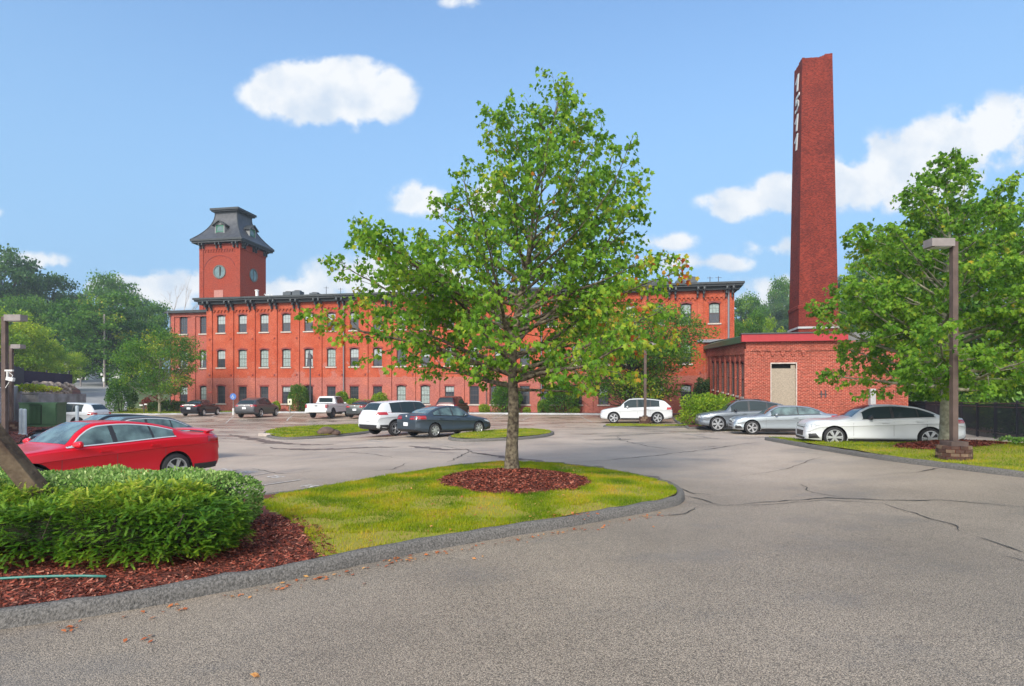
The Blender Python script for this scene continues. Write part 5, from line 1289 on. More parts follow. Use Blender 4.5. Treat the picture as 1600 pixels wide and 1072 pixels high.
# mid row
sh = suv_shape(4.65, 1.84, 1.70, 2.7, .95)
make_car('parked_car', 'white crossover with black lower bumper next to the blue grey sedan', 'car', 'pair of cars parked in the middle of the lot', sh, None, suv_opt(sh, P_white, wh_suv, glass='carglass', trim='plastic', tail=(sh.L-.55, sh.L-.08, 1.02, 1.16), taily=(.66, .84, 1.02, 1.15)), (-5.35, 30.9), 48)
sh = sedan_shape(4.63, 1.78, 1.435, 2.7, .93, 1.07, .32, nose=.68)
make_car('parked_car', 'blue grey compact sedan parked in the middle of the lot', 'car', 'pair of cars parked in the middle of the lot', sh, None, sed_opt(sh, P_slate, wh_cov, glass='carglass_lit', plate=.62, tail=(sh.L-.50, sh.L-.07, .84, 1.0), taily=(.30, .76, .84, .98)), (-3.15, 29.1), 46)
# right-hand row
sh = suv_shape(4.72, 1.92, 1.67, 2.864, .88, r=.37, slope=.25)
make_car('parked_car', 'white crossover with black wheels arch shadows parked behind the stone based lamp', 'car', G3, sh, None, suv_opt(sh, P_white, wh_big, slope=.25, clad=False, rbump=(.8, .28, .42), rails=(2.0, 3.9)), (8.35, 41.4), 172)
sh = suv_shape(4.95, 2.0, 1.67, 2.98, .95, r=.38, slope=.75, hood=1.0)
make_car('parked_car', 'dark grey sloping crossover nosed up to the leafy bush', 'car', G3, sh, None, suv_opt(sh, P_grey, wh_q, slope=.75, mirror_paint=0, clad=False, rails=(2.1, 3.6), grille=(.6, .48, .84)), (12.55, 33.0), 171)
sh = sedan_shape(4.86, 1.86, 1.42, 2.87, .86, 1.02, .34, fast=.25, nose=.72, belt=.92)
make_car('parked_car', 'silver two door coupe between the grey crossover and the white sedan', 'car', G3, sh, None, sed_opt(sh, P_silver, wh10, fast=.25, side=[(1.76, 2.95), (3.0, 3.95)], doors=[1.5, 3.05], handles=[2.85], glass='carglass_lit', grille=(.40, .42, .64), mirror_paint=1), (13.25, 30.2), 170)
sh = sedan_shape(4.78, 1.85, 1.43, 2.83, .87, 1.03, .335, fast=.12, nose=.77, hood=.95, belt=.94)
make_car('parked_car', 'white sedan with black wing mirror parked behind the right lamp post', 'car', G3, sh, None, sed_opt(sh, P_white, wh_au, fast=.12, glass='carglass', mirror_paint=0, grille=(.50, .36, .66), lowgrille=(.80, .24, .32)), (12.35, 20.85), 167)

# pickup truck
L = 5.39
top = [(0, .62), (.03, .90), (.12, .98), (.4, 1.06), (.9, 1.13), (1.35, 1.17), (1.75, 1.56), (2.05, 1.76), (2.6, 1.79), (3.25, 1.78), (3.44, 1.74), (3.52, 1.40), (3.56, 1.21), (3.9, 1.20), (L-.08, 1.20), (L, 1.17)]
bel = [(0, .55), (.12, .86), (.5, 1.0), (1.3, 1.10), (2.4, 1.13), (3.4, 1.16), (3.56, 1.185), (L, 1.15)]
plan = [(0, .66), (.06, .78), (.18, .88), (.45, .95), (.9, .99), (1.6, 1), (4.9, 1), (L-.05, .985), (L, .97)]
bot = [(0, .42), (.5, .38), (1.5, .36), (3.5, .36), (L-.5, .44), (L, .52)]
sh = Shape(L, 1.89, 1.79, top, bel, plan, bot, .70, (.95, .95+3.23), .385)
tr = make_car('pickup_truck', 'white extended cab pickup truck parked nose in to the mill', 'pickup truck', G2, sh, None,
         dict(paint=P_white, wheel=wheel_meshes(.385, .25, .22, 6, M['rim_dark'], 'solid'), ws=(1.42, 2.0), rw=None, side=[(1.72, 2.62), (2.72, 3.2)], doors=[1.5, 2.67, 3.3], handles=[2.45],
              head=(.14, .5, .82, .98, .12), heady=(.5, .78, .84, .96), tail=(L-.22, L-.03, .86, 1.12), taily=(.78, .90, .84, 1.12), grille=(.45, .7, .92), plate=.56, badge=1.02, clad=True, rbump=(.3, .38, .44), cut=(3.62, L-.07, -.80, .80, .75, 1.4)), (-15.35, 51.5), 83)
X0 = sum(sh.wheels)/2
b = MB(); b.box(L-.02-X0, L+.14-X0, -.88, .88, .50, .66); b.box(L-.02-X0, L+.142-X0, -.55, .55, .655, .68); b.build('rear_bumper', M['white'], tr)
b = MB(); b.box(3.508-X0+.02, 3.53-X0+.02, -.58, .58, 1.28, 1.64); b.build('rear_window', M['carglass'], tr)
b = MB(); b.box(L-.002-X0+.01, L+.02-X0, -.11, .11, .98, 1.05); b.build('tailgate_handle', M['plastic'], tr)
# ------------------------------------------------------------ trees
LEAF_HALF = [(0, 0), (.16, -.02), (.42, .10), (.34, .30), (.56, .58), (.24, .60), (0, 1.0)]
def leaf_cloud(P, D, size, tmpl=LEAF_HALF, fold=.35):
    """P positions, D unit hanging directions (tip), returns vertices: two folded halves per leaf"""
    n = len(P); P = np.asarray(P); D = np.asarray(D); D /= np.linalg.norm(D, axis=1, keepdims=True)+1e-9
    rnd = nr.normal(0, 1, (n, 3)); X = np.cross(D, rnd); X /= np.linalg.norm(X, axis=1, keepdims=True)+1e-9; N = np.cross(X, D)
    S_ = np.asarray(size).reshape(-1, 1) if np.ndim(size) else np.full((n, 1), size); out = []
    for sgn in (1, -1):
        pts = tmpl if sgn > 0 else tmpl[::-1]
        out.append(np.stack([P+S_*(X*(sgn*a)+D*b+N*(abs(a)*fold)) for a, b in pts], 1))
    V = np.stack(out, 1).reshape(-1, 3); return V
def spray_tree(name, label, base, prof, apex, leaders, nprim, lsize, per, r_base, bark, leafm, seed, group=None, tintf=None, z0=1.85, el0=4, el1=60, dens=1.0, hang=.9, zmin=1.72):
    """trunk with a leader, ascending primaries that reach the crown outline, feathered with twigs that carry hanging leaves"""
    global nr
    nr = np.random.default_rng(seed); U = nr.uniform
    zs = [p[0] for p in prof]; L_ = [p[1] for p in prof]; R_ = [p[2] for p in prof]; ztop = zs[-1]
    def rout(az, z, x0):
        l = np.interp(z, zs, L_); r_ = np.interp(z, zs, R_); c = math.cos(az); side = (r_-x0) if c > 0 else (x0-l); mean = (r_-l)/2; a = abs(c)**1.2; return max(.12, side*a+mean*.95*(1-a))
    mb = MB(); P = []; D = []; Sz = []; T = []
    def leaves(a, b, n, spread=.07):
        a, b = np.array(a), np.array(b); o = (b-a)/(np.linalg.norm(b-a)+1e-9); cl = noise.noise(Vector(((a*1.3)+seed).tolist()))
        for _ in range(n):
            pp = a+(b-a)*nr.random()**.7+nr.normal(0, spread, 3)*np.array([1, 1, .7]); d = o*.5+nr.normal(0, .38, 3)+np.array([0, 0, -hang])
            if pp[2] < zmin: continue
            tv = .46+.26*cl+nr.normal(0, .13)
            if tintf: tv = tintf(pp, tv)
            P.append(pp); D.append(d); Sz.append(lsize*U(.6, 1.2)); T.append(min(1, max(0, tv)))
    def limb(p, d, L, r0, lev):
        n = max(2, int(L/.28)); pts = [np.array(p)]; dd = np.array(d)
        for k in range(n):
            dd = dd+nr.normal(0, .055, 3)+np.array([0, 0, {1: .012, 2: .02, 3: -.03}[lev]]); dd /= np.linalg.norm(dd); pts.append(pts[-1]+dd*L/n)
        rad = [max(.0028, r0*(1-.88*i/n)) for i in range(n+1)]; mb.tube(pts, rad, 8 if r0 > .03 else 5 if r0 > .009 else 3, cap=False)
        def pos(t): f = t*n; i = min(n-1, int(f)); return pts[i]+(pts[i+1]-pts[i])*(f-i), pts[i+1]-pts[i]
        if lev == 3: leaves(pts[0], pts[-1], int(per*U(.6, 1.4))); return
        step_ = .175 if lev == 1 else .15; t0 = .16 if lev == 1 else .2; m = max(2, int(L*(1-t0)/step_*dens)); ph = U(0, 6.28)
        for k in range(m):
            t = t0+(1-t0)*(k+U(.2, .8))/m; q, dq = pos(t); dq = dq/np.linalg.norm(dq); ph += 2.4+nr.normal(0, .4)
            a = np.cross(dq, [0, 0, 1.0]); a /= np.linalg.norm(a)+1e-9; b = np.cross(a, dq); s_ = a*math.cos(ph)+b*math.sin(ph)*.62; an = U(.6, 1.0)
            nd = dq*math.cos(an)+s_*math.sin(an); nd /= np.linalg.norm(nd)
            if lev == 1:
                l2 = (.18+.40*L*(1-t)**.85)*U(.7, 1.2); l2 = min(1.35, l2)
                if noise.noise(Vector((q*.9+seed).tolist())) < -.28 and U(0, 1) < .55: continue
                limb(q, nd, l2, max(.005, r0*.32*(1-.6*t)), 2 if l2 > .24 else 3)
            else: limb(q, nd, U(.10, .26)*(1.15-.5*t), .0035, 3)
        leaves(pts[-2], pts[-1], int(per*1.3))
    H = apex[2]; tp = []; tr = []
    n = 26
    for i in range(n+1):
        z = H*i/n; k = max(0, (z-2.2)/(H-2.2)); tp.append((apex[0]*k**1.3+.035*math.sin(z*1.9+seed)*min(1, z), apex[1]*k+.03*math.cos(z*1.6), z-.05)); tr.append(max(.006, r_base*((1.28 if i == 0 else 1.08 if i == 1 else 1)-.30*min(1, z/2.2)-.69*k**.75)))
    mb.tube(tp, tr, 16, cap=False)
    def trunk_at(z): f = min(n-1e-6, max(0, z/H*n)); i = int(f); a, b = np.array(tp[i]), np.array(tp[i+1]); return a+(b-a)*(f-i), tr[i]
    az = 0
    for i in range(nprim):
        f = (i+.5)/nprim; z = z0+(H-.35-z0)*f**1.12; az = i*2.39996+nr.normal(0, .22); p, rt = trunk_at(z)
        el = R(el0+(el1-el0)*((z-z0)/(H-z0))**.75+nr.normal(0, 7)); d = np.array([math.cos(az)*math.cos(el), math.sin(az)*math.cos(el), math.sin(el)]); L = .2
        while L < 7:
            q = p+d*L*1.02; q[2] += .012*L*L*.35
            if math.hypot(q[0]-p[0], q[1]-p[1]) > rout(az, q[2], p[0])*1.0 or q[2] > ztop-.05: break
            L += .08
        L *= U(.86, 1.08) if z > .55*H else U(.90, 1.13)
        limb(p, d, max(.35, L), min(rt*.55, .012+.0135*L), 1)
    for (lp, ld, lL, lr) in leaders: limb(np.array(lp), np.array(ld)/np.linalg.norm(ld), lL, lr, 1)
    leaves(tp[-2], tp[-1], int(per*3))
    T = np.repeat(np.array(T), 2); V = leaf_cloud(P, D, np.array(Sz))
    t = empty(name, base); tag(t, label, 'tree', group); mb.build('trunk', bark, t, True); obj('crown', npmesh('crown', V, 7, leafm, T), t); print(label, 'leaves', len(P)); return t
# outline of the centre maple read in metres from the trunk
def pr(rows, px0, s, z0): return sorted([((HZ-y)/s+EYE-z0, (l-px0)/s, (r_-px0)/s) for y, l, r_ in rows])
s1 = F/TREE[1]; zb = iz(*TREE)
prof1 = pr([(104, 874, 884), (135, 822, 905), (185, 750, 942), (215, 708, 948), (245, 690, 950), (272, 680, 1020), (300, 655, 1035), (330, 640, 1062), (372, 560, 1055), (400, 548, 1050), (430, 545, 1050), (455, 478, 1062), (480, 500, 1065), (520, 510, 1070), (560, 545, 1050), (590, 585, 1020), (612, 650, 960), (622, 740, 880)], 800, s1, zb)
prof1 = [(z, l+(0 if z < 6 else (1.0-l)*.14), r_-(0 if z < 6 else (r_-1.0)*.14)) for z, l, r_ in prof1]
def tint1(p, t):
    if p[0] > 2.2 and 1.9 < p[2] < 5.0 and noise.noise(Vector((p[0]*1.4, p[1]*1.4, p[2]*1.4+3))) > .12: t += .33+.12*rng.random()
    elif p[0] > 1.2 and p[2] < 3.4 and noise.noise(Vector((p[0]*1.6, p[1]*1.6, p[2]*1.6+8))) > .05: t += .2
    if p[0] < -2.6 and p[2] < 4.3 and noise.noise(Vector((p[0]*1.6, p[1]*1.6, p[2]*1.6))) > .15: t += .26
    if rng.random() < .002: t = .97
    return t
spray_tree('maple_tree', 'large open crowned maple rising from the round mulch ring on the near island', (TREE[0], TREE[1], zb-.05), prof1, (1.12, .1, prof1[-1][0]-.05), [((.05, 0, 2.0), (.75, -.25, .42), 2.6, .06), ((0, 0, 2.35), (-.92, .12, .34), 4.3, .05), ((0, 0, 2.9), (-.85, -.25, .42), 4.1, .045), ((0, 0, 2.6), (.92, .15, .22), 3.9, .045), ((.1, 0, 3.9), (.85, .1, .5), 4.0, .04), ((.05, 0, 3.1), (.9, -.3, .3), 3.9, .04), ((0, 0, 3.4), (.9, -.2, .42), 3.6, .04), ((0, 0, 3.0), (-.35, .1, .8), 4.0, .055), ((.2, 0, 3.6), (.45, .1, .8), 3.6, .05)], 64, .104, 5.9, .148, M['bark'], M['leaf'], 5, 'young maples', tint1)
s2 = F/RT[1]; zb2 = rz(*RT)
prof2 = pr([(224, 1462, 1478), (262, 1445, 1500), (290, 1385, 1560), (330, 1350, 1590), (380, 1322, 1640), (430, 1310, 1670), (480, 1265, 1690), (520, 1238, 1700), (560, 1236, 1700), (590, 1275, 1690), (612, 1330, 1640), (632, 1400, 1560)], 1463, s2, zb2)
spray_tree('maple_tree', 'full bright green maple on the right verge beside the tall lamp post', (RT[0], RT[1], zb2-.05), prof2, (.25, .2, prof2[-1][0]-.05), [((0, 0, 2.2), (-.5, -.1, .5), 3.2, .05)], 70, .12, 8.0, .16, M['bark_pale'], M['leaf'], 9, 'young maples', lambda p, t: t-.02, z0=1.6, el0=-4, zmin=1.25)

def blob_tree(seed, H, W_, trunk_h, nclump, nleaf, lsize, leafm, bark, shape='round', r0=.3, tint=0.0, tvar=.12, flat=1.0, gapy=.0):
    """returns trunk and crown meshes: limbs run out to leafy clumps spread through the crown"""
    R_ = np.random.default_rng(seed); cl = []; ch = H-trunk_h; k = 0
    while len(cl) < nclump and k < 9000:
        k += 1; v = R_.normal(0, 1, 3); v /= np.linalg.norm(v); q = R_.random()**.33
        z = v[2]*q*.5+.5; rr = {'round': math.sqrt(max(0, 1-(2*z-1)**2))**.7, 'cone': (1-z)**.75*1.15 if z > .12 else .8, 'vase': (.45+.75*z if z < .7 else math.sqrt(max(0, 1-((z-.7)/.3)**2))*.98)}[shape]
        a = math.atan2(v[1], v[0]); rad = math.hypot(v[0], v[1])*q
        rad = R_.random()**.45*rr; wob = 1+.22*noise.noise(Vector((math.cos(a)*1.5+seed, math.sin(a)*1.5, z*3)))
        p = np.array([math.cos(a)*rad*W_/2*wob, math.sin(a)*rad*W_/2*wob*flat, trunk_h+ch*z])
        cr = W_*R_.uniform(.085, .15)
        if any(np.linalg.norm(p-c[0]) < (cr+c[1])*.55 for c in cl): continue
        cl.append((p, cr))
    mb = MB(); lean = R_.normal(0, .02, 2)
    tp = [(lean[0]*z, lean[1]*z, z) for z in np.linspace(-.5, trunk_h+ch*.62, 9)]; mb.tube(tp, list(np.linspace(r0*1.15, r0*.3, 9)), 9, cap=False)
    for p, cr in cl:
        z0 = max(trunk_h*.75, min(trunk_h+ch*.55, p[2]-.55*math.hypot(p[0], p[1])-R_.uniform(0, .1)*ch)); a_ = np.array([lean[0]*z0, lean[1]*z0, z0]); m_ = (a_+p)/2+np.array([0, 0, -.06*W_*R_.random()])
        mb.tube([a_, m_, p], [r0*.28, r0*.16, r0*.05], 5, cap=False)
    tm = mb.mesh('trunk', bark, True)
    P = []; T = []; tot = sum(c[1]**2 for c in cl)
    for p, cr in cl:
        n = int(nleaf*cr**2/tot); v = R_.normal(0, 1, (n, 3)); v /= np.linalg.norm(v, axis=1, keepdims=True); v[:, 2] = np.where(v[:, 2] < 0, v[:, 2]*R_.uniform(.25, 1, n), v[:, 2])
        rad = cr*R_.random(n)**.35*(1+.35*R_.normal(0, .6, n)); q = p+v*rad[:, None]*np.array([1.15, 1.15, .78]); P.append(q)
        T.append(np.clip(.45+tint+R_.normal(0, .16)+R_.normal(0, tvar, n), 0, 1))
    P = np.concatenate(P); T = np.concatenate(T); n = len(P)
    D = R_.normal(0, .8, (n, 3)); D[:, 2] -= .25; D /= np.linalg.norm(D, axis=1, keepdims=True); X = np.cross(D, R_.normal(0, 1, (n, 3))); X /= np.linalg.norm(X, axis=1, keepdims=True); N = np.cross(X, D)
    sz = (lsize*R_.uniform(.6, 1.3, n))[:, None]
    V = np.stack([P, P+sz*(D*.5+X*.42+N*.1), P+sz*D, P+sz*(D*.5-X*.42+N*.1)], 1).reshape(-1, 3)
    return tm, npmesh('crown', V, 4, leafm, T)
def plant(name, label, cat, meshes, loc, sc=(1, 1, 1), rz_=0, group=None, sink=.1):
    t = empty(name, (loc[0], loc[1], (g(loc[0], loc[1]) if len(loc) < 3 else loc[2])-sink), rz_); t.scale = sc; tag(t, label, cat, group)
    obj('trunk', meshes[0], t); obj('crown', meshes[1], t); return t
GB = 'trees on the hills behind the mill'
mA = blob_tree(21, 18, 15, 2.2, 75, 15000, .42, M['leaf_bg'], M['bark_dark'], 'round', .38)
mB = blob_tree(22, 22, 14, 4, 60, 12000, .48, M['leaf_dark'], M['bark_dark'], 'vase', .4)
mC = blob_tree(23, 20, 15, 3, 60, 12000, .48, M['leaf_dark'], M['bark_dark'], 'round', .4, tint=.12)
mD = blob_tree(24, 11, 10, 1.5, 55, 13000, .30, M['leaf_lime'], M['bark_dark'], 'round', .22, tint=.12)
mE = blob_tree(25, 11, 12, 1.8, 75, 34000, .17, M['leaf_bg'], M['bark_dark'], 'vase', .25, tint=.1)
mF = blob_tree(26, 16, 14, 2, 60, 12000, .42, M['leaf_bg'], M['bark_dark'], 'round', .35, tint=-.05)
def bgt(m, mh, px, topy, Z, wpx, mw, label, name='broadleaf_tree', sink=.3, rz_=None, group=GB):
    X = (px-800)/F*Z; z0 = g(X, Z); top = EYE+(HZ-topy)*Z/F; h = (top-z0)/mh; w = wpx*Z/F/mw
    return plant(name, label, 'tree', m, (X, Z, z0), (w, w, h), rz_ if rz_ is not None else rng.uniform(0, 6), group, sink)
bgt(mA, 17.6, 166, 458, 104, 142, 15, 'big round dark green maple standing where the entry road bends', 'maple_tree', group=None)
bgt(mB, 21.5, -6, 392, 118, 110, 14, 'tallest dark tree at the far left edge of the picture')
bgt(mC, 19.6, 40, 418, 122, 80, 15, 'dark tree just right of the tallest far left tree')
bgt(mB, 21.5, 82, 431, 128, 84, 14, 'dark purplish tree above the slatted fence')
bgt(mC, 19.6, 118, 446, 150, 70, 15, 'dim tree behind and left of the big round maple')
bgt(mF, 15.6, 172, 436, 150, 90, 14, 'highest tree showing over the big round maple')
bgt(mC, 19.6, 212, 452, 140, 70, 15, 'tree behind and right of the big round maple')
bgt(mF, 15.6, 243, 477, 128, 66, 14, 'pale green tree between the round maple and the brick annex')
bgt(mF, 15.6, 205, 500, 110, 60, 14, 'shaded tree low behind the right side of the round maple')
bgt(mF, 15.6, 130, 500, 120, 70, 14, 'shaded tree low behind the left side of the round maple')
bgt(mD, 10.8, 18, 487, 74, 110, 10, 'yellow green tree above the slatted fence at the left edge', group=None)
bgt(mD, 10.8, 62, 520, 80, 60, 10, 'lime green tree right of the yellow green one above the fence', group=None)
bgt(mD, 10.8, 97, 541, 88, 62, 10, 'pale lime tree over the end of the slatted fence', group=None)
bgt(mD, 10.8, -45, 480, 70, 90, 10, 'yellow green tree cut off by the left edge', group=None)
bgt(mF, 15.6, 55, 470, 108, 90, 14, 'shaded tree behind the lime green trees')
bgt(mF, 15.6, 20, 470, 105, 80, 14, 'shaded tree behind the yellow green tree')
# hill to the right
for i, (px, ty, Z, w, m, mh, mw, lab) in enumerate([
    (1172, 487, 80, 62, mA, 17.6, 15, 'green tree rising just right of the mill end'), (1208, 500, 85, 46, mD, 10.8, 10, 'small bright tree between the mill and the chimney'),
    (1165, 466, 140, 60, mF, 15.6, 14, 'hazy tree above the green tree by the mill end'), (1196, 452, 165, 60, mC, 19.6, 15, 'hazy hillside tree left of the chimney'), (1222, 440, 170, 56, mF, 15.6, 14, 'highest hazy tree left of the chimney'),
    (1150, 478, 150, 50, mC, 19.6, 15, 'low hazy tree touching the mill cornice'), (1252, 442, 160, 50, mC, 19.6, 15, 'hazy tree directly behind the chimney'), (1325, 432, 120, 60, mB, 21.5, 14, 'bluish tree right of the chimney'),
    (1352, 405, 100, 70, mF, 15.6, 14, 'tree filling the gap right of the chimney'), (1300, 470, 90, 70, mC, 19.6, 15, 'dark tree low behind the chimney'), (1400, 380, 75, 110, mA, 17.6, 15, 'tree behind the middle of the right maple'),
    (1470, 330, 60, 120, mF, 15.6, 14, 'tree behind the top of the right maple'), (1345, 480, 62, 90, mA, 17.6, 15, 'green tree behind the wing roof')]):
    bgt(m, mh, px, ty, Z, w, mw, lab)
bgt(mA, 17.6, 1580, 318, 36, 230, 15, 'broad green tree at the right edge above the iron fence', group=None)
bgt(mE, 10.8, 1440, 470, 48, 160, 12, 'low spreading tree behind the iron fence', group=None)
# second tree in front of the mill
bgt(mE, 10.8, 985, 478, 49, 225, 12, 'dark spreading tree in front of the right end of the mill', 'spreading_tree', group=None, rz_=1.0)
# small turning tree by the annex
mG = blob_tree(31, 8.6, 8.6, 1.7, 70, 20000, .17, M['leaf_bg'], M['bark_pale'], 'round', .17, tint=.06, tvar=.13)
plant('small_tree', 'small tree with yellowing lower right branches beside the brick annex', 'tree', mG, (-34.9, 60.2), (.80, .80, .98), .6)
# bare dead tree
def bare(seed, H):
    R_ = random.Random(seed); mb = MB()
    def br(p, d, l, r_, k):
        q = p+d*l; mb.tube([p, (p+q)/2+Vector((R_.uniform(-.1, .1)*l*.3, 0, 0)), q], [r_, r_*.8, r_*.6], 5, cap=False)
        if k == 0: return
        for _ in range(R_.choice((2, 3))):
            e = (d+Vector((R_.uniform(-.6, .6), R_.uniform(-.6, .6), R_.uniform(-.05, .4)))).normalized(); br(q, e, l*R_.uniform(.6, .85), r_*.6, k-1)
    br(Vector((0, 0, 0)), Vector((0, 0, 1)), H*.32, .16, 5); return mb.mesh('dead_tree', M['bark_grey'], True)
o = obj('dead_tree', bare(4, 19)); o.location = (-47.0, 84, g(-47.0, 84)); tag(o, 'bare leafless grey tree behind the brick annex', 'tree')

# ------------------------------------------------------------ shrubs
def shrub_mesh(seed, rx, ry, h, n, ls, mt, lump=.25, tint=0, name='shrub', boxy=2.4):
    R_ = np.random.default_rng(seed); v = R_.normal(0, 1, (n, 3)); v[:, 2] = np.abs(v[:, 2])*np.where(R_.random(n) < .25, -.5, 1)
    pw = boxy; nn = (np.abs(v)**pw).sum(1)**(1/pw); v /= nn[:, None]
    f = np.array([1+lump*noise.noise(Vector((a*1.9+seed, b*1.9, c*1.9))) + .12*noise.noise(Vector((a*6, b*6, c*6+seed))) for a, b, c in v]); f *= 1-.35*R_.random(n)**2
    P = v*f[:, None]*np.array([rx, ry, h*.62])+np.array([0, 0, h*.40]); P[:, 2] = np.maximum(P[:, 2], .03)
    D = v*.6+R_.normal(0, .6, (n, 3)); D /= np.linalg.norm(D, axis=1, keepdims=True); X = np.cross(D, R_.normal(0, 1, (n, 3))); X /= np.linalg.norm(X, axis=1, keepdims=True)+1e-9; N = np.cross(X, D)
    sz = (ls*R_.uniform(.6, 1.3, n))[:, None]; cl = np.array([noise.noise(Vector((a*3, b*3, c*3+seed))) for a, b, c in v])
    V = np.stack([P, P+sz*(D*.5+X*.36+N*.1), P+sz*D, P+sz*(D*.5-X*.36+N*.1)], 1).reshape(-1, 3)
    return npmesh(name, V, 4, mt, np.clip(.45+tint+.3*cl+R_.normal(0, .14, n), 0, 1))
def stems(seed, r_, h, mt=None):
    R_ = random.Random(seed); mb = MB()
    for _ in range(9):
        a = R_.uniform(0, 6.28); q = R_.uniform(.3, .8); mb.tube([(math.cos(a)*r_*.12, math.sin(a)*r_*.12, -.05), (math.cos(a)*r_*q*.5, math.sin(a)*r_*q*.5, h*.45), (math.cos(a)*r_*q, math.sin(a)*r_*q, h*.8)], [.03, .02, .008], 5, cap=False)
    return mb.mesh('stems', mt or M['bark_dark'], True)
def shrub(name, label, p, rx, ry, h, n, ls, mt, seed, tint=0, z=None, lump=.25, group=None, cat='shrub'):
    t = empty(name, (p[0], p[1], (g(p[0], p[1])+.1) if z is None else z)); tag(t, label, cat, group)
    obj('stems', stems(seed, min(rx, ry), h), t); obj('foliage', shrub_mesh(seed, rx, ry, h, n, ls, mt, lump, tint), t); return t
GS = 'shrubs along the foot of the mill'
def at_u(px, v):   # on the line v in the building frame seen at px
    t = (px-800)/F; st, ct = math.sin(TH), math.cos(TH); u = (t*(61.1+v*ct)-v*st)/(ct+t*st); q = bw(u, v); return q
for i, (px, wpx, ytop, lab, mt, ti) in enumerate([
    (467, 29, 602, 'tall rounded shrub beside the white warning sign', 'leaf_bg', .02), (533, 20, 612, 'small spreading bush above the white pickup bonnet', 'leaf_lime', -.15), (552, 26, 624, 'low lime green hedge behind the dark grey sedan', 'leaf_lime', .1),
    (593, 26, 615, 'bright bush behind the dark grey sedan roof', 'leaf_lime', .0), (573, 18, 626, 'low pale bush between two bushes near the dark grey sedan', 'leaf_lime', .12), (757, 15, 633, 'small round bush right of the maroon crossover', 'leaf_lime', .1),
    (792, 44, 598, 'large shrub behind the trunk of the centre maple', 'leaf_bg', 0), (849, 17, 625, 'small clipped round bush left of the large spreading shrub', 'leaf_bg', .15), (879, 50, 600, 'large spreading shrub between two ground floor windows', 'leaf_bg', .0),
    (898, 12, 636, 'tiny bush at the right foot of the large spreading shrub', 'leaf_lime', .1), (823, 10, 637, 'tiny pale bush left of the clipped round bush', 'leaf_lime', .15), (430, 14, 628, 'low pale bush behind the dark grey crossover', 'leaf_lime', .1)]):
    q = at_u(px, -1.3); s_ = F/q.y; w = wpx/s_/2; h = (HZ-ytop)/s_+EYE-g(q.x, q.y)-.12
    shrub('foundation_shrub', lab, q, w, min(w, 1.0), h*.98, int(900+1500*w*h), .13, M[mt], 60+i, ti, group=GS)
shrub('round_bush', 'dense dark round bush at the corner of the entry road', (-39.4, 61.3), 1.25, 1.25, 2.9, 4200, .15, M['leaf_bg'], 81, -.12)
for i, (px, Z, w, h, lab) in enumerate([(246, 63.5, .8, 1.0, 'low clipped hedge left of the small tree trunk'), (262, 63.3, 1.2, 1.15, 'low clipped hedge right of the small tree trunk'), (280, 63, 1.0, 1.0, 'low clipped hedge nearest the black compact sedan')]):
    q = pz(px, Z); shrub('clipped_hedge', lab, q, w, .8, h, 1600, .12, M['leaf_bg'], 90+i, -.1, group='clipped hedges by the annex', cat='hedge')
M['leaf_red'] = tint_mat('red_bush_leaves', [(0, (.05, .01, .01)), (.5, (.22, .03, .02)), (1, (.4, .10, .05))])
q = pz(238, 67); shrub('red_bush', 'small red leaved bush left of the annex corner', q, 1.0, .8, 1.5, 1200, .15, M['leaf_red'], 95)
shrub('leafy_bush', 'bright leafy bush in front of the grey crossover nose', (11.6, 36.3), 1.35, 1.3, 1.75, 5200, .13, M['leaf_lime'], 97, .0, lump=.5)
shrub('leafy_bush', 'smaller leafy bush behind the grey crossover windshield', (13.5, 38.2), 1.0, 1.0, 1.5, 2600, .13, M['leaf_lime'], 98, -.05, lump=.5)
shrub('wall_ivy', 'dark ivy at the inner corner of mill and wing', bw(18.3, -1.4), .9, .9, 3.0, 3600, .16, M['leaf_dark'], 99, .1, lump=.5, cat='ivy')
# thicket behind the iron fence
GF = 'bushes behind the iron fence'
for i, (x, y, w, h, lab) in enumerate([(22.6, 23.4, 1.5, 1.9, 'dark bush behind the iron fence at the right edge'), (23.9, 26.0, 1.6, 2.2, 'dark bush second from the right behind the iron fence'), (25.2, 29.0, 1.7, 2.3, 'dark bush in the middle behind the iron fence'),
                                       (26.8, 32.4, 1.9, 2.4, 'dark bush behind the iron fence right of the maple trunk'), (28.6, 36.4, 2.0, 2.4, 'dark bush behind the iron fence left of the maple trunk'), (31, 41.4, 2.2, 2.6, 'furthest dark bush behind the iron fence'), (21.6, 20.4, 1.5, 1.9, 'dark bush cut by the right edge behind the fence')]):
    shrub('thicket_bush', lab, (x, y), w, w, h, 4200, .17, M['leaf_dark'] if i % 3 else M['leaf_bg'], 110+i, .12, lump=.6, group=GF, cat='bush')
q = (22.0, 26.0)
mbv = np.random.default_rng(5); P = []; D = []
for _ in range(420):
    a = mbv.normal(0, 1, 3); a /= np.linalg.norm(a); P.append(np.array([22.4, 26.3, 2.1])+a*np.array([1.5, .9, .55])*mbv.uniform(.7, 1)); D.append(a*.3+np.array([0, -.35, -.6])+mbv.normal(0, .25, 3))
V = leaf_cloud(P, D, .34*mbv.uniform(.6, 1.1, 420), [(0, 0), (.22, -.06), (.42, .10), (.44, .35), (.30, .65), (.12, .88), (0, 1.0)], .2)
t = empty('big_leaf_vine', (22.2, 26.0, g(22.2, 26))); tag(t, 'vine with large heart shaped leaves hanging over the iron fence', 'vine')
o = obj('leaves', npmesh('leaves', V-np.array([22.2, 26.0, g(22.2, 26)]), 7, M['euon'], np.clip(mbv.normal(.42, .13, 840), 0, 1)), t)
st_ = MB(); [st_.tube([(0, 0, -.1), (x*.4, .2, 1.3), (x, 0, 2.4)], [.04, .03, .01], 5) for x in (-1.1, -.3, .5, 1.2)]; st_.build('stems', M['bark_dark'], t)
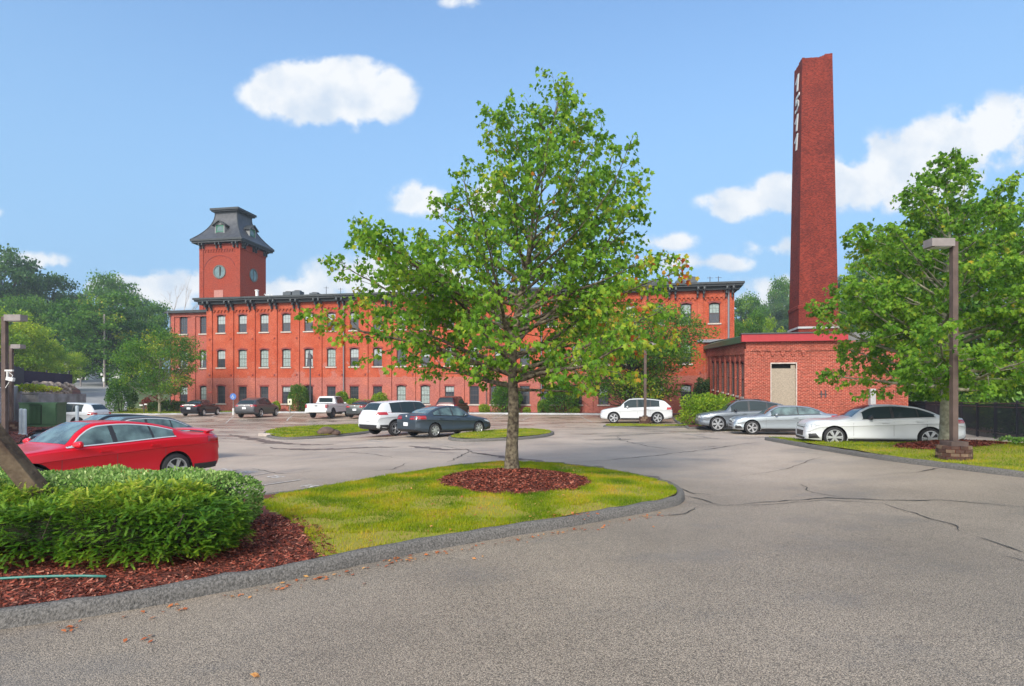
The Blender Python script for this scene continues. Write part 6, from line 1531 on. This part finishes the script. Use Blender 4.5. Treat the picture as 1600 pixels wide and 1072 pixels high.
# vinca on the verge
vp_ = sample(5200, [(13.6, 17.2), (15.8, 18.2), (18.6, 17.6), (22, 15.6), (20, 14.4), (16.4, 16.0), (14.2, 15.9)])
P = [np.array([x, y, rz(x, y)+.05+.18*abs(noise.noise(Vector((x*2, y*2, 0))))+rng.uniform(0, .08)]) for x, y in vp_]; nr = np.random.default_rng(77)
D = nr.normal(0, .5, (len(P), 3)); D[:, 2] += .25
tag(obj('ground_cover', npmesh('ground_cover', leaf_cloud(P, D, .075, [(0, 0), (.2, .1), (.32, .35), (.32, .6), (.2, .85), (.05, .97), (0, 1)], .2), 7, M['euon'], np.clip(nr.normal(.35, .15, 2*len(P)), 0, 1))), 'low evergreen ground cover behind the right lamp base', 'ground cover', kind='stuff')

# ------------------------------------------------------------ foreground hedge
def superbox(n, cx_, cy_, z0, hx, hy, hz_, p, R_):
    v = R_.normal(0, 1, (n*2, 3)); v = v[v[:, 2] > -1.0][:n]; face = R_.random(len(v))
    u = R_.uniform(-1, 1, (len(v), 3)); ax = R_.choice(3, len(v), p=[.16, .40, .44]); sg = np.where(R_.random(len(v)) < .5, -1, 1)
    sg = np.where(ax == 2, 1, sg); u[np.arange(len(v)), ax] = sg
    nn = (np.abs(u)**p).sum(1)**(1/p); u = u/np.maximum(nn, 1)[:, None]; return u
def hedge_pts(n, c, h, seed, p=5, lump=.10, jit=.14, front=.7):
    R_ = np.random.default_rng(seed); u = superbox(n, 0, 0, 0, 1, 1, 1, p, R_)
    keep = (u[:, 1] < .9) | (R_.random(len(u)) < .5); u = u[keep]
    P = u*np.array(h); nrm = np.sign(u)*np.abs(u)**(p-1); nrm /= np.linalg.norm(nrm, axis=1, keepdims=True)
    f = np.array([noise.noise(Vector((a*1.6+seed, b*1.6, c_*1.9)))*1.0+.5*noise.noise(Vector((a*4.5, b*4.5, c_*4.5+seed))) for a, b, c_ in P])
    P = P+nrm*(lump*f-jit*R_.random(len(P))**1.5)[:, None]+np.array(c); return P, nrm, f, R_
# dark yew in front
HY = dict(c=(-5.95, 7.05, .50), h=(2.75, .66, .33))
P, N_, f, R_ = hedge_pts(21000, HY['c'], HY['h'], 3, 4.5, .20, .22)
sel = P[:, 2] > .16; P, N_, f = P[sel], N_[sel], f[sel]; n = len(P)
A_ = N_*.6+R_.normal(0, .55, (n, 3)); A_[:, 2] = A_[:, 2]*.38+R_.normal(.02, .12, n); A_ /= np.linalg.norm(A_, axis=1, keepdims=True)
Z_ = np.tile([0, 0, 1.0], (n, 1))+R_.normal(0, .35, (n, 3)); X = np.cross(A_, Z_); X /= np.linalg.norm(X, axis=1, keepdims=True); Nn = np.cross(A_, X)
Ls = R_.uniform(.07, .15, n); VV = []; TT = []
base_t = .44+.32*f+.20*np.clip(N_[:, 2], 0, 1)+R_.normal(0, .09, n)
K = 9
for k in range(K):
    q = P+A_*(Ls*(k/K-.15))[:, None]
    for sg in (-1, 1):
        ln = (.022*(1-.45*(k/K))*R_.uniform(.75, 1.25, n))[:, None]; d = X*sg*.85+A_*.5+Nn*R_.normal(0, .12, (n, 1)); w_ = A_*.0045
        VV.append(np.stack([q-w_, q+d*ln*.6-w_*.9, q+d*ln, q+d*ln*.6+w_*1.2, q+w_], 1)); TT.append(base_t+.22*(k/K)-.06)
V = np.stack(VV, 1).reshape(-1, 3); T = np.clip(np.stack(TT, 1).reshape(-1), 0, 1)
yh = empty('yew_hedge', (-5.9, 7.0, .2)); tag(yh, 'dark green feathery yew hedge with yellow green tips along the red mulch', 'hedge')
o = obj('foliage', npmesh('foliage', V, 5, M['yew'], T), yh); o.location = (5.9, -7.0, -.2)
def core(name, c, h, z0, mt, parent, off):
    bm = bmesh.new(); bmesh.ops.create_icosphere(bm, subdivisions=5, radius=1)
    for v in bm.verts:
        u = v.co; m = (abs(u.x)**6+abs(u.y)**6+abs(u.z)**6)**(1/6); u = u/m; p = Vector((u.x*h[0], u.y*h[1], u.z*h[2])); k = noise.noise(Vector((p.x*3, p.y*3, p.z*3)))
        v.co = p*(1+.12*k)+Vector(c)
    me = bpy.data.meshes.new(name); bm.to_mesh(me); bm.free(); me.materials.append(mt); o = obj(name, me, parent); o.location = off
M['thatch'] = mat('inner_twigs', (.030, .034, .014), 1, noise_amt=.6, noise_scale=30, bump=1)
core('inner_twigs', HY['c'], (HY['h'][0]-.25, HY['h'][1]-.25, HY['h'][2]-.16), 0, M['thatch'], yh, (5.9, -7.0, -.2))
tw = MB()
for _ in range(150):
    i = rng.randrange(n); p = Vector(P[i]); d = Vector(N_[i]); q = p-d*rng.uniform(.15, .4); q.z = max(.12, q.z-rng.uniform(.05, .2)); tw.tube([q, (p+q)/2+Vector((rng.uniform(-.03, .03), 0, .02)), p+d*.02], [.009, .006, .003], 5, cap=False)
for x0 in (-4.6, -3.9, -5.3, -6.1): tw.tube([(x0, 6.75, .15), (x0+.2, 6.6, .4), (x0+.42, 6.45, .72)], [.022, .015, .006], 6)
o = tw.build('branches', M['bark_dark'], yh); o.location = (5.9, -7.0, -.2)
# paler shrub behind
HP = dict(c=(-6.25, 8.25, .50), h=(2.72, .72, .42))
P, N_, f, R_ = hedge_pts(30000, HP['c'], HP['h'], 8, 5, .09, .13); sel = P[:, 2] > .12; P, N_, f = P[sel], N_[sel], f[sel]; n = len(P)
D = N_*.7+R_.normal(0, .5, (n, 3)); D[:, 2] += .25; nr = R_
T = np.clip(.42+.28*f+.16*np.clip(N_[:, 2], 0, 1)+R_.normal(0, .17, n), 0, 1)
V = leaf_cloud(P, D, .042*R_.uniform(.6, 1.25, n), [(0, 0), (.2, .12), (.30, .4), (.26, .65), (.14, .88), (.04, .97), (0, 1)], .25)
ph = empty('boxed_shrub', (-6.2, 8.2, .2)); tag(ph, 'pale variegated clipped shrub row between the yew and the red sedan', 'hedge')
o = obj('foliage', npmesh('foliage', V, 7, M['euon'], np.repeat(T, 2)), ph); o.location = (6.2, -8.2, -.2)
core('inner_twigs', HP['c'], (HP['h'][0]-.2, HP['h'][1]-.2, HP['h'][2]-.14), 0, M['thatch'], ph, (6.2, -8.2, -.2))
# leaning timber
b = MB(); q0 = Vector((-5.12, 7.45, -.05)); q1 = Vector((-8.55, 7.45, 4.2)); dq = (q1-q0)
mp_ = Matrix.Translation(q0) @ dq.to_track_quat('Z', 'Y').to_matrix().to_4x4()
b.box(-.10, .10, -.10, .10, 0, dq.length, 0, mp_)
M['old_timber'] = mat('lichened_timber', (.105, .075, .045), .9, noise_amt=.7, noise_scale=5, col2=(.03, .015, .008), bump=.8, bscale=18, detail=8)
o = b.build('leaning_post', M['old_timber']); bv = o.modifiers.new('bevel', 'BEVEL'); bv.width = .012; bv.segments = 2; tag(o, 'weathered square timber post leaning out of the hedge at the left edge', 'post')
hp = [Vector((-6.6+.25*i, 6.12+.05*math.sin(i*.9), iz(-6.6+.25*i, 6.12)+.03)) for i in range(11)]
b = MB(); b.tube(hp, .014, 8); o = b.build('garden_hose', mat('green_hose', (.03, .16, .13), .4), None, True); tag(o, 'green hose lying on the mulch below the yew hedge', 'hose')

# ------------------------------------------------------------ lamps, signs, walls, fences
def lamp(label, loc, H, post=.15, head=(.74, .34, .24), hdir=180, base='stone', bh=.42, bw_=.42, ground=None, group='brown shoebox parking lot lamps'):
    z0 = g(*loc) if ground is None else ground; t = empty('street_lamp', (loc[0], loc[1], z0)); tag(t, label, 'lamp post', group)
    p = MB(); p.box(-post/2, post/2, -post/2, post/2, bh*.9, H); p.box(-post*.9, post*.9, -post*.9, post*.9, bh, bh+.06); p.build('pole', M['wood_post'], t)
    hd = MB(); Mr = Matrix.Rotation(R(hdir), 4, 'Z')
    hd.box(post/2+.02, post/2+.02+head[0]-post, -head[1]/2, head[1]/2, H-head[2]+.06, H+.06, 0, Mr); hd.box(-post/2, post/2+.02, -.04, .04, H-.12, H-.04, 0, Mr)
    o = hd.build('lamp_head', M['lamp_head'], t)
    ln = MB(); ln.box(post/2+.07, head[0]-post-.02, -head[1]/2+.05, head[1]/2-.05, H-head[2]+.045, H-head[2]+.058, 0, Mr); ln.build('lens', M['lens'], o)
    if base:
        b = MB(); R_ = random.Random(int(loc[0]*10)); n = 12; courses = 4
        for c in range(courses):
            for k in range(n):
                a0 = 2*math.pi*(k+.5*(c % 2))/n; a1 = a0+2*math.pi/n-.05; zz0, zz1 = bh*c/courses, bh*(c+1)/courses-.012; r1 = bw_+R_.uniform(-.012, .012)
                if c == 0: zz0 = -.12
                ri_ = bw_*.6; vs = [(r_*math.cos(a), r_*math.sin(a), z) for z in (zz0, zz1) for r_ in (ri_, r1) for a in (a0, a1)]
                b.add(vs, [(0, 1, 3, 2), (4, 6, 7, 5), (2, 3, 7, 6), (0, 2, 6, 4), (1, 5, 7, 3), (0, 4, 5, 1)], R_.choice((0, 0, 1)))
        b.lathe([(bw_*.94, -.1), (bw_*.94, bh-.02), (.02, bh-.015)], 20, 2)
        b.build('brick_base', [M['base_brick'], M['base_tan'], M['mulch']], t)
        if base == 'capped': c_ = MB(); c_.box(-post*1.6, post*1.6, -post*1.6, post*1.6, bh-.01, bh+.10); c_.build('foot_block', M['wood_post'], t)
    return t
M['base_brick'] = mat('base_dark_brick', (.085, .040, .028), .9, noise_amt=.5, noise_scale=7, bump=.5); M['base_tan'] = mat('base_tan_stone', (.20, .13, .085), .9, noise_amt=.5, noise_scale=9, bump=.5)
lamp('tall brown lamp on a brick base beside the right maple', RL, 5.55, .135, (.72, .34, .20), 180, 'capped', .36, .39, ground=rz(*RL))
lamp('brown lamp on a stone base in front of the white crossover', (8.45, 38.6), 5.2, .15, (.7, .34, .22), 0, 'stone', .55, .38)
lamp('nearest of the two brown lamps by the concrete wall', (-18.35, 22), 4.85, .15, (.75, .34, .22), 0, None, .0, ground=bz(-18.35, 22))
lamp('further and shorter of the two brown lamps by the concrete wall', (-24.7, 30), 4.2, .14, (.62, .34, .20), 0, 'stone', .45, .40, ground=bz(-24.7, 30))
fl = empty('flood_light', (-18.25, 21.9, 2.5)); tag(fl, 'pair of small white security lights strapped to the nearest left lamp post', 'security light')
b = MB(); b.box(.0, .28, -.04, .04, .30, .36); b.box(.05, .30, -.06, .06, .0, .12, 0, Matrix.Rotation(R(12), 4, 'Y')); b.box(.06, .10, -.03, .03, .1, .32); b.build('housing', M['white'], fl)
b = MB(); b.tube([(.05, 0, .34), (.25, .02, .15), (.1, 0, -.15), (.0, 0, -.3)], .012, 6); b.build('cable', M['white'], fl)
t = empty('street_lamp', (-18.75, 56.5, g(-18.75, 56.5)+.1)); tag(t, 'slim black lamp with cone shade before the mill windows', 'lamp post')
b = MB(); b.tube([(0, 0, 0), (0, 0, 5.2)], .065, 8); b.build('pole', M['metal_dark'], t); b = MB(); b.lathe([(.05, 5.1), (.26, 5.15), (.20, 5.45), (.04, 5.62)], 12); b.build('lamp_shade', M['metal_dark'], t)
# accessible parking sign
q = pz(364.5, 57.2); t = empty('accessible_sign', (q.x, q.y, g(q.x, q.y)), -.05); tag(t, 'round topped blue accessible parking sign on a white post left of the dark grey crossover', 'sign')
b = MB(); b.tube([(0, 0, 0), (0, 0, 1.75)], .035, 8); b.build('post', M['lamp_head'], t); b = MB(); b.tube([(0, 0, -.1), (0, 0, .62)], .09, 10); b.build('post_sleeve', M['white'], t)
b = MB(); b.lathe([(.001, -.02), (.30, -.02), (.30, .0), (.001, .0)], 24, 0, Matrix.Translation((0, -.05, 1.72)) @ Matrix.Rotation(R(90), 4, 'X')); pn = b.build('sign_panel', mat('sign_blue', (.06, .15, .42), .4), t)
b = MB(); mm_ = Matrix.Translation((0, -.085, 1.72))
b.box(-.03, .02, 0, .012, .10, .16, 0, mm_); b.box(-.02, .012, 0, .012, -.04, .09, 0, mm_); b.box(.012, .10, 0, .012, -.05, -.015, 0, mm_); b.box(.08, .11, 0, .012, -.16, -.05, 0, mm_)
for k in range(10):
    a0, a1 = R(100+k*20), R(120+k*20); b.bar((.0+.11*math.cos(a0), -.08, 1.66+.11*math.sin(a0)), (.0+.11*math.cos(a1), -.08, 1.66+.11*math.sin(a1)), .025)
b.build('wheelchair_symbol', M['white'], pn)
q = pz(453, 57.3); t = empty('notice_sign', (q.x, q.y, g(q.x, q.y)), -.05); tag(t, 'small white notice with black mark on a post left of the tall rounded shrub', 'sign')
b = MB(); b.box(-.03, .03, -.03, .03, 0, 1.4); b.build('post', M['lamp_head'], t); b = MB(); b.box(-.19, .19, -.06, -.035, .95, 1.5); pn = b.build('sign_panel', mat('sign_cream', (.62, .60, .42), .5), t)
b = MB(); b.box(-.07, .07, -.066, -.0605, 1.12, 1.34); b.build('sign_mark', M['metal_dark'], pn)
b = MB(); b.box(-.22, .22, -.03, 0, 0, .17); q = bw(-33.75, -.16); q.z = 2.05; o = b.build('wall_notice', mat('notice_red', (.55, .08, .05), .5)); o.location = q; o.rotation_euler = (0, 0, -TH); tag(o, 'small red notice on the mill wall near the annex', 'notice')
q = pz(225, 58.8); t = empty('path_light', (q.x, q.y, g(q.x, q.y)+.1)); tag(t, 'short path light with white heads right of the round bush', 'path light')
b = MB(); b.tube([(0, 0, 0), (0, 0, .85)], .05, 8); b.build('post', M['metal_dark'], t); b = MB(); b.box(-.42, -.12, -.05, .05, .72, .84); b.box(.04, .3, -.05, .05, .80, .92); b.build('lamp_head', M['white'], t)
# transformer and bollards
t = empty('transformer', (-26.3, 34.2, bz(-26.3, 34.2)-.05), R(4)); tag(t, 'green louvred electrical transformer cabinet beside the concrete wall', 'transformer')
b = MB(); b.box(-1.0, .98, -.5, .3, .12, 1.32); b.box(-1.1, 1.08, -.62, .4, 0, .12); b.build('cabinet', M['green_box'], t)
b = MB(); b.box(-.93, -.45, -.545, -.505, .2, 1.28); b.box(.22, .95, -.545, -.505, .2, 1.34); b.box(-1.03, 1.01, -.53, .33, 1.322, 1.40); b.build('door_panel', M['green_box'], t)
b = MB(); b.box(-.43, .20, -.53, -.505, .2, 1.26, 1); [b.box(-.42+.068*k, -.39+.068*k, -.585, -.53, .22, 1.24) for k in range(9)]; b.build('cooling_fins', [M['green_box'], M['void']], t)
for x, y, lab in [(-22.85, 28.3, 'left one of two pale bollards left of the transformer'), (-22.45, 28.0, 'right one of two pale bollards left of the transformer'), (-23.75, 33.2, 'pale bollard at the right corner of the transformer')]:
    b = MB(); b.lathe([(.085, -.1), (.085, 1.12), (.07, 1.17), (.001, 1.19)], 14); b.lathe([(.11, -.1), (.11, .03), (.086, .03)], 14); o = b.build('bollard', M['bollard'], None, True); o.location = (x, y, bz(x, y)); tag(o, lab, 'bollard', 'bollards round the transformer')
# retaining walls
t = empty('retaining_wall', (-38, 44, 0)); tag(t, 'long pale concrete retaining wall at the left edge', 'wall')
def wallseg(mb, a, b_, z0, z1a, z1b, th=.35):
    a, b_ = Vector(a), Vector(b_); d = (b_-a).normalized(); nx = Vector((-d.y, d.x))*th; o = Vector((-38, 44)); vs = []
    for p, z1 in ((a, z1a), (b_, z1b)):
        for q in (p, p+nx): vs += [(q.x-o.x, q.y-o.y, z0), (q.x-o.x, q.y-o.y, z1)]
    mb.add(vs, [(0, 4, 5, 1), (2, 3, 7, 6), (1, 5, 7, 3), (0, 1, 3, 2), (4, 6, 7, 5)])
A1, A2, A3 = (-22.0, 26.0), (-30.2, 35.2), (-35.2, 44.5)
w = MB(); wallseg(w, (-20, 19), (-29.4, 34.6), -.6, 2.2, 2.3); wallseg(w, (-29.4, 34.6), (-35.5, 44.2), -.6, 2.3, 2.6); w.build('wall_face', M['concrete'], t)
t2 = empty('planter_wall', (-33, 41.0, -.3)); tag(t2, 'lower stained concrete planter box in front of the rubble wall', 'wall')
xl, xr = pz(34, 40.5).x, pz(87, 42).x
b = MB(); b.box(xl+33, xr+33, -.5, 0, -.3, 2.28); b.box(xr+33-.3, xr+33, 0, 4, -.3, 2.28); b.box(xl+33-.05, xr+33+.05, -.56, .1, 2.282, 2.38); b.build('wall_face', M['concrete_old'], t2)
b = MB(); b.box(xl+33, xr+33-.3, 0, 4, .5, 2.2); b.build('soil', M['mulch'], t2)
shrub('planter_grass', 'yellowish tufts growing on the concrete planter', (pz(52, 42.5).x, 42.3), 1.0, .4, .45, 700, .14, M['leaf_lime'], 130, .25, z=2.15)
shrub('planter_grass', 'brownish trailing plant on the right part of the planter', (pz(74, 42.5).x, 42.3), 1.1, .4, .25, 600, .12, M['leaf_lime'], 131, .45, z=2.2)
# rubble wall made of rounded stones
t3 = empty('rubble_wall', (-38, 49, 0)); tag(t3, 'rough rubble stone wall under the dark slatted fence', 'wall')
a, b_ = Vector((pz(38, 45).x, 45)), Vector((pz(109, 51).x, 51)); w = MB()
R_ = random.Random(5); n = 26
def stone(mb, c, r_, sq=(1, 1, .8), M_=None):
    bm = bmesh.new(); bmesh.ops.create_icosphere(bm, subdivisions=2, radius=1); k = R_.uniform(0, 50)
    for v in bm.verts:
        u = v.co.normalized(); f_ = 1+.25*noise.noise(u*1.3+Vector((k, 0, 0))); v.co = Vector((u.x*sq[0], u.y*sq[1], u.z*sq[2]))*r_*f_+Vector(c)
    mb.add([v.co[:] for v in bm.verts], [tuple(v.index for v in f.verts) for f in bm.faces]); bm.free()
for i in range(n):
    p = a.lerp(b_, (i+.5)/n); lowz = .2 if i < 18 else .2+(i-18)*.28
    z = lowz
    while z < 2.75: r_ = R_.uniform(.20, .34); stone(w, (p.x+38+R_.uniform(-.1, .1), p.y-49+R_.uniform(-.05, .1), z), r_, (1.15, .8, .85)); z += r_*1.35
w.build('stones', M['stone'], t3, False)
b = MB(); d = (b_-a).normalized(); nx = Vector((-d.y, d.x)); o_ = Vector((38, -49))
b.add([(*(a+nx*.1+o_), -.3), (*(b_+nx*.1+o_), -.3), (*(b_+nx*.1+o_), 2.72), (*(a+nx*.1+o_), 2.72), (*(a+nx*.5+o_), -.3), (*(b_+nx*.5+o_), -.3), (*(b_+nx*.5+o_), 2.72), (*(a+nx*.5+o_), 2.72)], [(0, 1, 2, 3), (3, 2, 6, 7), (1, 5, 6, 2)]); b.build('mortar_backing', M['concrete'], t3)
for i, (px, py, r_, lab) in enumerate([(96, 630, .55, 'tan boulder above the white crossover roof'), (106, 636, .35, 'small boulder beside the tan one at the mulch slope')]):
    c = pz(px, 48.5); b = MB(); stone(b, (0, 0, 0), r_, (1.2, 1, .7)); o = b.build('boulder', M['base_tan'], None, True); o.location = (c.x, c.y, 2-(py-615)*48.5/F); tag(o, lab, 'boulder')
# slatted navy fence on top
t4 = empty('slatted_fence', (-30, 40, 2.4)); tag(t4, 'dark navy slatted fence on top of the left retaining walls', 'fence')
path = [(-20, 19.1), (-29.6, 34.8), (-35.8, 44.6), (-37.2, 46.2), (b_.x, b_.y+.3)]; zt_ = [1.35, 1.25, 1.15, 1.10, .95]
sl_ = MB(); R_ = random.Random(2)
for k in range(len(path)-1):
    p, q = Vector(path[k]), Vector(path[k+1]); L_ = (q-p).length; m_ = int(L_/.13); dd = (q-p).normalized(); nx = Vector((-dd.y, dd.x)); Mr = Matrix(((dd.x, nx.x, 0, 0), (dd.y, nx.y, 0, 0), (0, 0, 1, 0), (0, 0, 0, 1)))
    for i in range(m_):
        c = p.lerp(q, (i+.5)/m_); h_ = zt_[k]+(zt_[k+1]-zt_[k])*i/m_; z0 = 2.35+(.3 if k else .3*i/m_); Mt = Matrix.Translation((c.x+30, c.y-40, z0-2.4)) @ Mr; sl_.box(-.058, .058, -.012, .012, 0, h_+R_.uniform(0, .012), 0, Mt)
    pb_ = MB()
    for i in range(int(L_/2.4)+1):
        c = p.lerp(q, min(1, i*2.4/L_)); Mt = Matrix.Translation((c.x+30, c.y-40, 0)) @ Mr; pb_.box(-.04, .04, .015, .09, -.2, 1.5, 0, Mt)
    pb_.build('fence_post', M['fence_black'], t4)
sl_.build('slats', M['navy'], t4)
# iron fence at the right
t5 = empty('iron_fence', (23, 33, 0)); tag(t5, 'black iron picket fence at the right edge before the bushes', 'fence')
path = [(29.0, 46.0), (19.0, 22.6), (16.9, 17.0), (16.2, 11.5)]; pk = MB(); rl = MB()
path = [(29.0, 46.0), (19.3, 22.8), (18.6, 20.6), (19.5, 17.0)]
for k in range(len(path)-1):
    p, q = Vector(path[k]), Vector(path[k+1]); L_ = (q-p).length; m_ = int(L_/.115)
    for i in range(m_):
        c = p.lerp(q, i/m_); z = g(c.x, c.y); pk.box(c.x-23-.009, c.x-23+.009, c.y-33-.009, c.y-33+.009, z+.03, z+1.5)
        if i % 21 == 0: o = MB(); o.box(c.x-23-.035, c.x-23+.035, c.y-33-.035, c.y-33+.035, z-.1, z+1.56); o.build('fence_post', M['fence_black'], t5)
    for zz in (.16, 1.26, 1.42): rl.bar((p.x-23, p.y-33, g(*p)+zz), (q.x-23, q.y-33, g(*q)+zz), .03, .03)
pk.build('pickets', M['fence_black'], t5); rl.build('rails', M['fence_black'], t5)
# boulder on the far island
R_ = random.Random(9); b = MB(); stone(b, (0, 0, .18), .40, (1.15, .9, .62)); stone(b, (.42, .05, .12), .27, (1.1, .9, .6)); q = at(510, 671, .15); o = b.build('boulder', mat('brown_boulder', (.13, .085, .065), .9, noise_amt=.5, noise_scale=5, bump=.8), None, True); o.location = (q.x, q.y, zb_ if False else g(q.x, q.y)+.10); tag(o, 'brown boulder lying on the far grass island', 'boulder')
b = MB(); q = at(418, 672, .1); b.box(-.45, .45, -.18, .18, 0, .16, 0, Matrix.Rotation(R(-25), 4, 'Z')); o = b.build('kerb_stone', M['sill']); o.location = (q.x, q.y, g(q.x, q.y)+.02); tag(o, 'loose pale kerb stone at the left tip of the far island', 'kerb stone')
# utility pole, road sign post, far house
q = pz(163, 100); t = empty('utility_pole', (q.x, q.y, g(q.x, q.y))); tag(t, 'pale wooden utility pole in front of the big round maple', 'utility pole')
b = MB(); b.tube([(0, 0, -.3), (0, 0, 12)], [.17, .12], 10); b.build('pole', M['bark_grey'], t); b = MB(); b.box(-.50, -.18, -.2, 0, 1.9, 2.35); b.box(-.14, .18, -.26, -.18, .9, 1.6); b.build('meter_box', M['lens'], t)
q = pz(126, 98); b = MB(); b.tube([(0, 0, -.2), (0, 0, 3.2)], .11, 8); o = b.build('marker_post', M['lamp_head']); o.location = (q.x, q.y, g(q.x, q.y)); tag(o, 'plain grey post at the top of the entry road', 'post')
for px, Z, w, h, lab in [(92, 125, 11, 8.0, 'pale house with grey roof half hidden by lime trees'), (142, 150, 14, 5.0, 'white low house beyond the top of the entry road')]:
    q = pz(px, Z); t = empty('far_house', (q.x, q.y, g(q.x, q.y)-.3)); tag(t, lab, 'house')
    b = MB(); b.box(-w/2, w/2, 0, 8, 0, h*.68); b.add([(-w/2, 0, h*.68), (w/2, 0, h*.68), (0, 0, h)], [(0, 1, 2)]); b.build('wall', M['white'], t)
    b = MB(); b.add([(-w/2-.5, -.5, h*.65), (0, -.5, h+.1), (0, 8.5, h+.1), (-w/2-.5, 8.5, h*.65), (w/2+.5, -.5, h*.65), (w/2+.5, 8.5, h*.65)], [(0, 1, 2, 3), (1, 4, 5, 2)]); b.build('roof', M['pipe_grey'], t)
    b = MB(); [b.box(x-.5, x+.5, -.05, -.003, h*.25, h*.48) for x in (-w/4, w/4)]; b.build('window', M['glass'], t)

# ------------------------------------------------------------ air: thin even haze over the whole place
hzb = MB(); hzb.box(-505, 505, -85, 425, -3, 46)
hm = bpy.data.materials.new('haze'); hm.use_nodes = True; hn = hm.node_tree; hn.nodes.clear()
ho = hn.nodes.new('ShaderNodeOutputMaterial'); hv = hn.nodes.new('ShaderNodeVolumePrincipled')
hv.inputs['Color'].default_value = (.80, .90, 1.0, 1); hv.inputs['Density'].default_value = .0006; hv.inputs['Anisotropy'].default_value = .2
hn.links.new(hv.outputs[0], ho.inputs['Volume'])
tag(hzb.build('haze', hm), kind='stuff')
